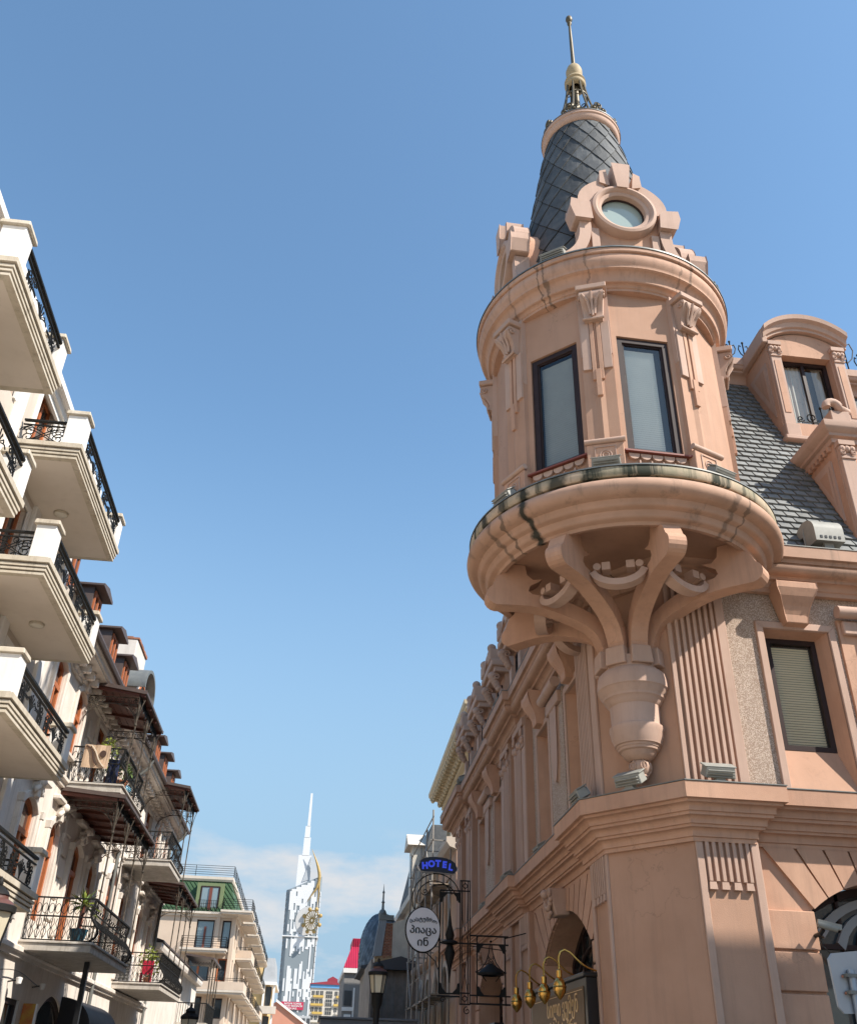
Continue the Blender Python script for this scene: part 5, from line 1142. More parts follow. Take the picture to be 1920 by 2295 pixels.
# ---- yellow house with grey mansard beyond
YH = thing('yellow_house', 'narrow yellow house with grey mansard roof and white columned balconies', 'house', (-6.3, 160, 0))
YEL = mat('yellow_render', (.62, .43, .20), .85, (.55, .37, .17), .6, .7); GREYR = mat('pale_grey_roof', (.34, .35, .36), .6, (.28, .29, .30), 1, .8)
part('wall', MB().box(W3, -9, -5.6, 160, 175, 0, 13.8), YEL, YH)
part('mansard_roof', MB().taper(W3, -6.9, -4.9, 159.4, 175, 13.8, 17.2, .35, .9), GREYR, YH); part('roof_slab', MB().box(W3, -9, -6.9, 160, 175, 13.8, 17.0), YEL, YH); part('eaves', MB().box(W3, -7.2, -4.6, 159.1, 175, 13.4, 13.8), WHITE, YH)
for z in (1.5, 6.0, 10.0): part('column_pair', MB().box(W3, -5.1, -4.8, 159.4, 159.8, z, z+3.4), WHITE, YH); part('column_pair', MB().box(W3, -6.6, -6.3, 159.4, 159.8, z, z+3.4), WHITE, YH); part('balcony', MB().box(W3, -7.2, -4.4, 158.6, 160, z-.5, z+.5), CREAM, YH); part('window', MB().box(W3, -6.2, -5.3, 159.95, 160.0, z+.6, z+3.2), WINB, YH)
# ---- salmon gable
PGm = mat('salmon_render', (.55, .26, .18), .85, (.48, .22, .15), .4, .7)
SG = thing('salmon_house', 'salmon gable wall with white verge below the tall tower', 'house', (-3, 195, 0))
part('gable_wall', MB().prism(F_(0, 195), [(-8, 0), (.5, 0), (.5, 9.6), (-5.4, 13.3), (-8, 11.9)], -10, 0), PGm, SG)
part('verge', MB().prism(F_(0, 195), [(-5.4, 13.3), (.9, 9.35), (.9, 9.75), (-5.4, 13.75)], -10.4, .4), WHITE, SG); part('roof_attic', MB().box(F_(0, 200), -1.6, 1.2, -4, 0, 8, 11.4), GREYR, SG)
for i in range(3): part('attic_window', MB().box(F_(0, 199.98), -1.3+.9*i, -.7+.9*i, -.05, .05, 9.6, 11.0), WINB, SG)
# ---- glass and white skyscraper with wheel
TW_ = thing('skyscraper', 'white and glass skyscraper with stepped spire and golden wheel', 'skyscraper', (-9, 800, 0))
TGL = glassmat('tower_glass', (.20, .235, .26), .5, .01, .25); TWH = mat('tower_white', (.64, .65, .67), .6, (.58, .60, .62), .05, .6); TGOLD = mat('tower_gold', (.42, .29, .11), .5, (.30, .20, .07), .3, .6, metal=.2)
tx0 = lambda z: -20.3-2.2*max(0, z-20)/110; tx1 = lambda z: 2.8+.6*z/140
pl = lambda z, b=0: [(tx0(z)+2.5, 800), (tx1(z), 800), (tx1(z)+1.6, 806), (tx1(z)-1, 822), (tx0(z)+2, 822), (tx0(z)-.6, 812), (tx0(z)-.4, 803.5), (tx0(z)+.6, 801)]
def loft(mb, zs, top=None):
    P = []
    for z in zs: P += [(x, y, z) for x, y in pl(z)]
    n = 8; mb.add(P, [(i*n+k, i*n+(k+1) % n, (i+1)*n+(k+1) % n, (i+1)*n+k) for i in range(len(zs)-1) for k in range(n)])
mb = MB(); loft(mb, [0, 40, 80, 120, 129.5]); P = pl(129.5); topz = lambda x: 130+11.5*max(0, (x+20)/24)
mb.add([(x, y, 129.5) for x, y in P]+[(x, y, topz(x)) for x, y in P], [(k, (k+1) % 8, 8+(k+1) % 8, 8+k) for k in range(8)]+[tuple(range(8, 16))]); part('tower_body', mb, TGL, TW_)
rng = random.Random(3); mb = MB(); cols = 19; ch = 1.75
def white(c, z):
    if z > 126: return True
    return None
state = [rng.random() < .6 for _ in range(cols)]; left_ = [rng.randint(1, 5) for _ in range(cols)]
z = 22.0
while z < topz(-20)+11:
    for c in range(cols):
        left_[c] -= 1
        if left_[c] <= 0:
            p = .62 if z > 98 or z < 66 else (.10 if z < 82 else .5)
            if 46 < z < 66: p = .52
            if z < 46: p = .12
            if z > 118: p = .8
            state[c] = rng.random() < p; left_[c] = rng.randint(1, 7) if state[c] else rng.randint(1, 5)
        if not state[c]: continue
        u0 = c/cols; u1 = (c+1)/cols; xa = tx0(z)+2.5+(tx1(z)-tx0(z)-2.5)*u0; xb = tx0(z)+2.5+(tx1(z)-tx0(z)-2.5)*u1
        if z+ch > topz(xa): continue
        mb.box(W3, xa, xb+.01, 799.7, 800.05, z, z+ch+.01)
    z += ch
part('white_cladding', mb, TWH, TW_, kind='stuff')
for zz in range(30, 128, 4): part('edge_panel', MB().box(W3, tx0(zz)-.65, tx0(zz)-.2, 802, 812, zz, zz+2.6), TWH, TW_); part('edge_panel', MB().box(W3, tx1(zz)+.9, tx1(zz)+1.75, 800.8, 806, zz, zz+3.6), TWH, TW_)
part('sky_ledge', MB().box(W3, tx0(96)-1, tx1(96)+2.4, 799, 823, 95.3, 96.1), TWH, TW_)
for a, b, z0, z1 in ((-16, -5.0, 131, 157.6), (-12.9, -7.2, 157.6, 172), (-12.5, -8.2, 172, 181.2), (-11.0, -8.6, 181.2, 208.5)):
    part('spire_stage', MB().taper(W3, a, b, 803, 803+(b-a), z0, z1, .35 if z1 > 181.5 else .1, .2), TWH, TW_)
part('spire_shade_panel', MB().prism(F_(0, 802.6), [(-11.4, 136.5), (-5.2, 139), (-5.2, 157.2)], -.2, .0), mat('tower_grey_panel', (.42, .45, .48), .5), TW_)
hn = bez((-5.5, 162), (.5, 150), (4.8, 141), (1.5, 134), 12)+bez((1.2, 132), (-1.5, 128), (-4, 124), (-5.6, 121), 6); hw = [.12, .3, .5, .7, .9, 1.1, 1.25, 1.35, 1.4, 1.4, 1.3, 1.2, 1.1, 1.0, .8, .6, .45, .3, .2, .1]
mb = MB()
for i in range(len(hn)-1): mb.tube([(hn[i][0], 799, hn[i][1]), (hn[i+1][0], 799, hn[i+1][1])], hw[i], 8, r2=hw[i+1])
part('golden_horn', mb, TGOLD, TW_, smooth=60); part('horn_tail', MB().tube([(2.8, 799.4, 138), (3.2, 799.4, 128), (2.6, 799.6, 117)], .9, 6, r2=.15), TGOLD, TW_, smooth=60)
cx_, cz_ = -.5, 107.0
part('wheel_niche', MB().prism(F_(0, 799.6), [(cx_-3+10*math.cos(R(t)), cz_+11*math.sin(R(t))) for t in range(85, 260, 8)]+[(cx_+1, cz_-9), (cx_+2, cz_+8)], 0, .2), mat('tower_niche', (.50, .50, .50), .6), TW_)
wm = MB(); V = Vector((.78, -.62, 0))
def wp(r, t): return (cx_+V.x*r*math.cos(R(t)), 794+V.y*r*math.cos(R(t)), cz_+r*math.sin(R(t)))
for t in range(0, 360, 20): wm.tube([wp(1, t), wp(7.6, t)], .34, 4)
wm.tube([wp(7.2, t) for t in range(0, 360, 10)], .45, 5, True); wm.tube([wp(2.0, t) for t in range(0, 360, 20)], .6, 5, True)
wh = part('wheel', wm, TGOLD, TW_)
for t in range(20, 380, 45):
    p = wp(8.8, t); c_ = part('cabin', MB().sphere(p, 1.55, 10, 8), TGOLD, wh, smooth=60); part('cabin_glass', MB().lathe([(1.73, p[2]-.5), (1.73, p[2]+.7)], (p[0], p[1]), 10), TGL, c_) if False else None
bn = part('banner', MB().box(W3, -18.5, -1.3, 799.2, 799.5, 44.6, 49.9), mat('crimson_banner', (.45, .03, .08), .6), TW_)
bw = mat('banner_white', (.8, .8, .8), .6)
for k, (tx, sz, zz, xx) in enumerate((('BATUMI TOWER', 1.75, 48.6, -9.5), ('LUXURY RESIDENCES', 1.55, 47.05, -9.5), ('FOR SALE', 1.7, 45.4, -10.0))):
    part('banner_lettering', text_mb(tx, sz, lambda s, d, zq, xx=xx, zz=zz: Vector((xx+s, 799.1-d, zz+zq)), 0, .1, .02), bw, bn)
# ---- flats with yellow bands
YB = thing('flats_block', 'weathered white flats with yellow bands, blue cornice and dark red roof', 'building', (4.7, 250, 0))
FW = mat('flats_white', (.62, .58, .52), .85, (.50, .46, .40), .5, .9, streak=(.36, .32, .28), samt=.5, sscale=.6); FYEL = mat('flats_yellow', (.55, .38, .10), .8, (.48, .33, .09), .8, .7); FBLUE = mat('flats_blue', (.12, .33, .60), .7); FRED = mat('flats_red_roof', (.28, .035, .055), .6, (.22, .03, .045), .6, .7)
yf = F_(0, 250)
part('wall', MB().box(yf, 1.0, 8.6, -12, 0, 0, 20.0), FW, YB); part('blue_cornice', MB().box(yf, .9, 8.7, -12.1, .25, 19.9, 20.65), FBLUE, YB)
part('roof', MB().prism(yf, [(.7, 20.65), (8.9, 20.65), (8.9, 20.8), (6.1, 21.5), (.7, 20.8)], -12.3, .5), FRED, YB); part('roof_hut', MB().prism(yf, [(4.9, 20.9), (7.35, 20.9), (7.35, 21.9), (6.1, 22.5), (4.9, 21.9)], -4, -.2), FRED, YB)
for r_ in range(7):
    z = 18.3-1.75*r_
    for x0, x1 in ((1.2, 4.2), (6.7, 8.5)):
        part('balcony_band', MB().box(yf, x0 if r_ % 2 else x0+.5, x1, 0, .45, z-.45, z), FYEL if (r_+int(x0)) % 4 else FW, YB)
        for k in range(3 if x0 < 2 else 2):
            w_ = part('window', MB().box(yf, x0+.15+1.0*k, x0+.85+1.0*k, .0, .06, z+.05, z+.95), WINB, YB); part('sash', MB().box(yf, x0+.47+1.0*k, x0+.53+1.0*k, .05, .09, z+.05, z+.95), FW, w_)
    w_ = part('stair_glazing', MB().box(yf, 4.75, 6.3, .0, .07, z-.5, z+.95), WINB, YB)
    for k in range(4): part('sash', MB().box(yf, 4.75+.5*k-.03, 4.75+.5*k+.03, .05, .11, z-.5, z+.95), FW, w_)
    part('sash', MB().box(yf, 4.75, 6.3, .05, .11, z+.2, z+.27), FW, w_)
for q in range(9): part('satellite_dish', MB().lathe([(.02, 0), (.2, .05), (.32, .14)], (0, 0), 10), FW, YB).matrix_basis = Matrix.Translation(Vector((random.uniform(1.3, 4), 249.4, random.uniform(9, 18)))-Vector((4.7, 250, 0))) @ Matrix.Rotation(R(70), 4, 'X')
# ================================================================== right side behind the corner building
CRM = mat('ivory_stucco', (.66, .55, .38), .8, (.58, .47, .32), .8, .7, streak=(.45, .36, .25), samt=.3)
NB = thing('cornice_building', 'ivory building with wide bracketed cornice behind the pink corner building', 'building', (8, 50, 0))
c0, c1 = Vector((6.20, 42.0, 0)), Vector((6.55, 58.0, 0)); dv = (c1-c0).normalized(); ov = Vector((-dv.y, dv.x, 0))
NF = frame((c0.x, c0.y), (dv.x, dv.y), (ov.x, ov.y))     # d = 0 is the outer lip of the cornice
mb = MB(); nw = [(1.5+3.2*i, 2.7+3.2*i, 12.3, 14.6) for i in range(5)]+[(1.5+3.2*i, 2.7+3.2*i, 8.6, 11.0) for i in range(5)]+[(1.5+3.2*i, 2.7+3.2*i, 5.0, 7.4) for i in range(5)]
for z0, z1 in ((0, 4.5), (4.5, 8.2), (8.2, 11.9), (11.9, 16.1)): wall(mb, NF, 0, 16, z0, z1, sorted([o for o in nw if z0 <= o[2] < z1]), -1.25, .25)
mb.quad(NF(0, -1.25, 0), NF(0, -9, 0), NF(0, -9, 16.1), NF(0, -1.25, 16.1)); part('wall', mb, CRM, NB)
for a, b, z0, z1 in nw: o = part('window', ringframe(NF, a, b, z0, z1, .1, -1.45, -1.35), DARKFR, NB); part('pane', fill(NF, a, b, z0, z1, -1.42), GLASS, o); part('surround', ringframe(NF, a-.15, b+.15, z0-.05, z1+.15, .15, -1.27, -1.15, bottom=False), CRM, o)
path = [(NF(0, -9, 0).x, NF(0, -9, 0).y), (NF(0, -1.25, 0).x, NF(0, -1.25, 0).y), (NF(16, -1.25, 0).x, NF(16, -1.25, 0).y)]
part('cornice', MB().sweep([(0, 15.6), (.12, 15.62), (.16, 15.9), (.40, 15.95), (.42, 16.45), (1.15, 16.5), (1.15, 16.62), (1.22, 16.66), (1.25, 16.86), (0, 16.95)], path, -1), CRM, NB)
for i in range(24):
    s_ = .35+.66*i
    for d0, d1, zz in ((-.80, -.12, 16.36), (-1.05, -.55, 16.12)):
        m2 = MB().taper(NF, s_-.13, s_+.13, d0, d1, zz, zz+.14, 0, 0); m2.sphere(NF(s_, d1-.12, zz-.02), .12, 8, 6); m2.sphere(NF(s_, d0+.14, zz-.06), .13, 8, 6)
        part('modillion', m2, CRM, NB, smooth=50)
for i in range(6):
    f = F_(6.3, 42.0)
    m2 = MB().box(f, .25+.55*i, .45+.55*i, -1.2, .2, 16.35, 16.48); part('modillion', m2, CRM, NB)
# ---- narrower white house with pedimented dormer further on
WH = thing('pediment_house', 'white house with small pedimented dormer behind the scaffold', 'house', (6.3, 62, 0))
f = F_(0, 62)
WHW = mat('dull_white_render', (.60, .55, .48), .85, (.50, .46, .40), .8, .8, streak=(.36, .32, .27), samt=.4)
part('wall', MB().box(W3, 6.3, 14, 60, 74, 0, 11.6), WHW, WH); part('slate_mansard', MB().taper(W3, 6.2, 14, 60, 74, 11.6, 15.6, .9, .3), SLATE, WH)
part('eaves', MB().box(W3, 5.9, 14, 59.7, 74, 11.2, 11.6), WHW, WH)
dm = part('dormer', MB().box(W3, 5.95, 8, 60.6, 62.6, 11.6, 14.3), WHW, WH); part('pediment', MB().prism(frame((5.6, 60.3), (0, 1), (1, 0)), [(0, 14.3), (2.6, 14.3), (1.3, 15.2)], 0, 2.5), WHW, dm); part('dormer_pane', MB().box(W3, 5.9, 5.96, 61.1, 62.1, 12.0, 13.8), WINB, dm)
for z in (3.2, 7.0):
    for y in (61.2, 64.4, 67.6): w_ = part('window', MB().box(W3, 6.25, 6.31, y, y+1.3, z, z+2.2), WINB, WH); part('arch_head', MB().prism(frame((6.24, y), (0, 1), (1, 0)), [(.65+.8*math.cos(R(t)), z+2.1+.7*math.sin(R(t))) for t in range(0, 181, 15)], -.05, .05), WHW, w_)
# ---- arcaded house between: pale stone arches low down
AH = thing('arcade_house', 'pale house with arched windows partly hidden by the scaffold', 'house', (6.2, 48, 0))
AW = mat('peach_render', (.58, .40, .29), .85, (.50, .34, .25), .8, .8, streak=(.38, .28, .22), samt=.4)
af = frame((5.95, 0), (0, 1), (-1, 0)); ao = [(43.0+3.1*i, 44.8+3.1*i, 3.0, 5.2, .7) for i in range(4)]
mb = MB(); wall(mb, af, 41.2, 56.5, 0, 6.6, ao, 0, .35); wall(mb, af, 41.2, 56.5, 6.6, 10.4, [(43.2+3.1*i, 44.6+3.1*i, 7.2, 9.4) for i in range(4)], 0, .3); mb.box(af, 41.2, 56.5, -1.0, -.36, 0, 10.4); mb.quad(af(41.2, 0, 0), af(41.2, -1, 0), af(41.2, -1, 10.4), af(41.2, 0, 10.4)); part('wall', mb, AW, AH)
for a, b, z0, z1, rs in ao:
    o = part('arched_window', ringframe(af, a-.2, b+.2, z0, z1, .22, -.02, .10, rs+.15, bottom=False), CREAM, AH); part('pane', fill(af, a, b, z0, z1, -.3, rs), GLASS, o)
for i in range(4): o = part('window', ringframe(af, 43.2+3.1*i, 44.6+3.1*i, 7.2, 9.4, .1, -.25, -.1), WHITE, AH); part('pane', fill(af, 43.2+3.1*i, 44.6+3.1*i, 7.2, 9.4, -.2), GLASS, o)
part('string_course', MB().sweep([(0, 6.35), (.15, 6.4), (.3, 6.55), (.3, 6.75), (0, 6.85)], [(5.95, 41.2), (5.95, 56.5)], -1), AW, AH); part('eaves', MB().sweep([(0, 10.2), (.3, 10.3), (.45, 10.5), (.45, 10.7), (-.4, 10.8)], [(5.95, 41.2), (5.95, 56.5)], -1), CREAM, AH)
# ---- scaffold in front of it
SCAF = thing('scaffold', 'grey tube scaffold with planks in front of the arcaded house', 'scaffold', (5.3, 47, 0))
STEEL = mat('scaffold_steel', (.36, .34, .31), .6, (.24, .21, .18), 2, .9, metal=.2); PLANK = mat('scaffold_plank', (.34, .28, .21), .85, (.25, .2, .15), 2, .9)
for i in range(5):
    y = 41.6+2.3*i
    for x in (4.95, 5.75): part('standard', MB().tube([(x, y, 0), (x, y, 11.4-.35*i+(.5 if x < 5 else 0))], .04, 6), STEEL, SCAF)
    for z in (2.4, 4.5, 6.6, 8.7, 10.6): part('transom', MB().tube([(4.85, y, z), (5.85, y, z)], .03, 5), STEEL, SCAF)
for z in (2.4, 4.5, 6.6, 8.7, 10.6):
    for x in (4.95, 5.75): part('ledger', MB().tube([(x, 41.3, z), (x, 51.1, z)], .03, 5), STEEL, SCAF)
    if z in (4.5, 8.7): part('plank', MB().box(W3, 5.0, 5.7, 41.4, 51.0, z+.05, z+.10), PLANK, SCAF)
    if z > 3: part('guard_rail', MB().tube([(4.95, 41.4, z+1.0), (4.95, 51.0, z+1.0)], .028, 5), STEEL, SCAF)
for i in range(4):
    y = 41.6+2.3*i
    for k, z in enumerate((4.5, 8.7)): part('brace', MB().tube([(4.9, y if (i+k) % 2 else y+2.3, z), (4.9, y+2.3 if (i+k) % 2 else y, z+2.1)], .028, 5), STEEL, SCAF)
# ---- dark shed with weathered sheets
DS = thing('dark_shed', 'dark house clad in weathered grey sheets under a low slate roof', 'house', (4.4, 52, 0))
SHEET = mat('weathered_sheet', (.31, .275, .24), .8, (.20, .175, .15), 1.2, 1, streak=(.10, .085, .07), samt=.8, sscale=1.6); SHR = mat('dark_sheet_roof', (.075, .077, .082), .6, (.055, .055, .06), .6, .8)
f = F_(0, 57.8)
part('wall', MB().box(f, 3.25, 6.2, -6, 0, 0, 6.9), SHEET, DS); part('roof', MB().prism(f, [(2.9, 6.85), (6.4, 6.85), (6.4, 7.2), (5.15, 7.55), (2.9, 6.98)], -6.4, .55), SHR, DS)
x = 3.25
while x < 6.1:
    w_ = random.uniform(.38, .7); b = 3.0+random.uniform(-.3, .2)
    n = 5; P = []
    for i in range(n+1):
        u = x+w_*i/n; dd = .05+.05*math.sin(i*1.3+x*3); P += [f(u, dd, b), f(u+random.uniform(-.03, .03), dd*.6+.02, 6.75)]
    part('wall_sheet', MB().add(P, [(2*i, 2*i+2, 2*i+3, 2*i+1) for i in range(n)]), SHEET, DS, smooth=60); x += w_+.02
part('side_wall', MB().box(W3, 3.15, 3.25, 51.9, 58, 0, 6.8), SHEET, DS)
# ---- house with blue-grey scaled dome, brick and mortar gable
DH = thing('domed_house', 'brick house with blue scaled corner dome and slender finial', 'house', (4.6, 66, 0))
DSC = mat('blue_grey_scale', (.085, .11, .14), .45, (.12, .145, .17), 2, 1, spec=.5, rnd=.4)
part('wall', MB().box(W3, 4.1, 9, 64, 74, 0, 8.2), MORTAR, DH)
bx0 = len(DH.children)
for (x0, x1, z0, z1, mt) in ((4.55, 5.15, 8.1, 10.15, BRICK), (6.15, 7.0, 7.4, 9.2, BRICK), (4.1, 5.2, 7.2, 8.2, BRICKY)):
    part('brick_backing', MB().box(W3, x0, x1, 63.95, 64.3, z0, z1), MORTAR, DH)
    z = z0; r_ = 0
    while z < z1-.04:
        x = x0-.11*(r_ % 2)
        while x < x1-.03:
            part('brick', MB().box(W3, max(x, x0)+.008, min(x+.24, x1), 63.90+random.uniform(0, .02), 64.0, z+.008, z+.085), mt, DH); x += .25
        z += .092; r_ += 1
PLB = mat('bare_plaster', (.56, .50, .42), .9, (.44, .39, .33), 1.0, 1, streak=(.30, .26, .22), samt=.5)
part('plaster_gable', MB().prism(F_(0, 64.05), [(5.15, 7.8), (6.6, 7.6), (6.6, 10.45), (5.7, 10.35), (5.15, 10.15)], -.4, .12), PLB, DH); part('plaster_gable', MB().prism(F_(0, 64.1), [(6.4, 8.8), (7.6, 8.6), (7.6, 10.75), (6.4, 10.5)], -.4, .1), PLB, DH)
part('lead_hip', MB().prism(F_(0, 63.9), [(3.95, 8.15), (4.5, 8.2), (4.75, 10.35), (4.3, 10.5)], -.5, .05), mat('grey_lead', (.25, .26, .27), .5, (.2, .21, .22), 1, .8), DH); part('lead_cap', MB().box(F_(0, 63.9), 4.25, 5.2, -.6, .1, 10.3, 10.6), FLASH, DH)
dc = (4.75, 68.5)
def dR(z): return 1.45*math.sqrt(max(.02, 1-((z-8.8)/2.6)**2)) if z > 8.8 else 1.45
dome = part('dome', MB().lathe([(1.45, 7.2)]+[(dR(8.8+2.55*i/10)-.02, 8.8+2.55*i/10) for i in range(11)], dc, 32), DSC, DH, smooth=60)
for r_ in range(17):
    zb = 7.2+.24*r_; 
    for q in range(18):
        a = math.pi*1.02+math.pi*1.0*(q+.5*(r_ % 2))/18; hwid = math.pi/36*1.02
        def cp(an, z, o): rr = dR(z)+o; return (dc[0]+rr*math.cos(an), dc[1]+rr*math.sin(an), z)
        zt = min(zb+.44, 11.3); zm = (zb+zt)/2
        part('dome_scale', MB().add([cp(a, zb, .04), cp(a+hwid, zm, .025), cp(a, zt, .005), cp(a-hwid, zm, .025), cp(a, zb, -.02), cp(a+hwid, zm, -.02), cp(a-hwid, zm, -.02)], [(0,1,2,3),(0,4,5,1),(0,3,6,4)]), DSC, dome)
part('finial', MB().lathe([(.22, 10.6), (.28, 10.75), (.2, 10.95), (.09, 11.05), (.07, 11.4), (.12, 11.46), (.06, 11.55), (.05, 12.0), (.09, 12.06), (.03, 12.2), (.01, 12.6)], (4.50, 64.6), 12), FLASH, DH, smooth=50)
# ---- grey house with red sheet roof
GH = thing('red_roof_house', 'grey house with bright red ribbed sheet roof beside the scaled dome', 'house', (3.3, 76, 0))
GRW = mat('grey_render', (.26, .25, .24), .85, (.21, .20, .19), .8, .8, streak=(.15, .14, .13), samt=.4); RRF = mat('red_sheet', (.42, .02, .06), .45, (.34, .018, .05), 1, .7)
f = F_(0, 78)
part('wall', MB().box(f, 2.75, 6, -10, 0, 0, 8.4), GRW, GH); part('white_eaves', MB().box(f, 2.65, 6.1, -10, .2, 8.4, 8.72), WHITE, GH); part('corner_strip', MB().box(f, 3.5, 3.62, 0, .08, 3, 7.4), WHITE, GH)
part('roof', MB().add([f(2.65, .2, 8.72), f(6.1, .2, 8.72), f(6.1, -1.6, 10.4), f(3.25, -1.6, 10.4)], [(0,1,2,3)]), RRF, GH)
part('roof_upper', MB().box(f, 3.3, 6, -6, -1.6, 9.6, 11.0), RRF, GH)
for i in range(14):
    x = 2.75+.17*i; t = 0 if x > 3.25 else 1
    part('roof_rib', MB().tube([f(x, .22, 8.74), f(x+ (0 if x > 3.25 else 0), .2-1.8*min(1, max(0.02, (x-2.65)/.6)), 8.74+1.68*min(1, max(.02, (x-2.65)/.6)))], .028, 4), RRF, GH)
    if x > 3.3: part('roof_rib', MB().tube([f(x, -1.57, 9.7), f(x, -1.57, 11.0)], .028, 4), RRF, GH)
part('window', MB().box(f, 2.85, 3.4, 0, .05, 6.2, 7.2), WINB, GH); part('window_band', MB().box(f, 2.72, 3.6, 0, .14, 5.85, 6.1), WHITE, GH)
ac = thing('air_conditioner', 'white air conditioner box on the grey house wall', 'air conditioner', (3.15, 77.8, 5.2))
part('casing', MB().box(W3, 2.9, 3.4, 77.6, 77.98, 5.2, 5.6), WHITE, ac, bevel=.02); part('fan_grille', MB().lathe([(.15, 0), (.15, .03), (.02, .04)], (0, 0), 16), BLACKP, ac).matrix_basis = Matrix.Translation((-.1, -.22, .2)) @ Matrix.Rotation(R(90), 4, 'X')
part('low_brick_wall', MB().box(F_(0, 64.5), 3.5, 4.15, -1, 0, 3, 7.0), mat('grey_brick', (.28, .27, .25), .9, (.2, .19, .18), 9, 1, bump=.6), DH)
# ---- metal kiosk roof edge across the street end
KR = thing('kiosk_roof', 'flat grey metal roof edge of a stall across the street end', 'kiosk', (2.6, 40, 0))
KM = mat('grey_sheet_metal', (.20, .205, .21), .5, (.16, .165, .17), 1, .8, metal=.2)
part('fascia', MB().box(F_(0, 40), .6, 4.3, -3, 0, 3.18, 3.5), KM, KR, bevel=.02); part('coping', MB().box(F_(0, 40), .55, 4.35, -3.1, .06, 3.5, 3.58), KM, KR, bevel=.01)
for x in (.8, 2.5, 4.1): part('post', MB().box(F_(0, 40), x-.06, x+.06, -.2, -.08, 0, 3.18), KM, KR)
# ================================================================== building across the piazza, right of and behind the view: its roof line shades the ground floor
PB = thing('piazza_building', 'tall pale building across the piazza outside the view on the right', 'building', (26, 5, 0))
f = frame((17, 8.5), (1, 0), (0, 1))
po = [(1.2+2.6*i, 2.5+2.6*i, 3.3*k+1.0, 3.3*k+2.9) for i in range(7) for k in range(5)]
mb = MB()
for k in range(5): wall(mb, f, 0, 20, 3.3*k, 3.3*k+3.3, sorted([o for o in po if 3.3*k <= o[2] < 3.3*k+3.3]), 0, .3)
mb.box(f, 0, 20, -9, -.31, 0, 16.6); part('wall', mb, CREAM, PB)
for a, b, z0, z1 in po: o = part('window', ringframe(f, a, b, z0, z1, .1, -.3, -.2), DARKFR, PB); part('pane', fill(f, a, b, z0, z1, -.25), GLASS, o)
part('cornice', MB().sweep([(0, 16.3), (.4, 16.5), (.4, 16.85), (-.3, 16.9)], [(17, -.5), (17, 8.5), (37, 8.5)], -1), CREAM, PB)
# ================================================================== floodlights on the ledges
def floodlight(loc, yaw, tilt, label, w_=.56, group='floodlights on the ledges of the corner building'):
    t = thing('floodlight', label, 'floodlight', loc, group)
    c, s_ = math.cos(yaw), math.sin(yaw); ct, st = math.cos(tilt), math.sin(tilt); L_ = Vector(loc)
    def F(x, y, z):        # local: x along the lamp, y = beam direction, z up (tilted)
        y2 = y*ct-z*st; z2 = y*st+z*ct
        return L_+Vector((x*c-y2*s_, x*s_+y2*c, z2+.20))
    part('housing', MB().taper(F, -w_/2, w_/2, -.13, .13, -.09, .10, .02, .03), FLOODM, t, bevel=.012)
    part('lens', MB().box(F, -w_/2+.03, w_/2-.03, .125, .14, -.07, .075), LENS, t)
    part('top_rim', MB().box(F, -w_/2-.012, w_/2+.012, -.10, .14, .095, .118), FLOODM, t, bevel=.006)
    for k in range(3): part('cooling_fin', MB().box(F, -w_/2+.04, w_/2-.04, -.165, -.12, -.06+.05*k, -.045+.05*k), FLOODM, t)
    B = lambda x, y, z: L_+Vector((x*c-y*s_, x*s_+y*c, z))
    part('bracket', MB().taper(B, -.09, .09, -.07, .07, 0, .14, .02, .0), FLOODM, t); part('foot', MB().box(B, -.12, .12, -.09, .09, 0, .02), FLOODM, t)
    return t
def ringpos(ang, r): return (TC[0]+r*math.cos(ang), TC[1]+r*math.sin(ang))
def face_in(ang): return ang+math.pi/2        # beam towards the axis
for ang, lb in ((NORM[0]-R(22.5), 'grey floodlight on the mossy ledge between the two turret windows'), (NORM[0]+R(22.5), 'grey floodlight at the right end of the mossy turret ledge'), (NORM[0]-R(67.5), 'grey floodlight at the left end of the mossy turret ledge')):
    p = ringpos(ang, 3.0); floodlight((p[0], p[1], 11.55), face_in(ang), R(35), lb)
for ang, lb in ((NORM[0]-R(38), 'grey floodlight on the turret cornice left of the round window'), (NORM[0]+R(52), 'grey floodlight on the turret cornice right of the round window')):
    p = ringpos(ang, 2.88); floodlight((p[0], p[1], 17.58), face_in(ang), R(25), lb, .6)
for p, yaw, lb in (((4.98, 17.75), R(-90), 'grey floodlight at the left end of the corner ledge'), ((5.58, 16.42), R(-50), 'grey floodlight under the pendant of the brackets'), ((6.95, 15.62), R(0), 'grey floodlight before the ribbed pilaster on the corner ledge')):
    floodlight((p[0], p[1], 6.22), yaw, R(30), lb)
for s_, z, lb in ((5.3, 6.22, 'grey floodlight on the lower cornice before the second street window'), (9.0, 6.22, 'grey floodlight on the lower cornice above the second pilaster pair'), (14.0, 6.22, 'farthest grey floodlight on the lower cornice')):
    q = LF(s_, .28 if s_ == 9.0 else .12, z); floodlight((q.x, q.y, z), R(-90), R(30), lb)
for s_, lb in ((9.2, 'dark floodlight on the main cornice beside the nearest street dormer'), (17.8, 'dark floodlight on the main cornice near its far end')):
    q = LF(s_, .38, 11.3); floodlight((q.x, q.y, 11.30), R(-90), R(20), lb, .5)
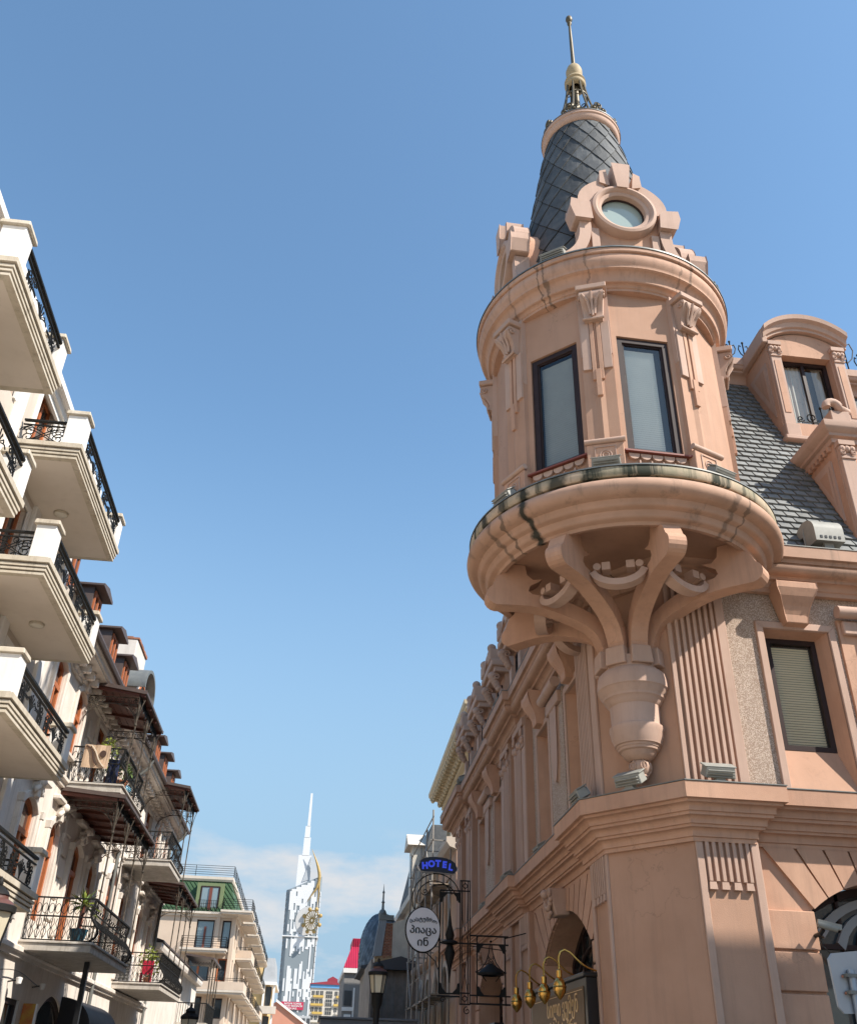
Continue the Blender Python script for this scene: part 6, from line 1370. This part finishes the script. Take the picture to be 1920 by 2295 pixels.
# big drum floodlight on the gutter below the slate roof
t = thing('drum_floodlight', 'big grey half round floodlight on the gutter below the tiled roof', 'floodlight', (10.08, 15.72, 11.3))
G = lambda s, d, z: Vector((10.08+s, 15.72-d, 11.3+z))
part('drum', MB().prism(lambda a, d, c: G(d, a, c), [(-.22, .12), (-.22, .42)]+[(-.22+.42*math.cos(R(tt)), .42+.33*math.sin(R(tt))) for tt in range(180, -1, -15)][1:-1]+[(.2, .42), (.2, .12)], -.32, .32), FLOODM, t, smooth=35)
part('drum_face', MB().box(G, -.34, .34, -.26, -.22, .10, .62), FLOODM, t, bevel=.01); part('bracket', MB().box(G, -.1, .1, -.1, .1, 0, .14), FLOODM, t)
for k in range(5): part('vent_slot', MB().box(G, -.22+.1*k, -.17+.1*k, .19, .21, .18, .24), BLACKP, t)
# ================================================================== hotel sign on its iron bracket
HS = thing('hotel_sign', 'blue HOTEL sign and white oval board on black wrought iron bracket', 'sign', (3.4, 25, 3))
HF = frame((0, 25), (1, 0), (0, -1))
NAVY = mat('navy_sign', (.008, .010, .03), .35, spec=.4); RIM = mat('sign_white_rim', (.75, .76, .80), .5); BLUEL = mat('lit_blue_letter', (.05, .08, .75), .4, emit=(.05, .10, 1.0), estr=.22); OVALW = mat('white_sign_board', (.66, .66, .70), .45, (.60, .60, .66), 1.5, .6); BLKL = mat('black_letter', (.008, .008, .01), .5)
def sausage(cx, cz, hw, hh, bend, tilt):
    o = []
    for t_ in [i/14 for i in range(15)]: u = -1+2*t_; o.append((cx+u*hw*.86, cz+hh*math.sqrt(max(.0, 1-abs(u)**4))*1.0-bend*u*u+tilt*u))
    for t_ in [i/14 for i in range(15)]: u = 1-2*t_; o.append((cx+u*hw*.86, cz-hh*math.sqrt(max(.0, 1-abs(u)**4))-bend*u*u+tilt*u))
    return o
so1 = [(cx_*1.0, z_) for cx_, z_ in sausage(3.11, 6.38, .58, .165, .07, -.02)]
hb = part('sign_board', MB().prism(HF, [((a-3.11)*1.02+3.11, c) for a, c in so1], -.10, .10), NAVY, HS, bevel=.02)
part('board_rim', MB().prism(HF, [((a-3.11)*1.06+3.11, (c-6.36)*1.10+6.36) for a, c in so1], -.085, .085), RIM, HS)
for ch_, x, z, r_ in (('H', 2.77, 6.33, -5), ('O', 2.94, 6.38, -2), ('T', 3.11, 6.395, 0), ('E', 3.28, 6.375, 4), ('L', 3.44, 6.32, 9)):
    cr, sr = math.cos(R(-r_)), math.sin(R(-r_))
    part('letter', text_mb(ch_, .215, lambda s, d, zz, x=x, z=z, cr=cr, sr=sr: HF(x+s*cr-zz*sr, d, z+s*sr+zz*cr), .112, .02, .012), BLUEL, hb)
ell = [(2.77+.42*math.cos(R(t_)), 4.82+.505*math.sin(R(t_))) for t_ in range(0, 360, 8)]
ob = part('oval_board', MB().prism(HF, ell, -.05, .09), OVALW, HS); part('oval_rim', MB().tube([HF(2.77+.43*math.cos(R(t_)), .02, 4.82+.515*math.sin(R(t_))) for t_ in range(0, 360, 8)], .022, 6, True), IRON, HS)
for k, (tx, sz, z, bo) in enumerate((('სასტუმრო', .13, 5.05, 0.), ('პიაცა', .235, 4.80, .0), ('ინ', .25, 4.52, .0))):
    cv = .05 if k == 0 else 0.
    mb = MB()
    for sh_ in ((-.005, 0), (.005, .002), (0, -.004)) if k else ((0, 0), (.004, 0)):      # thick strokes
        mb.merge(text_mb(tx, sz, lambda s, d, zz, z=z, cv=cv, sh_=sh_: HF(2.77+s+sh_[0], d+sh_[0]*.1, z+zz+sh_[1]-cv*(s/.3)**2), .10, .012, bo))
    part('lettering', mb, BLKL, ob)
mb = MB()
def bar(x0, z0, x1, z1, r_=.02, d=0): mb.tube([HF(x0, d, z0), HF(x1, d, z1)], r_, 5)
for x in (3.72, 3.76, 3.92, 3.97): bar(x, 3.2, x, 6.03, .014)
for z in (6.03, 5.78, 3.44, 3.2): bar(3.71, z, 3.98, z, .018)
for z in (5.905, 3.32):
    mb.tube([HF(3.845+.08*math.cos(R(t_)), 0, z+.08*math.sin(R(t_))) for t_ in range(0, 360, 90)], .012, 4, True); mb.tube([HF(3.845+.05*math.cos(R(t_)), 0, z+.05*math.sin(R(t_))) for t_ in range(0, 360, 30)], .010, 4, True)
for a, b in ((3.76, 3.92), (3.92, 3.76)): mb.tube([HF(a, 0, 3.44), HF((a+b)/2+.06*(1 if a < b else -1), 0, 4.2), HF(b, 0, 4.6), HF((a+b)/2+.06*(-1 if a < b else 1), 0, 5.1), HF(a, 0, 5.78)], .010, 4)
part('lattice_column', mb, IRON, HS)
mb = MB()
for x0, z0, x1, z1 in ((3.2, 3.42, 3.2, 5.78), (3.2, 5.78, 3.72, 5.78), (3.2, 3.42, 3.72, 3.42), (3.16, 3.36, 3.72, 3.36), (3.2, 5.72, 3.72, 5.72)): bar(x0, z0, x1, z1, .02)
for x, z, sx, sz in ((3.2, 5.72, 1, -1), (3.72, 5.72, -1, -1), (3.2, 3.42, 1, 1), (3.72, 3.42, -1, 1)):
    mb.add([HF(x, .01, z), HF(x+sx*.2, .01, z), HF(x+sx*.13, .01, z+sz*.07), HF(x+sx*.08, .01, z+sz*.12), HF(x+sx*.06, .01, z+sz*.22), HF(x, .01, z+sz*.24)], [(0,1,2,3,4,5)])
part('inner_frame', mb, IRON, HS)
part('drop_finial', MB().lathe([(.005, 5.35), (.02, 5.2), (.05, 4.95), (.12, 4.72), (.09, 4.62), (.21, 4.57), (.21, 4.53), (.07, 4.50), (.14, 4.32), (.05, 4.0), (.01, 3.65)], (3.46, 25), 12), IRON, HS, smooth=50)
mb = MB(); bar(3.2, 4.55, 4.95, 4.55, .02); bar(3.98, 4.74, 4.95, 4.74, .022); bar(3.98, 3.4, 4.98, 3.4, .018); bar(3.98, 3.22, 4.98, 3.22, .022); bar(4.15, 3.2, 4.15, 4.74, .018); bar(4.86, 3.2, 4.86, 4.74, .018); bar(4.86, 4.7, 5.46, 4.86, .014, 0); bar(3.98, 4.5, 4.9, 4.42, .012)
for x, sx, z, sz in ((4.15, 1, 4.55, -1), (4.86, -1, 4.55, -1), (4.15, 1, 3.4, 1), (4.86, -1, 3.4, 1)):
    mb.add([HF(x, .01, z), HF(x+sx*.18, .01, z), HF(x+sx*.1, .01, z+sz*.1), HF(x+sx*.05, .01, z+sz*.2), HF(x, .01, z+sz*.2)], [(0,1,2,3,4)])
part('wall_bracket', mb, IRON, HS)
mb = MB()
for e in (-1, 1): mb.tube([HF(4.5+e*a, 0, z) for a, z in ((.02, 4.55), (.05, 4.35), (.12, 4.15), (.24, 4.0), (.35, 3.92))], .014, 5); mb.sphere(HF(4.5+e*.36, 0, 3.92), .03, 8, 6); mb.tube([HF(4.5+e*a, 0, z) for a, z in ((.34, 3.92), (.2, 3.82), (.12, 3.72))], .012, 5)
for k in range(4):
    for e in (-1, 1): mb.tube([HF(4.5, 0, 4.02+.06*k), HF(4.5+e*.05, 0, 4.08+.06*k), HF(4.5+e*.07, 0, 4.13+.06*k)], .012, 4)
mb.sphere(HF(4.5, 0, 4.62), .03, 8, 6); part('lantern_scroll', mb, IRON, HS)
part('bell_hood', MB().lathe([(.02, 4.12), (.10, 4.08), (.22, 4.0), (.33, 3.9), (.33, 3.86), (.22, 3.84)], (4.5, 25), 20), IRON, HS, smooth=40)
for e, (cx, cz, r_, a0, a1) in enumerate(((3.10, 5.55, .62, 8, 205), (3.06, 5.52, .47, 20, 190), (3.22, 5.5, .42, 5, 120))): part('scroll_arch', MB().tube([HF(p, 0, q) for p, q in arc(cx, cz, r_, a0, a1, 24)], .014, 5), IRON, HS)
for cx, cz, r_, a0, tn_ in ((2.80, 5.72, .09, 200, 1.4), (2.72, 5.34, .06, 180, 1.3), (3.3, 3.28, .07, 0, 1.3), (3.9, 3.06, .09, 90, 1.3)): part('scroll', MB().tube([HF(p, 0, q) for p, q in spiral(cx, cz, r_, .015, a0, tn_, 18)], .012, 5), IRON, HS)
for x in (2.56, 2.98): part('hanger', MB().tube([HF(x, 0, 5.3), HF(x, 0, 5.42)], .012, 5), IRON, HS)
part('scroll', MB().tube([HF(2.62, 0, 4.4), HF(2.9, 0, 4.28), HF(3.1, 0, 4.12), HF(3.2, 0, 3.9)], .012, 5), IRON, HS)
# ================================================================== fascia sign and brass lamps over the street arch
FSn = thing('fascia_sign', 'black and bronze fascia sign with gold lettering across the street arch', 'sign', (5.2, 21, 2.4))
SGX = frame((5.12, 0), (0, 1), (-1, 0)); SIGNB = mat('bronze_sign_panel', (.17, .105, .055), .45, (.13, .08, .04), 1.5, .6, spec=.2); GOLDL = mat('gold_letter', (.80, .55, .28), .3, metal=.6)
part('box', MB().box(SGX, 18.55, 23.3, -.28, 0, 2.15, 3.32), BLACKP, FSn, bevel=.01); part('panel', MB().box(SGX, 18.72, 23.15, -.01, .015, 2.28, 3.18), SIGNB, FSn); part('top_moulding', MB().box(SGX, 18.5, 23.35, -.3, .06, 3.32, 3.40), BLACKP, FSn, bevel=.015)
for z in (2.34, 3.12): part('gold_line', MB().box(SGX, 18.8, 23.05, .014, .022, z, z+.012), GOLDL, FSn)
TXF = lambda y, z: (lambda s, d, zz: SGX(y-s, d, z+zz))     # letters read from the street: right is towards the camera
part('lettering', text_mb('სილი ვუმენ', .42, TXF(20.4, 2.90), .02, .012, 0.), GOLDL, FSn); part('lettering', text_mb('კარ სასტუმრო', .36, TXF(20.6, 2.52), .02, .012, 0.), GOLDL, FSn)
def brass_lamp(y, label, x=4.62, z=3.12, wx=5.35, k=1.):
    t = thing('brass_lamp', label, 'lamp', (x, y, z-.2), 'brass swan neck lamps over the fascia sign')
    f = frame((x, y), (1, 0), (0, -1))
    pts = bez((wx-x, 3.42), (.45, 3.46), (.35, 3.62), (.22, 3.72), 8)+[(.12, 3.76), (.04, 3.72), (0, 3.62), (0, z+.26)]
    part('swan_neck', MB().tube([f(a, 0, c) for a, c in pts], .018, 6), BRASS, t, smooth=50); part('socket', MB().lathe([(.03, z+.3), (.055, z+.28), (.055, z+.17), (.035, z+.15)], (x, y), 14), BRASS, t, smooth=40)
    sh = MB().lathe([(.035, z+.17), (.085, z+.12), (.115, z+.05), (.12, z-.02), (.105, z-.09), (.06, z-.15), (.012, z-.20)], (0, 0), 18); sh.v = [(p[0]+x, p[1]+y, p[2]) for p in sh.v]
    part('pear_shade', sh, BRASS, t, smooth=60); part('shade_rim', MB().lathe([(.121, z+.0), (.132, z+.01), (.121, z+.025)], (x, y), 18), BRASS, t, smooth=40)
for y, lb in ((18.55, 'brass lamp nearest the corner over the fascia sign'), (19.8, 'second brass lamp from the corner over the fascia sign'), (21.1, 'third brass lamp from the corner over the fascia sign'), (22.5, 'farthest brass lamp over the fascia sign')): brass_lamp(y, lb)
# shop board over the second arch
S2 = thing('shop_board', 'dark framed board over the second street arch', 'sign', (5.3, 31, 2))
SG2 = frame((5.28, 0), (0, 1), (-1, 0)); part('frame', MB().box(SG2, 28.6, 33.6, -.25, .05, 1.9, 3.02), BLACKP, S2, bevel=.02); part('board', MB().box(SG2, 28.8, 33.4, .045, .06, 2.05, 2.88), mat('grey_board', (.40, .40, .38), .5), S2)
# ================================================================== right-hand ground floor: camera, cable, brass arm, back of a road sign
cc = thing('security_camera', 'small grey security camera on the pink wall beside the dark arch', 'camera', (8.5, 15.95, 3.85))
part('mount', MB().tube([RF(1.98, -.1, 3.86), RF(2.0, .06, 3.88), RF(2.03, .12, 3.94)], .035, 8), BLACKP, cc); part('body', MB().tube([RF(1.94, .13, 4.02), RF(2.24, .20, 3.94)], .055, 10), FLOODM, cc, smooth=40); part('sun_shield', MB().tube([RF(1.94, .13, 4.05), RF(2.30, .215, 3.96)], .06, 4), FLOODM, cc); part('cable', MB().tube([RF(2.0, .0, 3.84), RF(2.06, -.06, 3.7), RF(2.2, -.05, 3.56), RF(2.3, -.04, 3.5)], .012, 5), BLACKP, cc)
bl = thing('brass_wall_lamp', 'brass wall lamp arm with knotted cable at the right photo edge', 'lamp', (9.0, 15.9, 3.4))
part('arm', MB().tube([RF(2.25, -.05, 3.5), RF(2.6, .1, 3.52), RF(2.8, .2, 3.6), RF(2.86, .25, 3.72), RF(2.95, .3, 3.74), RF(3.0, .3, 3.62)], .022, 6), BRASS, bl, smooth=50); part('cable_knot', MB().tube([RF(2.25+a*.07, .0, 3.5+c*.05) for a, c in spiral(0, 0, 1, .4, 0, 2.4, 20)], .016, 5), mat('yellow_cable', (.45, .33, .10), .6), bl)
rs = thing('road_sign', 'grey back of a road sign on a steel post at the lower right', 'sign', (6.2, 11, 0))
RSF = frame((6.0, 11), (.98, .18), (.18, -.98)); ALU = mat('dull_aluminium', (.42, .43, .45), .5, (.36, .37, .39), 2, .7, metal=.4); GALV = mat('galvanised_post', (.30, .35, .41), .45, (.26, .30, .36), 3, .7, metal=.5)
part('plate', MB().prism(RSF, [(-.10, 2.42), (-.04, 2.36), (.62, 2.38), (.66, 2.44), (.62, 3.0), (.56, 3.04), (-.06, 2.96), (-.12, 2.9)], -.012, .012), ALU, rs, bevel=.004)
part('post', MB().tube([RSF(.12, .05, 0), RSF(.12, .05, 2.80)], .045, 12), GALV, rs, smooth=40)
for z in (2.55, 2.72): part('clamp', MB().box(RSF, .02, .22, .01, .105, z, z+.035), FLASH, rs)
for z in (2.56, 2.73): part('bolt', MB().sphere(RSF(.23, .03, z), .015, 6, 5), BRICK, rs); part('bolt', MB().sphere(RSF(.01, .03, z), .015, 6, 5), BRICK, rs)
# ================================================================== street lanterns
LGL = mat('frosted_lamp_glass', (.52, .46, .34), .35, (.44, .38, .27), 4, .6, spec=.6); RUST = mat('rust_brown_cap', (.11, .045, .035), .5, (.07, .03, .025), 6, .8)
def lantern(x, y, zt, label, k=1., square=False):
    t = thing('street_lamp', label, 'street lamp', (x, y, 0), 'street lanterns')
    z = lambda v: zt-(3.73-v)*k
    part('post', MB().lathe([(.16, 0), (.16, .5), (.09, .7), (.06, z(2.5)), (.085, z(2.52)), (.085, z(2.56)), (.06, z(2.6)), (.07, z(2.85)), (.11*k, z(2.95)), (.12*k, z(3.12)), (.14*k, z(3.15))], (x, y), 16 if not square else 4), IRON, t, smooth=40)
    seg = 6 if not square else 4
    part('glass', MB().lathe([(.13*k, z(3.16)), (.185*k, z(3.5))], (x, y), seg), LGL, t)
    for i in range(seg):
        a = 2*math.pi*i/seg; part('rib', MB().tube([(x+.135*k*math.cos(a), y+.135*k*math.sin(a), z(3.15)), (x+.19*k*math.cos(a), y+.19*k*math.sin(a), z(3.51))], .012*k, 4), IRON, t)
    part('cap', MB().lathe([(.19*k, z(3.49)), (.215*k, z(3.5)), (.215*k, z(3.555)), (.18*k, z(3.57))], (x, y), 24 if not square else 4), IRON, t, smooth=30); part('dome', MB().lathe([(.19*k, z(3.565)), (.16*k, z(3.60)), (.115*k, z(3.625)), (.11*k, z(3.66)), (.12*k, z(3.665))], (x, y), 24 if not square else 4), RUST if not square else IRON, t, smooth=40)
    part('finial', MB().lathe([(.125*k, z(3.66)), (.10*k, z(3.70)), (.05*k, z(3.735)), (.02*k, z(3.75)), (.03*k, z(3.77)), (.025*k, z(3.80)), (.005*k, z(3.84))], (x, y), 16), IRON, t, smooth=40)
lantern(1.5, 22, 3.73, 'black lantern with frosted glass standing before the dark shed'); lantern(-3.74, 12.2, 3.42, 'black lantern with rust brown cap cut by the left photo edge', 1.15); lantern(-2.98, 28, 3.06, 'square black lantern in front of the far green roofed block', 1.1, True)
# ================================================================== left side ground floor things
AWM = mat('black_awning_cloth', (.016, .017, .022), .6, (.03, .03, .036), 2, .8)
aw = thing('barrel_awning', 'black barrel awning over the street arch of the old townhouse', 'awning', (-7.3, 38, 2.6))
af_ = frame((0, 35.2), (1, 0), (0, 1)); cur_ = [(-7.95, 3.62)]+[(-7.95+1.05*math.sin(R(t_)), 2.72+.9*math.cos(R(t_))) for t_ in range(0, 91, 9)]
mb = MB(); n = len(cur_)
mb.add([af_(a, 0, c) for a, c in cur_]+[af_(a, 5.2, c) for a, c in cur_], [(i, i+1, n+i+1, n+i) for i in range(n-1)])
mb.add([af_(a, 0, c) for a, c in cur_]+[af_(-7.95, 0, 2.72)], [tuple(range(n+1))]); mb.add([af_(a, 5.2, c) for a, c in cur_]+[af_(-7.95, 5.2, 2.72)], [tuple(range(n+1))])
part('cloth', mb, AWM, aw, smooth=30); part('edge_bar', MB().tube([af_(-6.9, 0, 2.72), af_(-6.9, 5.2, 2.72)], .03, 6), FLASH, aw)
bp_ = thing('black_post', 'black steel post under the nearest iron balcony', 'post', (-6.5, 31.1, 0)); part('shaft', MB().box(W3, -6.57, -6.43, 31.02, 31.18, 0, 4.31), BLACKP, bp_); part('base_plate', MB().box(W3, -6.68, -6.32, 30.92, 31.28, 0, .13), BLACKP, bp_)
for y, z, lb in ((28.6, 3.55, 'small white wall spotlight left of the townhouse ground arch'), (31.2, 3.6, 'small white wall spotlight above the townhouse ground arch')):
    t = thing('wall_spotlight', lb, 'spotlight', (-7.9, y, z), 'wall spotlights on the townhouse'); part('arm', MB().tube([(-7.95, y, z), (-7.7, y, z+.05)], .02, 6), BLACKP, t); part('head', MB().lathe([(.02, z-.06), (.07, z-.04), (.09, z+.1), (.02, z+.12)], (-7.66, y), 10), WHITE, t, smooth=40)
wb = thing('orange_banner', 'narrow orange and red vertical sign beside the townhouse shop door', 'sign', (-7.8, 30.6, 0)); part('panel', MB().box(W3, -7.9, -7.55, 30.5, 30.62, .4, 3.15), mat('orange_print', (.45, .10, .03), .6, (.50, .28, .04), 4, 1), wb); part('white_edge', MB().box(W3, -7.55, -7.50, 30.49, 30.63, .4, 3.15), WHITE, wb)
wi = thing('hanging_cable', 'thin dark cable slung along the townhouse wall', 'cable', (-7.7, 29, 3.6)); part('wire', MB().tube([(-7.8, 24+.5*i, 3.72-.10*math.sin(i*.5)) for i in range(16)], .014, 4), BLACKP, wi)
# ================================================================== plants and belongings on the balconies
def leaves(n, c, rx, ry, rz, size, rng, droop=.2):
    mb = MB()
    for _ in range(n):
        while True:
            u = Vector((rng.uniform(-1, 1), rng.uniform(-1, 1), rng.uniform(-1, 1)))
            if .15 < u.length < 1: break
        p = Vector(c)+Vector((u.x*rx, u.y*ry, u.z*rz)); d = Vector((rng.gauss(0, 1), rng.gauss(0, 1), rng.gauss(0, .6)-droop)).normalized(); s_ = d.cross(Vector((rng.gauss(0, 1), rng.gauss(0, 1), rng.gauss(0, 1)))).normalized(); L_ = size*rng.uniform(.6, 1.3)
        mb.add([p, p+d*L_*.5+s_*L_*.22, p+d*L_, p+d*L_*.5-s_*L_*.22], [(0,1,2,3)])
    return mb
rg = random.Random(5)
def pot_plant(x, y, z, label, leafm, n, rx, rz, size, potm=TERRA):
    t = thing('potted_plant', label, 'plant', (x, y, z)); part('pot', MB().lathe([(.12, z), (.17, z+.28), (.185, z+.28), (.185, z+.32), (.15, z+.32)], (x, y), 14), potm, t, smooth=40)
    part('stem', MB().tube([(x, y, z+.3), (x+.03, y, z+.3+rz)], .018, 5), REDWOOD, t); part('foliage', leaves(n, (x, y, z+.35+rz), rx, rx, rz, size, rg), leafm, t, kind='stuff')
pot_plant(-6.95, 29.95, 9.12, 'leafy green shrub on the upper iron balcony beside the patterned rug', LEAFY, 420, .36, .62, .11); pot_plant(-6.45, 30.6, 9.2, 'small dark green plant at the outer corner of the upper iron balcony', LEAF, 260, .28, .30, .10)
pot_plant(-6.9, 45.6, 4.75, 'yellow green plant on the far iron balcony near the orange post', LEAFY, 260, .45, .6, .18)
ag = thing('agave_plant', 'spiky agave in a teal pot at the corner of the near iron balcony', 'plant', (-6.5, 29.1, 4.6)); part('pot', MB().lathe([(.16, 4.6), (.24, 4.85), (.26, 4.95), (.2, 4.95)], (-6.5, 29.1), 16), mat('teal_pot', (.03, .09, .13), .4), ag, smooth=40); part('trunk', MB().tube([(-6.5, 29.1, 4.9), (-6.5, 29.1, 5.55)], .05, 6), REDWOOD, ag)
for i in range(30):
    a = 2*math.pi*i/30*2.4; el = R(-35+115*((i*7) % 30)/30); d = Vector((math.cos(a)*math.cos(el), math.sin(a)*math.cos(el), math.sin(el))); s_ = d.cross(Vector((0, 0, 1))).normalized(); p = Vector((-6.5, 29.1, 5.6)); L_ = .55*random.uniform(.8, 1.15)
    part('leaf', MB().add([p-s_*.03, p+s_*.03, p+d*L_*.5+s_*.026, p+d*L_+Vector((0, 0, -.08)), p+d*L_*.5-s_*.026], [(0,1,2,3,4)]), LEAFY if i % 3 else LEAF, ag)
rug = thing('patterned_rug', 'beige and brown patterned rug hung over the upper balcony end rail', 'rug', (-7.0, 29.5, 9.6)); rf_ = frame((0, 29.50), (1, 0), (0, -1))
RUGB = mat('rug_beige', (.50, .36, .25), .95, (.44, .31, .21), 6, .7); RUGD = mat('rug_brown', (.07, .04, .03), .95); RUGL = mat('rug_cream', (.66, .56, .44), .95)
P = []; n = 10
for i in range(n+1): u = -7.55+.80*i/n; P += [rf_(u, .03+.015*math.sin(i), 9.58), rf_(u, .04+.02*math.sin(i*1.4), 10.30), rf_(u, -.06, 10.31), rf_(u, -.06, 9.9)]
part('cloth', MB().add(P, [(4*i+k, 4*i+4+k, 4*i+5+k, 4*i+1+k) for i in range(n) for k in range(3)]), RUGB, rug)
part('motif_ring', MB().prism(rf_, [(-6.95+.10*math.cos(R(t_)), 10.02+.11*math.sin(R(t_))) for t_ in range(0, 360, 24)], .06, .075), RUGD, rug); part('motif_band', MB().tube([rf_(a, .065, c) for a, c in bez((-7.5, 10.25), (-7.2, 10.2), (-7.3, 9.8), (-7.1, 9.68), 10)], .03, 4), RUGD, rug); part('motif_band', MB().tube([rf_(a, .065, c) for a, c in bez((-7.35, 10.28), (-7.1, 10.1), (-7.15, 9.85), (-6.85, 9.62), 10)], .025, 4), RUGL, rug)
bk = thing('laundry', 'dark blue and white cloths piled behind the upper balcony rail', 'laundry', (-6.6, 30, 9.1))
for k, (x, w_, m_) in enumerate(((-7.0, .3, WHITE), (-6.62, .34, mat('navy_cloth', (.02, .03, .08), .9)))): part('cloth', MB().box(frame((x, 29.75), (1, 0), (0, -1)), -w_/2, w_/2, -.02, .02, 9.15, 9.95), m_, bk)
bb = thing('blue_bag', 'light blue plastic bag on the upper balcony floor', 'bag', (-6.4, 31, 9.2)); part('bag', MB().sphere((-6.42, 31.0, 9.34), .22, 10, 7, .7), mat('pale_blue_plastic', (.18, .42, .58), .4), bb, smooth=60)
a2 = thing('balcony_air_conditioner', 'white slatted air conditioner standing on the far iron balcony', 'air conditioner', (-7.5, 43.8, 4.72)); part('casing', MB().box(W3, -7.8, -7.35, 43.6, 44.1, 4.75, 5.75), WHITE, a2, bevel=.02)
for k in range(8): part('louvre', MB().box(W3, -7.77, -7.38, 43.57, 43.61, 4.85+.11*k, 4.89+.11*k), FLASH, a2)
rc = thing('red_chair', 'small red plastic chair on the far iron balcony', 'chair', (-6.7, 44, 4.72)); REDP = mat('red_plastic', (.45, .02, .05), .4); part('seat', MB().box(W3, -6.95, -6.5, 43.75, 44.2, 5.05, 5.10), REDP, rc); part('backrest', MB().box(W3, -6.95, -6.5, 44.17, 44.22, 5.1, 5.6), REDP, rc)
for x, y in ((-6.92, 43.78), (-6.53, 43.78), (-6.92, 44.17), (-6.53, 44.17)): part('leg', MB().box(W3, x-.02, x+.02, y-.02, y+.02, 4.72, 5.05), REDP, rc)
